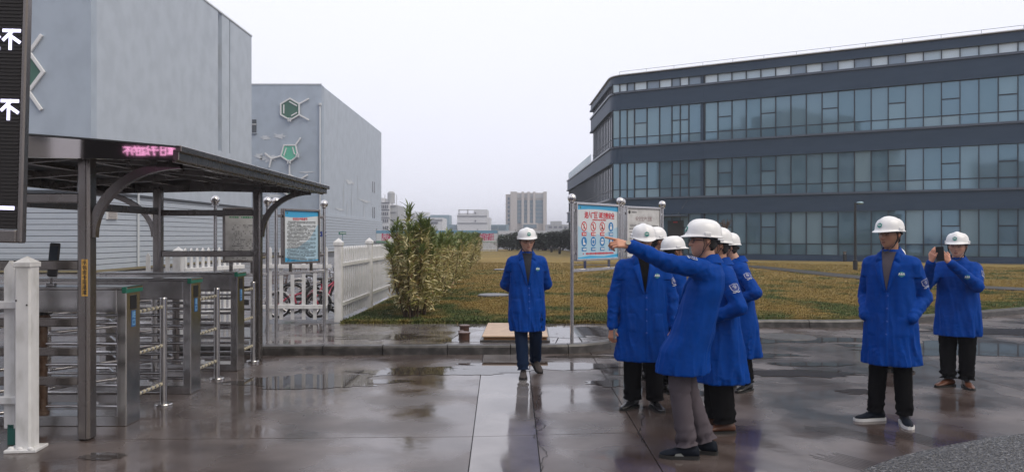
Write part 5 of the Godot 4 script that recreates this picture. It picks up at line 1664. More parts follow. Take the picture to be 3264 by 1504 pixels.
func lawn_and_plants() -> void:
	gn.seed = 3; gn.frequency = 0.42; gn.fractal_octaves = 4
	gn2.seed = 8; gn2.frequency = 1.1; gn2.fractal_octaves = 3
	rng.seed = 9
	var kc := kerb_curve()
	var m := MB.new()
	m.has_uv = true
	var z := 13.3
	while z < 86.0:
		var dz := 0.35 if z < 26.0 else (0.8 if z < 45.0 else 2.0)
		var x := -3.05
		while x < 46.0:
			var dx := dz
			var xe := x + dx
			# follow the kerb along the front, cell by cell
			var zs := [z, z, z + dz, z + dz]
			var xs := [x, xe, xe, x]
			var lowest := PackedFloat32Array()
			for q in 4:
				var lim := 13.3
				if xs[q] > 2.85:
					for i in kc.size() - 1:
						if kc[i].x <= xs[q] and kc[i + 1].x > xs[q] and kc[i].y > 12.4:
							lim = lerpf(kc[i].y, kc[i + 1].y, (xs[q] - kc[i].x) / (kc[i + 1].x - kc[i].x)) + 0.14
							break
				elif xs[q] > 2.5: lim = 13.3
				lowest.push_back(lim)
			if z + dz > minf(lowest[2], lowest[3]) and not (z > 88.0):
				var ids := []
				for q in 4:
					var zz := maxf(zs[q], lowest[q])
					m.tint = grass_colour(xs[q], zz)
					ids.append(m.vert(Vector3(xs[q], 0.135 + 0.012 * gn.get_noise_2d(xs[q] * 0.6, zz * 0.6), -zz), Vector3.UP))
				m.idx3(ids[0], ids[1], ids[2]); m.idx3(ids[0], ids[2], ids[3])
			x = xe
		z += dz
	structure("lawn", m, M.lawn)
	var soil := MB.new()
	sheet(soil, PackedVector2Array([Vector2(-3.06, 13.28), Vector2(2.86, 13.28), Vector2(2.86, 13.34), Vector2(-3.06, 13.34)]), 0.128)
	structure("soil", soil, M.soil)
	# grass tufts
	var tm := MB.new()
	for k in 6:
		var a := TAU * k / 6.0 + 0.3 * (k % 2)
		var o := Vector3(cos(a * 1.7), 0, sin(a * 1.7)) * 0.022
		var tip := o + Vector3(cos(a) * (0.015 + 0.01 * (k % 3)), 0.05 + 0.011 * (k % 4), sin(a) * 0.02)
		var s := Vector3(-sin(a), 0, cos(a)) * 0.006
		var nn := Vector3(cos(a) * 0.5, 0.8, sin(a) * 0.5).normalized()
		tm.quad(o - s, o + s, o.lerp(tip, 0.6) + s * 0.7, o.lerp(tip, 0.6) - s * 0.7, nn)
		tm.tri(o.lerp(tip, 0.6) - s * 0.7, o.lerp(tip, 0.6) + s * 0.7, tip + Vector3(cos(a), -0.3, sin(a)) * 0.012, nn)
	var xf := []
	var cs := []
	var want := 170000
	for i in want:
		var u := rng.randf()
		var zz := 13.3 + 30.0 * u * u * (0.35 + 0.65 * u)
		var xx := rng.randf_range(-3.0, 5.0 + (zz - 8.0) * 0.95)
		if not lawn_inside(xx, zz, kc): continue
		var c := grass_colour(xx, zz)
		var v := rng.randf_range(0.85, 1.2)
		if rng.randf() < 0.05: c = Color(0.36, 0.27, 0.11)
		var grn := clampf((c.g - c.r * 0.55) * 12.0, 0.0, 1.0)
		var sc := rng.randf_range(0.30, 0.60) * (1.0 + 0.35 * grn) * (1.0 + zz * 0.012) * (1.25 if zz < 14.0 else 1.0)
		xf.append(Transform3D(Basis(Vector3.UP, rng.randf() * TAU).scaled(Vector3(sc * 1.2, sc * rng.randf_range(0.6, 1.0), sc * 1.2)), Vector3(xx, 0.132, -zz)))
		cs.append(Color(c.r * v, c.g * v, c.b * v))
	var mm := MultiMesh.new()
	mm.transform_format = MultiMesh.TRANSFORM_3D; mm.use_colors = true; mm.mesh = tm.mesh(); mm.instance_count = xf.size()
	for i in xf.size():
		mm.set_instance_transform(i, xf[i]); mm.set_instance_color(i, cs[i])
	var mi := MultiMeshInstance3D.new()
	mi.name = "grass"; mi.multimesh = mm; mi.material_override = M.grass_blade; mi.set_meta("kind", "stuff")
	tag(mi, "straw coloured winter grass with green patches on the lawn", "grass")
	add_child(mi)
	# path across the lawn on the right
	var pm := MB.new()
	slab(pm, PackedVector2Array([Vector2(11.4, 38.5), Vector2(12.5, 38.5), Vector2(13.2, 28), Vector2(14.0, 23.0), Vector2(16.8, 19.8), Vector2(15.6, 19.2), Vector2(12.9, 22.4), Vector2(12.0, 28)]), 0.175, 0.06)
	structure("garden_path", pm, M.path)
	pm = MB.new()
	slab(pm, PackedVector2Array([Vector2(3.2, 40.2), Vector2(11.6, 38.6), Vector2(11.6, 37.6), Vector2(3.2, 39.4)]), 0.17, 0.05)
	structure("garden_path", pm, M.path)
	for q in [[-0.28, 34.0, 0.55, "dark inspection cover sunk in the lawn near the far bushes"], [-0.46, 19.3, 0.42, "pale round cover in the lawn right of the hedge"]]:
		var cm := MB.new()
		lathe(cm, [[q[2], 0.0], [q[2], 0.05], [q[2] * 0.9, 0.07], [0.0, 0.07]], Vector3.ZERO, 20)
		var o := put("lawn_cover", cm, M.kerb)
		o.position = Vector3(q[0], 0.12, -q[1])
		tag(o, q[3], "manhole cover")
	hedge()
	# dark bushes on the far boundary
	var spots := [[-0.2, 79.0, 1.9, 1.75, "dark evergreen bush at the right end of the hoarding, left of the walking person"], [1.9, 80.5, 1.7, 1.6, "dark evergreen bush behind the walking person's hard hat"], [3.4, 79.5, 1.8, 1.75, "dark evergreen bush right of the walking person's hard hat"], [5.2, 80.0, 2.0, 2.0, "tallest dark evergreen bush, nearest the glass building"]]
	for q in spots:
		var o := thing("evergreen_bush", q[4], "bush", Vector3(q[0], 0.13, -q[1]), 0.0, "dark bushes on the far boundary")
		leaf_cloud(o, q[2], q[3], 5200, Color(0.020, 0.036, 0.018), Color(0.045, 0.065, 0.026), 0.19)
	# two pollarded trees by the glass building
	for q in [[14.0, 47.5, 2.6, "bare pollarded small tree left of the dark lamp post, by the glass building"], [13.2, 46.0, 2.45, "bare pollarded small tree by the glass building, above the rearmost hard hat"]]:
		var o := thing("pollarded_tree", q[3], "tree", Vector3(q[0] - 0.6, 0.13, -q[1]), 0.0, "pollarded trees by the glass building")
		var tr := MB.new()
		tube(tr, [Vector3(0, 0, 0), Vector3(0.03, 0.9, 0), Vector3(-0.02, 1.7, 0.02), Vector3(0, q[2] * 0.8, 0)], [0.09, 0.075, 0.065, 0.10], 9)
		put("trunk", tr, M.bark, o)
		var cr := MB.new()
		for k in 26:
			var a := rng.randf() * TAU
			var r := rng.randf_range(0.15, 0.38)
			var b := Vector3(0, q[2] * rng.randf_range(0.72, 0.8), 0)
			tube(cr, [b, b + Vector3(cos(a) * r * 0.6, 0.18, sin(a) * r * 0.6), b + Vector3(cos(a) * r, rng.randf_range(0.3, 0.62), sin(a) * r)], [0.03, 0.022, 0.010], 5)
		put("crown", cr, M.bark, o)
func leaf_mesh(ln: float, w: float) -> ArrayMesh:
	var m := MB.new()
	var p := [[0.0, 0.15], [0.25, 0.85], [0.55, 1.0], [0.8, 0.6], [1.0, 0.04]]
	for k in p.size() - 1:
		for s in [-1.0, 1.0]:
			var a: float = p[k][0]; var b: float = p[k + 1][0]
			var ya := -0.22 * a * a * ln; var yb := -0.22 * b * b * ln
			m.quad(Vector3(0, ya, a * ln), Vector3(s * p[k][1] * w, ya + 0.25 * w, a * ln), Vector3(s * p[k + 1][1] * w, yb + 0.25 * w, b * ln), Vector3(0, yb, b * ln), Vector3(-s * 0.24, 0.95, 0.15).normalized())
	return m.mesh()
func leaf_cloud(o: Node3D, r: float, hgt: float, n: int, c0: Color, c1: Color, size: float) -> void:
	var tr := MB.new()
	for k in 7:
		var a := TAU * k / 7.0
		tube(tr, [Vector3(cos(a) * 0.15, 0, sin(a) * 0.15), Vector3(cos(a) * r * 0.4, hgt * 0.5, sin(a) * r * 0.4), Vector3(cos(a) * r * 0.6, hgt * 0.85, sin(a) * r * 0.6)], [0.05, 0.035, 0.012], 6)
	put("stem", tr, M.bark, o)
	var mm := MultiMesh.new()
	mm.transform_format = MultiMesh.TRANSFORM_3D; mm.use_colors = true; mm.mesh = leaf_mesh(size, size * 0.28); mm.instance_count = n
	for i in n:
		var a := rng.randf() * TAU
		var k := int(rng.randf() * 9.0)
		var lump := Vector3(cos(k * 2.4) * r * 0.55, hgt * (0.35 + 0.5 * fposmod(k * 0.37, 1.0)), sin(k * 2.4) * r * 0.4)
		var u := Vector3(rng.randfn(), rng.randfn(), rng.randfn()).normalized() * pow(rng.randf(), 0.4)
		var p := lump + u * Vector3(r * 0.55, hgt * 0.36, r * 0.5)
		if p.y < 0.05: p.y = 0.05 + rng.randf() * 0.2
		var b := Basis(Vector3.UP, a) * Basis(Vector3.RIGHT, rng.randf_range(-0.9, 0.5))
		mm.set_instance_transform(i, Transform3D(b.scaled(Vector3.ONE * rng.randf_range(0.7, 1.5)), p))
		mm.set_instance_color(i, c0.lerp(c1, rng.randf()))
	var mi := MultiMeshInstance3D.new()
	mi.name = "foliage"; mi.multimesh = mm; mi.material_override = M.leaf; mi.set_meta("kind", "stuff")
	o.add_child(mi)
func hedge() -> void:
	rng.seed = 33
	var lm := leaf_mesh(0.185, 0.0140)
	var n := 17
	for p in n:
		var f := float(p) / (n - 1)
		var z := lerpf(14.0, 46.0, pow(f, 1.35))
		var x := -1.87 + 0.05 * sin(p * 2.1) - 0.012 * (z - 14.0)
		var hgt := (1.72 if p == 0 else (1.62 if p < 3 else 1.58)) + 0.06 * sin(p * 1.7)
		var lab := "tallest hedge shrub, at the near end, with bare brown stems at the foot" if p == 0 else ("leafy shrub, second from the near end of the hedge along the white fence" if p == 1 else ("leafy shrub, third from the near end of the hedge along the white fence" if p == 2 else ("leafy shrub at the far end of the hedge, nearest the hoarding" if p == n - 1 else "narrow-leaved shrub, number %s from the near end of the long hedge" % ["one", "two", "three", "four", "five", "six", "seven", "eight", "nine", "ten", "eleven", "twelve", "thirteen", "fourteen", "fifteen", "sixteen", "seventeen"][p])))
		var o := thing("hedge_shrub", lab, "shrub", Vector3(x, 0.13, -z), 0.0, "narrow-leaved shrubs in the hedge")
		var tr := MB.new()
		var stems := []
		var ns := 18 if p < 3 else 13
		for k in ns:
			var a := rng.randf() * TAU
			var r := rng.randf_range(0.02, 0.19 if p > 0 else 0.13)
			var foot := Vector3(cos(a) * r, 0, sin(a) * r * 2.2)
			var spread := rng.randf_range(0.05, 0.32)
			var hh := hgt * rng.randf_range(0.72, 1.04)
			if p == 0 and k == 0:
				spread = 0.05; hh = 2.06; foot = Vector3(-0.05, 0, 0.1)
			if p == 0 and k == 1:
				spread = 0.1; hh = 1.86; foot = Vector3(0.12, 0, 0.0)
			var tip := foot + Vector3(cos(a) * spread, hh, sin(a) * spread * 2.0)
			var mid := foot.lerp(tip, 0.5) + Vector3(rng.randf_range(-0.04, 0.04), 0, rng.randf_range(-0.04, 0.04))
			tube(tr, [foot, mid, tip], [0.015, 0.011, 0.003], 5)
			stems.append([foot, mid, tip])
		put("stem", tr, M.bark, o)
		var per := 290 if p == 0 else (250 if p < 4 else 170)
		var mm := MultiMesh.new()
		mm.transform_format = MultiMesh.TRANSFORM_3D; mm.use_colors = true; mm.mesh = lm; mm.instance_count = ns * per
		var i := 0
		for s in stems:
			var dry := rng.randf_range(-0.12, 0.12)
			for k in per:
				var t := 1.0 - pow(rng.randf(), 1.15) * (0.93 if p > 0 else 0.84)
				var q: Vector3 = s[0].lerp(s[1], t * 2.0) if t < 0.5 else s[1].lerp(s[2], t * 2.0 - 1.0)
				var a := rng.randf() * TAU
				# short side twigs carry the leaves out from the stem
				var tw := rng.randf() * (0.20 if p < 2 else 0.25) * (1.2 - t)
				q += Vector3(cos(a), rng.randf_range(-0.2, 0.4), sin(a)) * tw
				var up := rng.randf_range(-0.15, 1.2) if t < 0.9 else rng.randf_range(0.5, 1.4)
				var b := Basis(Vector3.UP, a + rng.randf_range(-0.9, 0.9)) * Basis(Vector3.RIGHT, -up) * Basis(Vector3.BACK, rng.randf_range(-0.6, 0.6))
				var sc := rng.randf_range(0.55, 1.15) * (1.0 + (z - 14.0) * 0.012)
				mm.set_instance_transform(i, Transform3D(b.scaled(Vector3.ONE * sc), q))
				var c := Color(0.13, 0.155, 0.033).lerp(Color(0.31, 0.30, 0.08), rng.randf())
				var w := rng.randf() + dry
				if t < 0.86 and w < 0.55: c = Color(0.56, 0.46, 0.20).lerp(Color(0.76, 0.70, 0.46), rng.randf())
				elif t < 0.86 and w < 0.66: c = Color(0.22, 0.13, 0.05)
				elif t > 0.9: c = Color(0.08, 0.12, 0.03).lerp(Color(0.18, 0.23, 0.06), rng.randf())
				mm.set_instance_color(i, c)
				i += 1
		var mi := MultiMeshInstance3D.new()
		mi.name = "foliage"; mi.multimesh = mm; mi.material_override = M.leaf; mi.set_meta("kind", "stuff")
		o.add_child(mi)

# ================================================================= white picket fences
func picket_shape(w: float, hgt: float, th: float) -> ArrayMesh:
	var m := MB.new()
	prism(m, PackedVector2Array([Vector2(-w / 2, 0), Vector2(w / 2, 0), Vector2(w / 2, hgt - w * 0.75), Vector2(0, hgt), Vector2(-w / 2, hgt - w * 0.75)]), th, Transform3D(Basis.IDENTITY, Vector3(0, 0, th / 2)))
	return m.mesh()
func post_shape(w: float, hgt: float) -> MB:
	var m := MB.new()
	bx(m, Vector3(0, hgt * 0.5, 0), Vector3(w, hgt, w), Basis.IDENTITY, 0.006)
	bx(m, Vector3(0, hgt - 0.02, 0), Vector3(w + 0.03, 0.06, w + 0.03), Basis.IDENTITY, 0.006)
	var t := hgt + 0.011; var c := w * 0.5 + 0.012
	var ap := Vector3(0, hgt + 0.085, 0)
	for k in 4:
		var a := Vector3([-c, c, c, -c][k], t, [c, c, -c, -c][k])
		var b := Vector3([c, c, -c, -c][k], t, [c, -c, -c, c][k])
		m.tri(a, b, ap, Vector3([0, 1, 0, -1][k], 0.8, [1, 0, -1, 0][k]).normalized())
	return m
func fence_run(o: Node3D, a: Vector2, b: Vector2, y: float, hgt: float, step: float, pw: float, rails: Array, pk: ArrayMesh, bolts := false) -> void:
	var ln := a.distance_to(b)
	var dir := (b - a) / ln
	var turn := atan2(dir.y, dir.x)
	for r in rails:
		var m := MB.new()
		beam(m, Vector3(a.x, y + r, -a.y), Vector3(b.x, y + r, -b.y), 0.04, 0.07, 0.004)
		put("rail", m, M.pvc, o)
	var n := int(ln / step)
	for k in n:
		var p := a + dir * (k + 0.5) * ln / n
		var c := put_mesh("picket", pk, M.pvc, o)
		c.position = Vector3(p.x, y + 0.05, -p.y)
		c.rotation.y = turn
		c.position += Vector3(-dir.y, 0, dir.x) * 0.032
func picket_fences() -> void:
	# long fence beside the hedge
	var o := thing("picket_fence", "long white picket fence running back beside the hedge", "fence")
	var pk := picket_shape(0.062, 1.30, 0.02)
	var ps := post_shape(0.13, 1.42).mesh()
	var n := 12
	for k in n:
		var z0 := 13.55 + k * 2.75
		var f0 := (z0 - 13.55) / 30.0
		var a := Vector2(lerpf(-3.1, -2.75, f0), z0)
		var b := Vector2(lerpf(-3.1, -2.75, f0 + 2.75 / 30.0), z0 + 2.75)
		var p := put_mesh("post", ps, M.pvc, o)
		p.position = Vector3(a.x, 0.13, -a.y)
		fence_run(o, a + (b - a).normalized() * 0.07, b - (b - a).normalized() * 0.07, 0.13, 1.3, 0.155 if k < 5 else 0.19, 0.062, [0.30, 1.02], pk)
	# gate leaf beside the notice board
	o = thing("picket_gate", "white picket gate leaf in front of the parked bicycles", "gate")
	fence_run(o, Vector2(-3.22, 13.5), Vector2(-4.62, 13.5), 0.13, 1.3, 0.195, 0.06, [0.28, 1.0], pk)
	for x in [-3.24, -4.6]: put("hinge", mk(Vector3(x, 0.42, -13.44), Vector3(0.06, 0.09, 0.04), 0.005), M.black_plastic, o)
	# swung leaf and its post behind the turnstiles
	o = thing("picket_gate", "white picket gate leaf swung open behind the turnstiles, with its thick post", "gate")
	var p2 := put_mesh("post", ps, M.pvc, o)
	p2.position = Vector3(-5.15, 0.0, -11.7)
	fence_run(o, Vector2(-5.10, 11.8), Vector2(-4.76, 13.45), 0.13, 1.3, 0.15, 0.062, [0.28, 1.0], pk)
	fence_run(o, Vector2(-5.62, 11.6), Vector2(-5.22, 11.7), 0.06, 1.3, 0.13, 0.062, [0.28, 1.0], pk)
	var lt := put("latch", mk(Vector3(-4.70, 0.5, -13.4), Vector3(0.09, 0.10, 0.06), 0.01), M.black_plastic, o)
	# near fence end at the left edge
	o = thing("picket_fence", "end of a white plastic fence at the near left, with a flanged post", "fence")
	var pm := MB.new()
	var w := 0.125
	bx(pm, Vector3(-3.80, 0.72, -5.94), Vector3(w, 1.44, w), Basis.IDENTITY, 0.014)
	put("post", pm, M.pvc, o)
	var cap := MB.new()
	bx(cap, Vector3(-3.80, 1.445, -5.94), Vector3(w + 0.012, 0.035, w + 0.012), Basis.IDENTITY, 0.004)
	for k in 4:
		var c := (w + 0.012) * 0.5
		var q := Vector3(-3.80, 1.4625, -5.94)
		var a := q + Vector3([-c, c, c, -c][k], 0, [c, c, -c, -c][k])
		var b := q + Vector3([c, c, -c, -c][k], 0, [c, -c, -c, c][k])
		cap.tri(a, b, q + Vector3(0, 0.05, 0), Vector3([0, 1, 0, -1][k], 1.2, [1, 0, -1, 0][k]).normalized())
	put("post_cap", cap, M.pvc, o)
	var fl := MB.new()
	bx(fl, Vector3(-3.80, 0.012, -5.93), Vector3(0.235, 0.024, 0.20), Basis(Vector3.UP, 0.12), 0.004)
	for q in [[-0.075, 0.07], [0.0, 0.08], [0.08, 0.075]]: ball(fl, Vector3(-3.80 + q[0], 0.026, -5.93 + q[1]), Vector3(0.026, 0.02, 0.018), 10)
	put("flange", fl, M.pvc, o)
	for q in [[-3.762, 1.135], [-3.845, 1.17]]:
		var bm := MB.new()
		ball(bm, Vector3(q[0], q[1], -5.875), Vector3(0.007, 0.007, 0.006), 8)
		put("bolt", bm, M.black_plastic, o)
	var pk2 := picket_shape(0.085, 1.34, 0.05)
	for x in [-4.03, -4.33, -4.63, -4.93]:
		var c := put_mesh("picket", pk2, M.pvc, o)
		c.position = Vector3(x, 0.13, -6.10)
		put("picket_foot", mk(Vector3(x + 0.01, 0.08, -6.10), Vector3(0.05, 0.16, 0.05)), M.pvc_green, o)
	for y in [0.36, 1.12]: put("rail", mk(Vector3(-4.48, y, -6.055), Vector3(1.20, 0.06, 0.045), 0.006), M.pvc, o)

# ================================================================= steel canopy over the gates
func canopy() -> void:
	var o := thing("gate_canopy", "brown-grey stainless steel canopy over the turnstiles, with curved brackets", "canopy")
	var xl := -5.80; var xr := -2.62; var xc := -4.21
	var zn := 5.98; var zf := 10.68
	var posts := [Vector2(-3.50, 6.24), Vector2(-3.43, 10.22), Vector2(-4.86, 6.24), Vector2(-4.77, 10.22)]
	for p in posts:
		var m := MB.new()
		bx(m, Vector3(p.x, 1.16, -p.y), Vector3(0.105, 2.32, 0.125), Basis.IDENTITY, 0.018)
		# a rolled seam stands proud down the face
		bx(m, Vector3(p.x + 0.022, 1.16, -p.y + 0.0645), Vector3(0.004, 2.30, 0.006))
		put("post", m, M.steel_dark, o)
	var top := func(x: float) -> float: return 2.372 + 0.12 * (1.0 - pow(absf(x - xc) / (xr - xc), 1.3))
	# end fascias, deeper at the middle
	for z in [zn, zf]:
		var pl := PackedVector2Array()
		for k in 13:
			var x := lerpf(xl, xr, k / 12.0)
			pl.push_back(Vector2(x, top.call(x) - 0.012))
		for k in range(12, -1, -1):
			var x := lerpf(xl, xr, k / 12.0)
			pl.push_back(Vector2(x, 2.262 + 0.035 * (1.0 - absf(x - xc) / (xr - xc))))
		var m := MB.new()
		prism(m, pl, 0.05, Transform3D(Basis.IDENTITY, Vector3(0, 0, -z + 0.025)))
		put("fascia", m, M.steel_polished if z == zn else M.steel_dark, o)
	# edge gutters, stepped in section
	for s in [-1.0, 1.0]:
		var x := xr if s > 0 else xl
		var m := MB.new()
		bx(m, Vector3(x - s * 0.02, 2.305, -(zn + zf) * 0.5), Vector3(0.05, 0.085, zf - zn + 0.06), Basis.IDENTITY, 0.006)
		bx(m, Vector3(x + s * 0.012, 2.352, -(zn + zf) * 0.5), Vector3(0.05, 0.05, zf - zn + 0.12), Basis.IDENTITY, 0.006)
		bx(m, Vector3(x - s * 0.05, 2.262, -(zn + zf) * 0.5), Vector3(0.03, 0.025, zf - zn), Basis.IDENTITY, 0.004)
		put("gutter", m, M.steel_dark, o)
	# roof sheets with narrow gaps
	for k in 4:
		var z0 := zn - 0.06 + k * (zf - zn + 0.12) / 4.0
		var z1 := zn - 0.06 + (k + 1) * (zf - zn + 0.12) / 4.0 - 0.025
		var m := MB.new()
		for q in 12:
			var xa := lerpf(xl - 0.02, xr + 0.02, q / 12.0); var xb := lerpf(xl - 0.02, xr + 0.02, (q + 1) / 12.0)
			var ya: float = top.call(clampf(xa, xl, xr)); var yb: float = top.call(clampf(xb, xl, xr))
			m.fquad(Vector3(xa, ya, -z0), Vector3(xb, yb, -z0), Vector3(xb, yb, -z1), Vector3(xa, ya, -z1), Vector3(xc, 0, -z0))
			m.fquad(Vector3(xa, ya - 0.012, -z0), Vector3(xb, yb - 0.012, -z0), Vector3(xb, yb - 0.012, -z1), Vector3(xa, ya - 0.012, -z1), Vector3(xc, 9, -z0))
			for z in [z0, z1]: m.fquad(Vector3(xa, ya, -z), Vector3(xb, yb, -z), Vector3(xb, yb - 0.012, -z), Vector3(xa, ya - 0.012, -z), Vector3(xc, 2.2, -(z0 + z1) * 0.5))
		put("roof_sheet", m, M.roof_sheet, o)
	for z in [7.2, 8.4, 9.6]:
		var m := MB.new()
		for s in [-1.0, 1.0]:
			beam(m, Vector3(xc + s * (xr - xc), 2.31, -z), Vector3(xc, 2.43, -z), 0.05, 0.08, 0.006)
		put("rafter", m, M.steel_dark, o)
	for x in [-3.10, -3.66, -4.21, -4.76, -5.32]:
		var y: float = top.call(x) - 0.055
		put("purlin", mk(Vector3(x, y, -(zn + zf) * 0.5), Vector3(0.05, 0.06, zf - zn - 0.06), 0.005), M.steel_dark, o)
	# curved brackets
	for p in posts:
		var s := 1.0 if p.x > xc else -1.0
		var pts := []
		var x0: float = p.x + s * 0.05
		var x1 := xr - 0.10 if s > 0 else xl + 0.10
		for k in 13:
			var a := PI * 0.5 * k / 12.0
			pts.append(Vector3(lerpf(x0, x1, 1.0 - cos(a)), lerpf(1.66, 2.255, sin(a)), -p.y))
		var m := MB.new()
		for k in 12:
			var a: Vector3 = pts[k]; var b: Vector3 = pts[k + 1]
			var na := (pts[mini(k + 1, 12)] - pts[maxi(k - 1, 0)] as Vector3).normalized().cross(Vector3.BACK) * 0.034
			var nb := (pts[mini(k + 2, 12)] - pts[k] as Vector3).normalized().cross(Vector3.BACK) * 0.034
			var d := Vector3(0, 0, 0.028)
			m.fquad(a + na - d, b + nb - d, b + nb + d, a + na + d, (a + b) * 0.5)
			m.fquad(a - na - d, b - nb - d, b - nb + d, a - na + d, (a + b) * 0.5)
			m.fquad(a + na + d, b + nb + d, b - nb + d, a - na + d, (a + b) * 0.5)
			m.fquad(a + na - d, b + nb - d, b - nb - d, a - na - d, (a + b) * 0.5)
		put("bracket", m, M.steel_dark, o)
	# rails between the posts
	for q in [[posts[0], posts[2]], [posts[1], posts[3]]]:
		for y in [1.98, 1.43, 0.96, 0.72, 0.48]:
			if q[0].y > 9.0 and y < 0.9 and y > 0.6: continue
			var m := MB.new()
			beam(m, Vector3(q[0].x - 0.05, y, -q[0].y), Vector3(q[1].x + 0.05, y, -q[1].y), 0.05, 0.08 if y > 1.0 else 0.07, 0.008)
			put("rail", m, M.steel_dark, o)
	var m2 := MB.new()
	beam(m2, Vector3(posts[2].x, 2.0, -posts[2].y - 0.06), Vector3(posts[3].x, 2.0, -posts[3].y + 0.06), 0.05, 0.09, 0.008)
	put("rail", m2, M.steel_dark, o)
	# yellow label down the near post
	var lb := MB.new()
	bx(lb, Vector3(-3.482, 1.33, -6.1745), Vector3(0.050, 0.30, 0.003))
	var lo := put("label", lb, M.yellow_label, o)
	var tx := MB.new()
	hanzi(tx, "承包商专用通道", 0.033, Transform3D(Basis.IDENTITY, Vector3(-3.4985, 1.455, -6.1722)), 1.22, 0.13, true)
	put("label_print", tx, M.black_print, lo)

# ================================================================= turnstiles
func turnstiles() -> void:
	var zs := [6.78, 8.12, 9.47]
	var labs := ["nearest steel half-height turnstile, with a face reader on its housing", "middle steel half-height turnstile of the row of three", "farthest steel half-height turnstile of the row of three"]
	for k in 3:
		var z: float = zs[k]
		var o := thing("turnstile", labs[k], "turnstile", Vector3(-3.39, 0, -z), 0.0, "turnstiles under the canopy")
		put("leg", mk(Vector3(-0.04, 0.60, 0), Vector3(0.085, 1.20, 0.25), 0.006), M.steel, o)
		put("leg", mk(Vector3(-1.66, 0.60, 0), Vector3(0.085, 1.20, 0.25), 0.006), M.steel, o)
		put("housing", mk(Vector3(-0.85, 1.10, 0), Vector3(1.534, 0.20, 0.246), 0.006), M.steel, o)
		put("lid", mk(Vector3(-0.85, 1.212, 0), Vector3(1.74, 0.022, 0.29), 0.005), M.steel, o)
		put("base_plate", mk(Vector3(-0.85, 0.045, 0), Vector3(1.534, 0.09, 0.24), 0.004), M.steel, o)
		put("end_strip", mk(Vector3(-0.005, 1.196, 0), Vector3(0.045, 0.055, 0.296), 0.004), M.green_panel, o)
		put("reader_window", mk(Vector3(0.004, 1.08, 0.0), Vector3(0.006, 0.125, 0.105)), M.black_plastic, o)
		var st := put("sticker", mk(Vector3(0.004, 0.935, 0.0), Vector3(0.004, 0.145, 0.07)), M.blue_sticker, o)
		var tx := MB.new()
		hanzi(tx, "进口", 0.052, Transform3D(Basis(Vector3.UP, PI / 2), Vector3(0.0075, 0.972, 0.026)), 1.35, 0.12, true)
		put("sticker_print", tx, M.pale_blue_print, st)
		# rotor: a post with sets of three arms
		var rp := MB.new()
		lathe(rp, [[0.058, 0.09], [0.058, 0.11], [0.042, 0.12], [0.042, 0.93], [0.06, 0.94], [0.06, 1.0]], Vector3(-0.80, 0, 0.02), 16)
		put("rotor_post", rp, M.rusty_steel if k == 0 else M.steel_dark, o)
		put("bearing", mk(Vector3(-0.80, 0.985, 0.02), Vector3(0.13, 0.03, 0.13), 0.01), M.black_plastic, o)
		for lv in 5:
			var y := 0.155 + lv * 0.185
			for a in [0.0, 2.2, 4.1]:
				var am := MB.new()
				var dv := Vector3(cos(a), 0, sin(a))
				tube(am, [Vector3(-0.80, y, 0.02) + dv * 0.04, Vector3(-0.80, y, 0.02) + dv * 0.70], 0.0165, 10)
				put("arm", am, M.chrome, o)
		if k == 0:
			var fr := thing("face_reader", "black face recognition reader on a steel stalk, on the nearest turnstile", "scanner", Vector3(-4.165 + 0.03, 1.223, -6.80), 0.15)
			put("foot", mk(Vector3(0, 0.012, 0), Vector3(0.07, 0.024, 0.07), 0.006), M.steel, fr)
			var sm := MB.new()
			beam(sm, Vector3(0, 0.02, 0), Vector3(0.018, 0.20, -0.005), 0.045, 0.02, 0.004)
			put("stalk", sm, M.steel_dark, fr)
			var bb := Basis(Vector3.RIGHT, -0.10) * Basis(Vector3.BACK, -0.05)
			var hm := MB.new()
			bx(hm, Vector3(0.03, 0.235, 0.02), Vector3(0.085, 0.30, 0.03), bb, 0.008)
			put("screen", hm, M.black_plastic, fr)
			var pm := MB.new()
			bx(pm, Vector3(0.03, 0.255, 0.0365), Vector3(0.068, 0.20, 0.003), bb)
			put("glass", pm, M.dark_glass, fr)
			pm = MB.new()
			bx(pm, Vector3(0.032, 0.115, 0.032), Vector3(0.070, 0.09, 0.004), bb)
			put("card_pad", pm, M.far_grey, fr)
			pm = MB.new()
			bx(pm, Vector3(0.047, 0.168, 0.0385), Vector3(0.022, 0.008, 0.003), bb)
			put("red_lamp", pm, M.red_print, fr)
	# barrier rows of posts and bars between the lanes
	var bz := [7.47, 8.82, 10.05]
	var bl := ["nearest pair of steel barrier posts, between the first and second turnstiles", "middle pair of steel barrier posts, between the second and third turnstiles", "farthest pair of steel barrier posts, by the rear canopy post"]
	for k in 3:
		var o := thing("lane_barrier", bl[k], "barrier", Vector3(-3.435, 0, -bz[k]), 0.0, "lane barriers with taped bars")
		for x in [0.0, -0.725]:
			var m := MB.new()
			lathe(m, [[0.086, 0.0], [0.086, 0.018], [0.080, 0.026], [0.034, 0.028], [0.034, 1.055], [0.030, 1.066], [0.0, 1.068]], Vector3(x, 0, 0), 18)
			put("post", m, M.steel, o)
		for lv in 5:
			var y := 0.13 + lv * 0.19
			var m := MB.new()
			tube(m, [Vector3(-0.03, y, 0), Vector3(-1.5, y, 0)], 0.015, 8)
			put("bar", m, M.steel, o)
		for y in [0.975, 0.596, 0.222]:
			var ln: float = bz[k] - zs[k] - 0.125
			var m := MB.new()
			tube(m, [Vector3(0.0, y, 0.03), Vector3(0.0, y, ln)], 0.016, 8)
			var bo := put("taped_bar", m, M.steel, o)
			var tm := MB.new()
			for q in 6:
				var za := 0.05 + q * (ln - 0.06) / 6.0
				tube(tm, [Vector3(0, y, za), Vector3(0.002, y, za + 0.045)], 0.0185, 8)
			put("tape", tm, M.tape_yellow, bo)

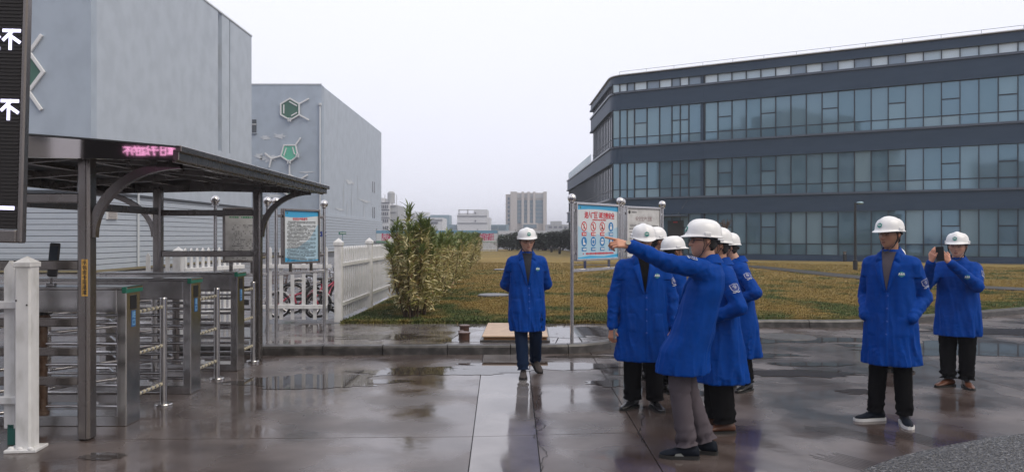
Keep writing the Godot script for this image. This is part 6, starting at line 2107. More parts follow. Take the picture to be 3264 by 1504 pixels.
# ================================================================= notice boards
# a board hung between two ball-topped posts; returns [thing, transform of its face, width, height]
func board(label: String, a: Vector2, b: Vector2, y0: float, y1: float, gap: float, bar_y: float, htop: float, fr: Material) -> Array:
	var o := thing("notice_board", label, "notice board")
	var i := 0
	for p in [a, b]:
		var m := MB.new()
		tube(m, [Vector3(p.x, 0.10, -p.y), Vector3(p.x, htop - 0.06, -p.y)], 0.026, 14)
		lathe(m, [[0.055, htop - 0.075], [0.03, htop - 0.055], [0.026, htop - 0.05]], Vector3(p.x, 0, -p.y), 14)
		put("post", m, M.steel, o)
		var bm := MB.new()
		ball(bm, Vector3(p.x, htop, -p.y), Vector3.ONE * 0.064, 22)
		put("ball", bm, M.chrome, o)
	var d := (b - a).normalized()
	var x := Vector3(d.x, 0, -d.y)
	var zz := x.cross(Vector3.UP)
	var bs := Basis(x, Vector3.UP, zz)
	var w := a.distance_to(b) - gap * 2.0
	var c := Vector3((a.x + b.x) * 0.5, (y0 + y1) * 0.5, -(a.y + b.y) * 0.5)
	var h := y1 - y0
	var f := MB.new()
	var t := 0.035
	for s in [-1.0, 1.0]:
		bx(f, c + x * s * (w * 0.5 - t * 0.5), Vector3(t, h, 0.07), bs, 0.005)
		bx(f, c + Vector3(0, s * (h * 0.5 - t * 0.5), 0), Vector3(w - t * 2.0, t, 0.068), bs, 0.005)
	put("frame", f, fr, o)
	var k := MB.new()
	bx(k, c - zz * 0.005, Vector3(w - t * 1.6, h - t * 1.6, 0.03), bs)
	put("panel", k, M.board_white, o)
	for s in [0.16, 0.84]:
		for yy in [y0 + h * 0.12, y1 - h * 0.12]:
			pass
	for yy in [y0 + h * 0.14, y1 - h * 0.14]:
		for e in [[a, 1.0], [b, -1.0]]:
			var m := MB.new()
			var q := Vector3(e[0].x, yy, -e[0].y)
			beam(m, q, q + x * e[1] * gap * 1.05, 0.03, 0.04, 0.004)
			put("clamp", m, fr, o)
	var cb := MB.new()
	beam(cb, Vector3(a.x, bar_y, -a.y), Vector3(b.x, bar_y, -b.y), 0.045, 0.045, 0.006)
	put("cross_bar", cb, M.steel, o)
	for s in [-0.28, 0.28]:
		var m := MB.new()
		beam(m, Vector3(c.x, bar_y, c.z) + x * s * w, Vector3(c.x, y0 + 0.01, c.z) + x * s * w, 0.04, 0.04)
		put("strut", m, fr, o)
	return [o, Transform3D(bs, c + zz * 0.0115), w - t * 2.0, h - t * 2.0]
func lifted(x: Transform3D, z: float) -> Transform3D:
	return x * Transform3D(Basis.IDENTITY, Vector3(0, 0, z))
func wave(w: float, y0: float, y1: float, amp: float, ph: float, flip: bool) -> PackedVector2Array:
	var p := PackedVector2Array()
	for k in 17:
		var f := k / 16.0
		p.push_back(Vector2((f - 0.5) * w, y0 + amp * sin(f * 3.0 + ph)))
	p.push_back(Vector2(w * 0.5, y1)); p.push_back(Vector2(-w * 0.5, y1))
	return p
func flat_print(called: String, pl: PackedVector2Array, x: Transform3D, mt: Material, o: Node3D) -> void:
	var m := MB.new()
	prism(m, pl, 0.0, x)
	put(called, m, mt, o)
func rect2(cx: float, cy: float, w: float, h: float) -> PackedVector2Array:
	return PackedVector2Array([Vector2(cx - w / 2, cy - h / 2), Vector2(cx + w / 2, cy - h / 2), Vector2(cx + w / 2, cy + h / 2), Vector2(cx - w / 2, cy + h / 2)])
func notice_boards() -> void:
	rng.seed = 77
	# A: pale blue pledge board, left
	var r := board("pale blue text notice board with a red title, before the picket gate", Vector2(-3.55, 11.4), Vector2(-3.05, 12.3), 1.24, 2.09, 0.12, 1.10, 2.19, M.steel_dark)
	var o: Node3D = r[0]; var x: Transform3D = r[1]; var w: float = r[2]; var h: float = r[3]
	flat_print("print_ground", rect2(0, 0, w, h), lifted(x, 0.001), M.board_white, o)
	flat_print("print_ground", PackedVector2Array([Vector2(w * 0.5, h * 0.25), Vector2(w * 0.5, -h * 0.5), Vector2(-w * 0.5, -h * 0.5), Vector2(-w * 0.5, -h * 0.25), Vector2(-w * 0.1, -h * 0.22), Vector2(w * 0.25, -h * 0.05)]), lifted(x, 0.0015), M.board_pale_blue, o)
	flat_print("header", wave(w, h * 0.40, h * 0.5, -0.022, 0.6, true), lifted(x, 0.002), M.sky_blue_print, o)
	flat_print("footer", PackedVector2Array([Vector2(-w * 0.5, -h * 0.5), Vector2(w * 0.5, -h * 0.5), Vector2(w * 0.5, -h * 0.47), Vector2(w * 0.1, -h * 0.485), Vector2(-w * 0.25, -h * 0.46), Vector2(-w * 0.5, -h * 0.41)]), lifted(x, 0.002), M.sky_blue_print, o)
	flat_print("emblem", circle2(Vector2(-w * 0.42, h * 0.455), 0.016, 6), lifted(x, 0.003), M.green_panel, o)
	var tx := MB.new()
	hanzi(tx, "安全生产承诺书", 0.042, lifted(x, 0.003) * Transform3D(Basis.IDENTITY, Vector3(-w * 0.26, h * 0.345, 0)), 1.05, 0.14)
	put("title", tx, M.red_print, o)
	tx = MB.new()
	print_rows(tx, -w * 0.42, w * 0.42, h * 0.29, 0.0215, 29, 0.014, lifted(x, 0.003), 0.93)
	put("small_print", tx, M.black_print, o, "stuff")
	# B: old white board, behind the canopy post
	r = board("weathered white notice board with a green header, behind the canopy post", Vector2(-4.30, 10.98), Vector2(-3.64, 11.28), 1.28, 2.08, 0.10, 1.10, 2.19, M.steel_dark)
	o = r[0]; x = r[1]; w = r[2]; h = r[3]
	flat_print("print_ground", rect2(0, 0, w, h), lifted(x, 0.001), M.board_old, o)
	flat_print("header", rect2(0, h * 0.455, w, h * 0.09), lifted(x, 0.002), M.green_print, o)
	flat_print("emblem", circle2(Vector2(-w * 0.40, h * 0.455), 0.022, 6), lifted(x, 0.003), M.white_print, o)
	tx = MB.new()
	print_rows(tx, -w * 0.3, w * 0.45, h * 0.455, 0.05, 1, 0.026, lifted(x, 0.003), 1.0)
	put("header_print", tx, M.white_print, o, "stuff")
	tx = MB.new()
	print_rows(tx, -w * 0.42, w * 0.44, h * 0.36, 0.05, 1, 0.028, lifted(x, 0.003), 0.9)
	put("title", tx, M.green_print, o)
	tx = MB.new()
	print_rows(tx, -w * 0.30, w * 0.40, h * 0.20, 0.030, 18, 0.018, lifted(x, 0.003), 0.45)
	put("small_print", tx, M.grey_print, o, "stuff")
	# C: safety sign board, right
	r = board("blue and white safety rules board with red and blue pictograms", Vector2(0.87, 11.0), Vector2(1.72, 12.05), 1.30, 2.165, 0.075, 1.165, 2.22, M.steel)
	o = r[0]; x = r[1]; w = r[2]; h = r[3]
	flat_print("print_ground", rect2(0, 0, w, h), lifted(x, 0.001), M.board_white, o)
	flat_print("print_ground", PackedVector2Array([Vector2(-w * 0.5, -h * 0.5), Vector2(w * 0.5, -h * 0.5), Vector2(w * 0.5, h * 0.1), Vector2(w * 0.1, -h * 0.06), Vector2(-w * 0.2, -h * 0.02), Vector2(-w * 0.5, h * 0.12)]), lifted(x, 0.0015), M.board_pale_blue, o)
	flat_print("header", wave(w, h * 0.40, h * 0.5, 0.022, 0.2, true), lifted(x, 0.002), M.sky_blue_print, o)
	flat_print("footer", PackedVector2Array([Vector2(-w * 0.5, -h * 0.5), Vector2(w * 0.5, -h * 0.5), Vector2(w * 0.5, -h * 0.43), Vector2(w * 0.15, -h * 0.47), Vector2(-w * 0.2, -h * 0.45), Vector2(-w * 0.5, -h * 0.48)]), lifted(x, 0.002), M.sky_blue_print, o)
	flat_print("emblem", circle2(Vector2(-w * 0.42, h * 0.45), 0.018, 6), lifted(x, 0.003), M.green_panel, o)
	tx = MB.new()
	hanzi(tx, "进入厂区", 0.086, lifted(x, 0.003) * Transform3D(Basis.IDENTITY, Vector3(-w * 0.32, h * 0.315, 0)), 1.03, 0.15)
	hanzi(tx, "请注意安全", 0.086, lifted(x, 0.003) * Transform3D(Basis.IDENTITY, Vector3(w * 0.025, h * 0.315, 0)), 1.03, 0.15)
	put("title", tx, M.red_print, o)
	tx = MB.new()
	print_rows(tx, -w * 0.15, w * 0.20, h * 0.225, 0.03, 1, 0.024, lifted(x, 0.003), 1.0)
	print_rows(tx, -w * 0.38, -w * 0.36, -h * 0.41, 0.04, 1, 0.034, lifted(x, 0.003), 1.0)
	print_rows(tx, -w * 0.31, w * 0.40, -h * 0.41, 0.04, 1, 0.036, lifted(x, 0.003), 1.0)
	put("small_print", tx, M.red_print, o, "stuff")
	for row in 2:
		for c in 4:
			var cx := (-0.335 + c * 0.222) * w
			var cy := (0.10 if row == 0 else -0.185) * h
			var rad := 0.073
			var red := row == 0 and c < 3
			var mt: Material = M.red_print if red else M.blue_print
			var m := MB.new()
			var xp := lifted(x, 0.003)
			var xq := lifted(x, 0.0038)
			var wm := MB.new()
			if red:
				prism(wm, circle2(Vector2(cx, cy), rad * 0.98, 24), 0.0, lifted(x, 0.0025))
				put("pictogram", wm, M.white_print, o)
				ring2(m, Vector2(cx, cy), rad * 0.78, rad, xq)
				prism(m, PackedVector2Array([Vector2(cx - rad * 0.66, cy + rad * 0.5), Vector2(cx - rad * 0.5, cy + rad * 0.66), Vector2(cx + rad * 0.66, cy - rad * 0.5), Vector2(cx + rad * 0.5, cy - rad * 0.66)]), 0.0, xq)
				put("pictogram", m, mt, o)
				var bm := MB.new()
				prism(bm, circle2(Vector2(cx, cy + rad * 0.42), rad * 0.16, 12), 0.0, xp)
				prism(bm, poly2([[cx - rad * 0.2, cy + rad * 0.2], [cx + rad * 0.2, cy + rad * 0.2], [cx + rad * (0.35 if c == 2 else 0.12), cy - rad * 0.6], [cx + rad * 0.02, cy - rad * 0.6], [cx, cy - rad * 0.1], [cx - rad * 0.1, cy - rad * 0.6], [cx - rad * (0.4 if c == 2 else 0.2), cy - rad * 0.55]]), 0.0, xp)
				put("pictogram", bm, M.black_print, o)
			else:
				if row == 1 and c == 3: prism(m, rect2(cx, cy, rad * 1.7, rad * 1.9), 0.0, xp)
				else: prism(m, circle2(Vector2(cx, cy), rad, 24), 0.0, xp)
				put("pictogram", m, mt, o)
				if row == 1 and c == 3:
					prism(wm, poly2([[cx - rad * 0.66, cy - rad * 0.6], [cx + rad * 0.66, cy - rad * 0.6], [cx, cy + rad * 0.72]]), 0.0, xq)
				elif row == 1 and c == 0:
					prism(wm, poly2([[cx - rad * 0.35, cy + rad * 0.55], [cx + rad * 0.05, cy + rad * 0.55], [cx + rad * 0.05, cy - rad * 0.1], [cx + rad * 0.5, cy - rad * 0.35], [cx + rad * 0.5, cy - rad * 0.6], [cx - rad * 0.35, cy - rad * 0.6]]), 0.0, xq)
				elif row == 1 and c == 1:
					ring2(wm, Vector2(cx, cy - rad * 0.05), rad * 0.42, rad * 0.58, xq)
					prism(wm, rect2(cx, cy + rad * 0.48, rad * 1.0, rad * 0.2), 0.0, xq)
				elif row == 1:
					prism(wm, circle2(Vector2(cx, cy + 0.0), rad * 0.58, 16), 0.0, xq)
					put("pictogram", wm, M.white_print, o)
					wm = MB.new()
					for e in [-1.0, 1.0]: prism(wm, circle2(Vector2(cx + e * rad * 0.25, cy + rad * 0.1), rad * 0.2, 12), 0.0, lifted(x, 0.0045))
					put("pictogram", wm, M.blue_print, o)
					wm = null
				else:
					prism(wm, circle2(Vector2(cx, cy + rad * 0.45), rad * 0.22, 12), 0.0, xq)
					prism(wm, poly2([[cx - rad * 0.35, cy + rad * 0.15], [cx + rad * 0.35, cy + rad * 0.15], [cx + rad * 0.45, cy - rad * 0.6], [cx + rad * 0.1, cy - rad * 0.6], [cx, cy - rad * 0.05], [cx - rad * 0.1, cy - rad * 0.6], [cx - rad * 0.45, cy - rad * 0.6]]), 0.0, xq)
				if wm: put("pictogram", wm, M.white_print, o)
				if row == 1 and c == 3:
					wm = MB.new()
					prism(wm, rect2(cx, cy - rad * 0.15, rad * 0.2, rad * 0.7), 0.0, lifted(x, 0.0045))
					put("pictogram", wm, M.blue_print, o)
			var lb := MB.new()
			prism(lb, rect2(cx, cy - rad * 1.55, rad * 1.75, rad * 0.75), 0.0, xp)
			put("caption", lb, mt, o)
			var lt := MB.new()
			print_rows(lt, cx - rad * 0.75, cx + rad * 0.7, cy - rad * 1.55, 0.03, 1, 0.030, xq, 1.0)
			put("caption_print", lt, M.white_print, o, "stuff")
	# D: faded board behind it
	r = board("faded grey-white notice board behind the safety rules board", Vector2(1.83, 12.6), Vector2(2.66, 13.42), 1.30, 2.17, 0.075, 1.165, 2.23, M.steel)
	o = r[0]; x = r[1]; w = r[2]; h = r[3]
	flat_print("print_ground", rect2(0, 0, w, h), lifted(x, 0.001), M.board_old, o)
	flat_print("emblem", circle2(Vector2(-w * 0.42, h * 0.42), 0.03, 14), lifted(x, 0.003), M.black_print, o)
	tx = MB.new()
	print_rows(tx, -w * 0.37, -w * 0.22, h * 0.42, 0.03, 1, 0.03, lifted(x, 0.003), 1.0)
	print_rows(tx, -w * 0.42, w * 0.44, h * 0.14, 0.055, 9, 0.026, lifted(x, 0.003), 0.9)
	put("small_print", tx, M.grey_print, o, "stuff")
	tx = MB.new()
	hanzi(tx, "安全生产注意", 0.072, lifted(x, 0.003) * Transform3D(Basis.IDENTITY, Vector3(-w * 0.24, h * 0.29, 0)), 1.12, 0.12)
	put("title", tx, M.wall_fade, o)

# ================================================================= small things on the pavement, signs, lamps
func sidewalk_things() -> void:
	# tan cover box
	var o := thing("access_hatch", "low tan hatch cover on the pavement behind the walking person", "hatch", Vector3(0.06, 0.13, -11.85))
	var b := Basis(Vector3.UP, -0.02)
	var m := MB.new()
	bx(m, Vector3(0, 0.078, 0), Vector3(0.96, 0.022, 1.66), b, 0.006)
	put("lid", m, M.tan_cover, o)
	m = MB.new()
	bx(m, Vector3(0, 0.033, 0), Vector3(0.92, 0.066, 1.60), b)
	put("frame", m, M.tan_edge, o)
	m = MB.new()
	bx(m, Vector3(0, 0.014, 0.0), Vector3(1.02, 0.028, 1.70), b, 0.006)
	put("base_rim", m, M.kerb, o)
	m = MB.new()
	tube(m, [Vector3(0.20, 0.085, 0.78), Vector3(0.20, 0.16, 0.78)], 0.007, 6)
	tube(m, [Vector3(0.09, 0.094, 0.80), Vector3(0.33, 0.094, 0.80)], 0.006, 6)
	put("hasp", m, M.rust, o)
	# rusty pipe caps
	var caps := [[-1.62, 12.25, 0.085, 0.075, "larger rusty pipe cap standing farthest back on the pavement"], [-1.66, 11.72, 0.045, 0.05, "small rusty pipe stub between the two pipe caps on the pavement"], [-1.64, 11.28, 0.088, 0.085, "rusty pipe cap nearest the kerb, left of the tan hatch"]]
	for q in caps:
		var c := thing("pipe_cap", q[4], "pipe cap", Vector3(gx(1480.0 if q[2] > 0.05 else 1470.0, q[1]), 0.13, -q[1]), 0.0, "rusty pipe caps on the pavement")
		m = MB.new()
		lathe(m, [[q[2] * 0.9, 0.0], [q[2] * 0.9, q[3]], [q[2], q[3]], [q[2] * 1.02, q[3] + 0.012]], Vector3.ZERO, 20)
		put("collar", m, M.rust, c)
		m = MB.new()
		lathe(m, [[q[2] * 1.04, q[3] + 0.010], [q[2] * 1.04, q[3] + 0.024], [q[2] * 0.9, q[3] + 0.030], [0.0, q[3] + 0.031]], Vector3.ZERO, 20)
		put("lid", m, M.rust_lid, c)
	# fallen leaves and scraps on the pavement
	m = MB.new()
	for k in 46:
		var p := Vector3(rng.randf_range(-3.0, 1.4), 0.1375, -rng.randf_range(10.95, 13.1))
		var a := rng.randf() * TAU
		var s := rng.randf_range(0.012, 0.035)
		m.quad(p + Vector3(cos(a), 0, sin(a)) * s, p + Vector3(-sin(a), 0.004, cos(a)) * s * 0.4, p - Vector3(cos(a), 0, sin(a)) * s, p + Vector3(sin(a), 0, -cos(a)) * s * 0.4, Vector3.UP)
	put("fallen_leaves", m, M.rust, null, "stuff")
	# lamp post on the lawn
	o = thing("lamp_post", "slim dark lamp post on the lawn before the glass building", "lamp post", Vector3(15.4, 0.13, -34.0))
	m = MB.new()
	lathe(m, [[0.10, 0.0], [0.10, 0.45], [0.055, 0.47], [0.045, 3.0], [0.05, 3.02], [0.0, 3.03]], Vector3.ZERO, 12)
	put("pole", m, M.black_plastic, o)
	m = MB.new()
	tube(m, [Vector3(0, 2.88, 0), Vector3(0.12, 3.0, 0), Vector3(0.2, 3.02, 0)], 0.02, 8)
	put("arm", m, M.black_plastic, o)
	m = MB.new()
	ball(m, Vector3(0.22, 3.02, 0), Vector3(0.17, 0.07, 0.10), 12)
	put("lamp_head", m, M.pane_2, o)
	# bollard lights along the plinth
	for q in [[3.42, 87.0, "farthest small dark bollard light by the glass building's side"], [3.5, 79.5, "second farthest small dark bollard light by the glass building's side"], [3.75, 72.0, "second nearest small dark bollard light by the glass building's side"], [4.05, 64.5, "nearest small dark bollard light by the glass building's side"], [20.2, 46.0, "small dark bollard light at the foot of the glass front, right of the lamp post"], [31.0, 38.5, "small dark bollard light at the foot of the glass front by the right edge"]]:
		var c := thing("bollard_light", q[2], "bollard light", Vector3(q[0], 0.13, -q[1]), 0.0, "bollard lights round the glass building")
		m = MB.new()
		lathe(m, [[0.11, 0.0], [0.11, 0.42], [0.0, 0.43]], Vector3.ZERO, 10)
		put("stem", m, M.black_plastic, c)
		m = MB.new()
		lathe(m, [[0.10, 0.43], [0.10, 0.56], [0.13, 0.56], [0.13, 0.60], [0.0, 0.61]], Vector3.ZERO, 10)
		put("lamp_head", m, M.steel_dark, c)
	# street name sign and blue parking sign beyond the fence
	o = thing("street_sign", "small green street name sign on a thin pole beyond the picket fence", "sign", Vector3(gx(1091, 45.0), 0, -45.0))
	m = MB.new()
	tube(m, [Vector3(0, 0, 0), Vector3(0, 1.95, 0)], 0.03, 8)
	put("pole", m, M.far_blue, o)
	var pn := put("plate", mk(Vector3(0, 1.84, 0.04), Vector3(0.44, 0.16, 0.02)), M.green_panel, o)
	m = MB.new()
	print_rows(m, -0.16, 0.16, 1.84, 0.05, 1, 0.07, Transform3D(Basis.IDENTITY, Vector3(0, 0, 0.052)), 1.0)
	put("plate_print", m, M.white_print, pn, "stuff")
	o = thing("blue_sign", "small blue sign with a white ring, beside the ball-topped post", "sign", Vector3(gx(1026, 24.0), 0, -24.0))
	m = MB.new()
	tube(m, [Vector3(0, 0, 0), Vector3(0, 1.85, 0)], 0.025, 8)
	put("pole", m, M.steel, o)
	pn = put("plate", mk(Vector3(0, 1.73, 0.035), Vector3(0.27, 0.16, 0.02)), M.navy_print, o)
	m = MB.new()
	ring2(m, Vector2(-0.075, 1.73), 0.022, 0.040, Transform3D(Basis.IDENTITY, Vector3(0, 0, 0.047)), 16)
	print_rows(m, 0.0, 0.11, 1.73, 0.05, 1, 0.07, Transform3D(Basis.IDENTITY, Vector3(0, 0, 0.047)), 1.0)
	put("plate_print", m, M.white_print, pn, "stuff")

# ================================================================= bicycles
func bicycle(label: String, at: Vector3, turn: float, R: float, frame: Material, fender: Material, basket: bool) -> void:
	var o := thing("bicycle", label, "bicycle", at, turn, "bicycles parked behind the picket gate")
	var wb := R * 3.0
	for s in [-1.0, 1.0]:
		var m := MB.new()
		var c := Vector3(s * wb * 0.5, R, 0)
		var pts := []
		for k in 29: pts.append(c + Vector3(cos(TAU * k / 28), sin(TAU * k / 28), 0) * (R - 0.02))
		tube(m, pts, 0.021, 7, false)
		var wh := put("wheel", m, M.tyre, o)
		m = MB.new()
		pts = []
		for k in 29: pts.append(c + Vector3(cos(TAU * k / 28), sin(TAU * k / 28), 0) * (R - 0.045))
		tube(m, pts, 0.011, 6, false)
		for k in 14: tube(m, [c, c + Vector3(cos(TAU * k / 14), sin(TAU * k / 14), 0) * (R - 0.045)], 0.0022, 4, false)
		tube(m, [c - Vector3(0, 0, 0.04), c + Vector3(0, 0, 0.04)], 0.02, 8)
		put("rim", m, M.chrome, wh)
		m = MB.new()
		pts = []
		for k in 13:
			var a := lerpf(0.15, 2.9, k / 12.0)
			pts.append(c + Vector3(cos(a), sin(a), 0) * (R + 0.025))
		tube(m, pts, 0.026, 6, true, 0.35)
		put("mudguard", m, fender, o)
	var A := Vector3(-wb * 0.5, R, 0); var Bk := Vector3(-0.02, R * 0.92, 0); var S := Vector3(-wb * 0.16, R * 2.15, 0); var H := Vector3(wb * 0.33, R * 2.25, 0); var F := Vector3(wb * 0.5, R, 0)
	var fm := MB.new()
	for q in [[A, Bk], [A, S.lerp(Bk, 0.2)], [Bk, S], [Bk, H.lerp(F, 0.15)], [S.lerp(Bk, 0.35), H.lerp(F, 0.08)], [H, F]]: tube(fm, q, 0.018, 8)
	put("frame", fm, frame, o)
	var sm := MB.new()
	ball(sm, S + Vector3(0.0, 0.10, 0), Vector3(0.13, 0.035, 0.075), 12)
	tube(sm, [S, S + Vector3(0, 0.08, 0)], 0.014, 8)
	put("saddle", sm, M.black_plastic, o)
	var hm := MB.new()
	tube(hm, [H, H + Vector3(-0.02, 0.16, 0)], 0.014, 8)
	tube(hm, [H + Vector3(-0.10, 0.20, -0.27), H + Vector3(-0.02, 0.19, -0.18), H + Vector3(0.0, 0.16, 0), H + Vector3(-0.02, 0.19, 0.18), H + Vector3(-0.10, 0.20, 0.27)], 0.012, 8)
	put("handlebar", hm, M.chrome, o)
	var cm := MB.new()
	tube(cm, [Bk - Vector3(0, 0, 0.06), Bk + Vector3(0, 0, 0.06)], 0.055, 14)
	tube(cm, [Bk + Vector3(0, 0, 0.06), Bk + Vector3(0.10, -0.10, 0.07)], 0.012, 6)
	bx(cm, Bk + Vector3(0.10, -0.11, 0.11), Vector3(0.09, 0.02, 0.07))
	put("crank", cm, M.tyre, o)
	var gm := MB.new()
	bx(gm, A.lerp(Bk, 0.5) + Vector3(0, 0.01, 0.05), Vector3(wb * 0.42, 0.07, 0.02), Basis.IDENTITY, 0.008)
	put("chain_guard", gm, fender, o)
	if basket:
		var bm := MB.new()
		var c := A + Vector3(0.02, R + 0.16, 0)
		for lv in 4:
			var q := 0.12 + lv * 0.012
			var y := c.y + lv * 0.07
			tube(bm, [Vector3(c.x - q, y, -q), Vector3(c.x + q, y, -q), Vector3(c.x + q, y, q), Vector3(c.x - q, y, q), Vector3(c.x - q, y, -q)], 0.004, 4)
		for k in 20:
			var a := TAU * k / 20
			var u := Vector3(clampf(cos(a) * 1.4, -1, 1), 0, clampf(sin(a) * 1.4, -1, 1))
			tube(bm, [c + u * 0.12, c + u * 0.156 + Vector3(0, 0.21, 0)], 0.003, 4)
		put("basket", bm, M.rust, o)
func bicycles() -> void:
	bicycle("small red bicycle with white mudguards and a wire basket, behind the gate pickets", Vector3(-4.02, 0.13, -14.25), 0.12, 0.245, M.bike_pink, M.bike_white, true)
	bicycle("black bicycle behind the small red bicycle, partly behind the notice board", Vector3(-3.92, 0.13, -15.1), 0.25, 0.30, M.black_plastic, M.tyre, false)
	bicycle("dark bicycle with a pink frame, closest to the thick fence post", Vector3(-3.62, 0.13, -14.7), 1.25, 0.29, M.bike_pink, M.tyre, false)
	bicycle("grey bicycle parked farthest behind the picket gate", Vector3(-4.1, 0.13, -16.2), 0.5, 0.31, M.steel_dark, M.steel, true)

# ================================================================= LED screen at the left edge
func led_screen() -> void:
	var o := thing("led_screen", "dark LED message screen in a steel frame at the top left edge", "screen", Vector3(-2.705, 0, -4.2))
	var tb := Basis(Vector3.BACK, -0.026)
	var w := 1.7
	var mk2 := func(c: Vector3, s: Vector3, bev: float) -> MB:
		var m := MB.new()
		bx(m, Vector3(0, 1.63, 0) + tb * c, s, tb, bev)
		return m
	put("frame", mk2.call(Vector3(-0.015, 1.05, 0.0), Vector3(0.030, 2.1, 0.05), 0.008), M.steel_dark, o)
	put("frame", mk2.call(Vector3(-w + 0.015, 1.05, 0.0), Vector3(0.030, 2.1, 0.05), 0.008), M.steel_dark, o)
	put("frame", mk2.call(Vector3(-w * 0.5, 0.036, 0.0), Vector3(w - 0.062, 0.072, 0.048), 0.008), M.steel_dark, o)
	put("frame", mk2.call(Vector3(-w * 0.5, 2.065, 0.0), Vector3(w - 0.062, 0.072, 0.048), 0.008), M.steel_dark, o)
	var pn := put("screen_panel", mk2.call(Vector3(-w * 0.5, 1.05, 0.0), Vector3(w - 0.062, 1.95, 0.03), 0.0), M.led_dark, o)
	var gm := MB.new()
	for k in 98:
		var y := 0.085 + k * 0.02
		bx(gm, Vector3(0, 1.63, 0) + tb * Vector3(-w * 0.5, y, 0.0165), Vector3(w - 0.066, 0.006, 0.006), tb)
	put("louvres", gm, M.led_dark, pn)
	for y in [1.125, 0.738]:
		for q in [["不", -0.140], ["全", -0.265], ["安", -0.390]]:
			var tx := MB.new()
			hanzi(tx, q[0], 0.112, Transform3D(Basis.IDENTITY, Vector3(0, 1.63, 0)) * Transform3D(tb, tb * Vector3(q[1], y, 0.0215)), 1.1, 0.16)
			put("led_character", tx, M.led_white, pn)
	put("led_bar", mk2.call(Vector3(-0.345, 0.192, 0.0215), Vector3(0.60, 0.02, 0.004), 0.0), M.led_white, pn)
	for x in [-w + 0.2, -0.62]:
		put("post", mk(Vector3(x, 0.83, -0.02), Vector3(0.08, 1.66, 0.08), 0.006), M.steel_dark, o)

	# the rear face of the screen shows a line too, mirrored in the polished end of the canopy
	for k in 6:
		var lm := MB.new()
		hanzi(lm, "他日子过的不"[k], 0.085, Transform3D(Basis(Vector3.UP, PI), Vector3(-0.70 - k * 0.092, 2.535, -0.0185)), 1.0, 0.17)
		put("led_character", lm, M.led_pink, pn)

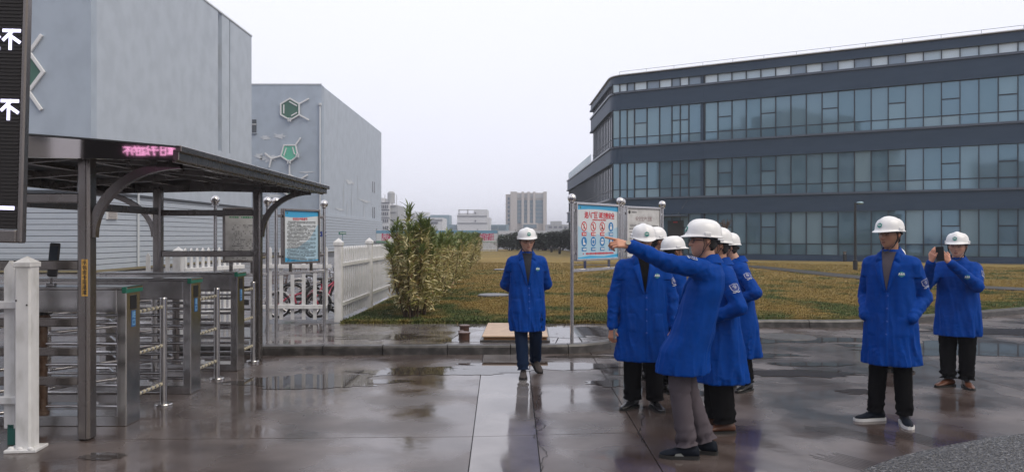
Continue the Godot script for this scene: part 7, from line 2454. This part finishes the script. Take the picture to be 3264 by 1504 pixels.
# ================================================================= the people
func people() -> void:
	var V := func(x: float, y: float, z: float) -> Vector3: return Vector3(x, y, z)
	var relaxed := [0.3, 0.35, 0.4, 0.45, 0.5]
	var fist := [0.8, 1.15, 1.2, 1.2, 1.2]
	var pale := Color(0.50, 0.29, 0.21)
	var warm := Color(0.43, 0.235, 0.16)
	var dark := Color(0.36, 0.19, 0.125)
	# 1 walking towards the camera, hands behind the back
	person({"label": "person in a blue coat and glasses walking towards us, hands behind the back", "at": V.call(0.18, 0, -9.15), "turn": 0.06, "size": 1.0, "seed": 1.0, "skin": pale, "hem": 0.535, "hem_w": 0.222, "wide": 1.0, "fold": 0.020, "pleats": 5.0,
		"arms": [[V.call(0.252, 1.08, -0.12), V.call(0.10, 0.98, -0.225)], [V.call(-0.252, 1.08, -0.12), V.call(-0.10, 0.97, -0.23)]],
		"hands": [{"f": V.call(-1, -0.2, -0.1), "back": V.call(0, 0, -1), "thumb": V.call(0, 1, 0), "curl": relaxed, "cell": 0.008}, {"f": V.call(1, -0.2, -0.1), "back": V.call(0, 0, -1), "thumb": V.call(0, 1, 0), "curl": relaxed, "cell": 0.008}],
		"legs": [[V.call(0.105, 0.47, 0.02), V.call(0.125, 0.14, -0.24), 0.25, 0.32, 0.06], [V.call(-0.075, 0.49, 0.07), V.call(-0.055, 0.085, 0.16), -0.10]],
		"trousers": M.denim, "shoes": M.grey_suede, "shirt": M.navy_cloth, "glasses": true, "chest_logo": true, "badge": false, "vee": 1.10, "look": 0.12, "nod": 0.06, "tilt": 0.05, "trouser_r": [0.092, 0.078, 0.066]})
	# 2 facing us beneath the pointing arm
	var p2 := {"label": "person in an open blue coat over a black shirt, facing us beneath the pointing arm", "at": V.call(1.27, 0, -7.35), "turn": -0.05, "size": 1.012, "seed": 2.0, "skin": warm, "hem": 0.475, "hem_w": 0.25, "wide": 1.10,
		"arms": [[V.call(0.275, 1.08, 0.0), V.call(0.285, 0.82, 0.06)], [V.call(-0.275, 1.08, -0.01), V.call(-0.30, 0.81, 0.05)]],
		"hands": [{"f": V.call(0.05, -1, 0.15), "back": V.call(0.6, 0, 0.8), "thumb": V.call(-0.5, 0, 1), "curl": fist}, {"f": V.call(-0.05, -1, 0.15), "back": V.call(-0.6, 0, 0.8), "thumb": V.call(0.5, 0, 1), "curl": fist}],
		"legs": [[V.call(0.10, 0.48, 0.02), V.call(0.115, 0.09, 0.0), 0.25], [V.call(-0.10, 0.48, 0.0), V.call(-0.095, 0.09, -0.05), -0.65]],
		"trousers": M.black_cloth, "shoes": M.black_leather, "chest_logo": true, "badge": true, "vee": 1.12, "badge_dir": V.call(0.85, 0.0, 0.6), "badge_f": 0.55, "look": 0.10, "nod": 0.22, "trouser_r": [0.108, 0.092, 0.080]}
	person(p2)
	# 3 and 4 behind, listening
	person({"label": "person behind the facing one, hard hat turned to the right", "at": V.call(1.63, 0, -8.75), "turn": 2.0, "size": 1.0, "seed": 3.0, "skin": dark, "hem": 0.50, "hidden": true,
		"arms": [[V.call(0.27, 1.1, 0.0), V.call(0.26, 0.84, 0.06)], [V.call(-0.27, 1.1, 0.0), V.call(-0.26, 0.84, 0.06)]],
		"hands": [{"f": V.call(0, -1, 0.1), "back": V.call(1, 0, 0), "thumb": V.call(0, 0, 1), "curl": relaxed, "cell": 0.009}, {"f": V.call(0, -1, 0.1), "back": V.call(-1, 0, 0), "thumb": V.call(0, 0, 1), "curl": relaxed, "cell": 0.009}],
		"legs": [[V.call(0.09, 0.48, 0.02), V.call(0.10, 0.09, 0.0), 0.2], [V.call(-0.09, 0.48, 0.02), V.call(-0.11, 0.09, 0.0), -0.2]], "trousers": M.black_cloth, "shoes": M.black_leather})
	person({"label": "shorter person whose hard hat shows just above the pointing arm", "at": V.call(1.70, 0, -8.12), "turn": 1.9, "size": 0.935, "seed": 4.0, "skin": dark, "hem": 0.50, "hidden": true,
		"arms": [[V.call(0.24, 1.02, 0.0), V.call(0.22, 0.79, 0.06)], [V.call(-0.24, 1.02, 0.0), V.call(-0.22, 0.79, 0.06)]],
		"hands": [{"f": V.call(0, -1, 0.1), "back": V.call(1, 0, 0), "thumb": V.call(0, 0, 1), "curl": relaxed, "cell": 0.009}, {"f": V.call(0, -1, 0.1), "back": V.call(-1, 0, 0), "thumb": V.call(0, 0, 1), "curl": relaxed, "cell": 0.009}],
		"legs": [[V.call(0.09, 0.45, 0.02), V.call(0.09, 0.09, 0.0), 0.2], [V.call(-0.09, 0.45, 0.02), V.call(-0.09, 0.09, 0.0), -0.2]], "trousers": M.black_cloth, "shoes": M.black_leather})
	# 5 the one who points; faces left and a little away, left arm stretched out in front
	var t5 := -1.85
	var inv := Basis(Vector3.UP, -t5)
	var W5 := Vector3(1.34, 0, -5.78)
	var L := func(x: float, y: float, z: float) -> Vector3: return inv * (Vector3(x, y, -z) - W5)
	var p5 := person({"label": "person in grey trousers pointing left with an outstretched arm", "at": W5, "turn": t5, "size": 1.015, "seed": 5.5, "skin": Color(0.47, 0.26, 0.18), "hem": 0.635, "hem_w": 0.24, "hem_d": 0.205, "sway_z": 0.035, "hip_z": 0.06, "fold": 0.012, "pleats": 4.0, "lean": Vector2(0.0, -0.15),
		"shoulder": [V.call(-0.01, 0.055, 0.06), V.call(0.0, -0.01, 0.0)],
		"arms": [[L.call(1.13, 1.475, 5.50), L.call(0.865, 1.590, 5.42)], [V.call(-0.25, 1.08, -0.04), V.call(-0.23, 0.84, 0.10)]],
		"hands": [{"f": L.call(0.4, 1.68, 5.36) - L.call(0.72, 1.62, 5.42), "back": inv * V.call(-0.1, 0.65, 0.75), "thumb": inv * V.call(0.0, 0.7, -0.6), "curl": [0.55, 0.05, 1.0, 1.1, 1.1], "cell": 0.004, "out": 0.5}, {"f": V.call(0.1, -1, 0.3), "back": V.call(-1, 0.0, 0.0), "thumb": V.call(0, 0, 1), "curl": relaxed}],
		"legs": [[V.call(0.085, 0.50, 0.055), V.call(0.085, 0.10, 0.0), 0.10], [V.call(-0.085, 0.50, 0.01), V.call(-0.09, 0.10, -0.13), -0.15]],
		"trousers": M.grey_cloth, "shoes": M.navy_leather, "soles": M.black_rubber, "shoe_k": 1.1, "welt": 0.026, "side_patch": true, "pockets": false, "glasses": true, "smile": 1.0, "open_neck": true, "badge": true, "badge_dir": inv * V.call(0.1, 1.0, 0.35), "badge_f": 0.40, "look": 0.30, "nod": -0.05, "trouser_r": [0.095, 0.078, 0.072], "crease": 0.018, "hat_tilt": -0.02})
	# 6 behind the pointing one
	person({"label": "person right behind the pointing one, facing left in brown shoes", "at": V.call(1.80, 0, -6.55), "turn": -1.65, "size": 0.985, "seed": 6.0, "skin": warm, "hem": 0.42, "hem_w": 0.24, "hem_d": 0.24,
		"arms": [[V.call(0.28, 1.08, -0.10), V.call(0.20, 0.97, 0.14)], [V.call(-0.28, 1.08, -0.06), V.call(-0.18, 0.97, 0.16)]],
		"hands": [{"f": V.call(-0.4, -0.1, 1), "back": V.call(0.6, 0.8, 0), "thumb": V.call(0, 1, 0), "curl": relaxed, "cell": 0.008}, {"f": V.call(0.4, -0.1, 1), "back": V.call(-0.6, 0.8, 0), "thumb": V.call(0, 1, 0), "curl": relaxed, "cell": 0.008}],
		"legs": [[V.call(0.09, 0.46, 0.02), V.call(0.10, 0.09, -0.02), 0.15], [V.call(-0.09, 0.46, 0.02), V.call(-0.10, 0.09, 0.03), -0.1]],
		"trousers": M.black_cloth, "shoes": M.brown_leather, "look": 0.15, "badge_dir": V.call(0.9, 0, -0.2), "badge_f": 0.5, "trouser_r": [0.115, 0.105, 0.09]})
	# 7 farther, facing left, hands clasped in front
	person({"label": "person facing left at the back of the group, forearms folded in front", "at": V.call(2.50, 0, -8.3), "turn": -1.75, "size": 0.962, "seed": 7.0, "skin": pale, "hem": 0.36, "hem_w": 0.24, "hem_d": 0.23, "shirt": M.white_cloth,
		"arms": [[V.call(0.30, 1.07, -0.12), V.call(0.19, 0.93, 0.16)], [V.call(-0.28, 1.07, -0.06), V.call(-0.16, 0.94, 0.16)]],
		"hands": [{"f": V.call(-0.5, -0.1, 1), "back": V.call(0.6, 0.8, 0), "thumb": V.call(0, 1, 0), "curl": relaxed, "cell": 0.007}, {"f": V.call(0.5, -0.1, 1), "back": V.call(-0.6, 0.8, 0), "thumb": V.call(0, 1, 0), "curl": relaxed, "cell": 0.007}],
		"legs": [[V.call(0.09, 0.46, -0.02), V.call(0.10, 0.09, -0.06), 0.9], [V.call(-0.09, 0.46, 0.06), V.call(-0.10, 0.09, 0.12), -0.1]],
		"trousers": M.black_cloth, "shoes": M.black_leather, "look": 0.10, "nod": 0.08, "badge_dir": V.call(1.0, 0, -0.35), "badge_f": 0.42, "head": V.call(0.0, 1.595, 0.10), "lean": Vector2(0.0, 0.03)})
	# 8 at the right, hands in the coat pockets
	person({"label": "tall person at right with hands in coat pockets and white-soled shoes", "at": V.call(3.41, 0, -6.82), "turn": -0.72, "size": 1.045, "seed": 8.0, "skin": dark, "hem": 0.525, "hem_w": 0.25, "hem_d": 0.215, "fold": 0.018, "wide": 0.97, "shirt": M.grey_cloth,
		"arms": [[V.call(0.245, 1.12, -0.12), V.call(0.195, 0.955, 0.08)], [V.call(-0.245, 1.12, -0.10), V.call(-0.195, 0.955, 0.09)]],
		"hands": [{}, {}],
		"legs": [[V.call(0.10, 0.50, 0.02), V.call(0.115, 0.085, 0.01), 0.45], [V.call(-0.10, 0.50, 0.02), V.call(-0.125, 0.085, 0.02), -0.72]],
		"trousers": M.black_cloth, "shoes": M.navy_leather, "soles": M.white_rubber, "welt": 0.024, "chest_logo": true, "badge_dir": V.call(0.9, 0.0, 0.5), "badge_f": 0.56, "look": -0.38, "nod": 0.0, "vee": 1.14, "trouser_r": [0.093, 0.079, 0.068], "hat_tilt": -0.02})
	# 9 taking a picture with a phone
	var t9 := -0.62
	person({"label": "person at the far right raising a phone to take a picture, in brown boots", "at": V.call(4.97, 0, -8.45), "turn": t9, "size": 0.965, "seed": 9.0, "skin": Color(0.50, 0.28, 0.20), "hem": 0.565, "hem_w": 0.235, "hem_d": 0.20, "shirt": M.black_cloth,
		"arms": [[V.call(0.20, 1.13, 0.20), V.call(-0.02, 1.365, 0.385)], [V.call(-0.29, 1.13, 0.18), V.call(-0.22, 1.365, 0.395)]],
		"hands": [{"f": V.call(-0.55, 0.75, 0.30), "back": V.call(0.5, 0.1, 1.0), "thumb": V.call(-0.2, 0.5, -0.9), "curl": [0.5, 0.55, 0.6, 0.65, 0.7], "cell": 0.0045}, {"f": V.call(0.25, 0.9, 0.30), "back": V.call(-0.5, 0.1, 1.0), "thumb": V.call(0.2, 0.5, -0.9), "curl": [0.5, 0.55, 0.6, 0.65, 0.7], "cell": 0.0045}],
		"legs": [[V.call(0.095, 0.46, 0.03), V.call(0.085, 0.09, 0.02), 0.35], [V.call(-0.095, 0.46, 0.03), V.call(-0.085, 0.09, 0.06), -0.55]],
		"trousers": M.black_cloth, "shoes": M.brown_leather, "soles": M.black_rubber, "chest_logo": true, "badge_dir": V.call(1.0, 0.1, 0.4), "badge_f": 0.45, "look": -0.10, "nod": 0.03, "open_neck": false, "trouser_r": [0.115, 0.088, 0.072], "crease": 0.018})
	var ph := thing("phone", "dark phone held up by the person at the far right", "phone", Vector3(4.97, 0, -8.45) + Basis(Vector3.UP, t9) * Vector3(-0.125, 1.43, 0.455), t9)
	var pb := Basis(Vector3.RIGHT, 0.08) * Basis(Vector3.BACK, 0.06)
	var m := MB.new()
	bx(m, Vector3(0, 0.05, 0), Vector3(0.078, 0.155, 0.010), pb, 0.004)
	put("case", m, M.black_plastic, ph)
	m = MB.new()
	bx(m, Vector3(-0.022, 0.10, 0.0065), Vector3(0.024, 0.034, 0.004), pb, 0.001)
	put("camera_bump", m, M.dark_glass, ph)
	# 10 almost hidden behind number 8
	person({"label": "person almost hidden behind the tall one with white-soled shoes", "at": V.call(4.70, 0, -9.35), "turn": 1.9, "size": 0.85, "seed": 10.0, "skin": warm, "hem": 0.55, "hidden": true,
		"arms": [[V.call(0.22, 0.96, 0.0), V.call(0.21, 0.74, 0.06)], [V.call(-0.22, 0.96, 0.0), V.call(-0.21, 0.74, 0.06)]],
		"hands": [{"f": V.call(0, -1, 0.1), "back": V.call(1, 0, 0), "thumb": V.call(0, 0, 1), "curl": relaxed, "cell": 0.009}, {"f": V.call(0, -1, 0.1), "back": V.call(-1, 0, 0), "thumb": V.call(0, 0, 1), "curl": relaxed, "cell": 0.009}],
		"legs": [[V.call(0.09, 0.46, 0.02), V.call(0.09, 0.09, 0.0), 0.2], [V.call(-0.09, 0.46, 0.02), V.call(-0.09, 0.09, 0.0), -0.2]], "trousers": M.black_cloth, "shoes": M.black_leather})
	# steel watch on the pointing wrist
	var wr: Vector3 = L.call(0.865, 1.590, 5.42)
	var el: Vector3 = L.call(1.13, 1.475, 5.50)
	var dv := (wr - el).normalized()
	var bt := frame_at(dv)
	var wc := wr + dv * 0.040
	m = MB.new()
	var pts := []
	for k in 17: pts.append(wc + bt.x * cos(TAU * k / 16) * 0.028 + bt.y * sin(TAU * k / 16) * 0.028)
	tube(m, pts, 0.010, 6, false, 0.35)
	var wo := put("wristwatch", m, M.watch, p5)
	m = MB.new()
	var up := inv * Vector3(-0.1, 0.5, 0.85).normalized()
	tube(m, [wc + up * 0.026, wc + up * 0.037], 0.019, 14)
	put("dial", m, M.watch, wo)
	# small flat case in the right hand of number 2
	var q2 := Basis(Vector3.UP, -0.05) * Vector3(-0.285, 0.73, 0.07)
	var co := thing("card_case", "small dark card case in the hand of the person beneath the pointing arm", "case", Vector3(1.27, 0, -7.35) + q2)
	put("case", mk(Vector3.ZERO, Vector3(0.02, 0.10, 0.065), 0.004), M.grey_print, co)
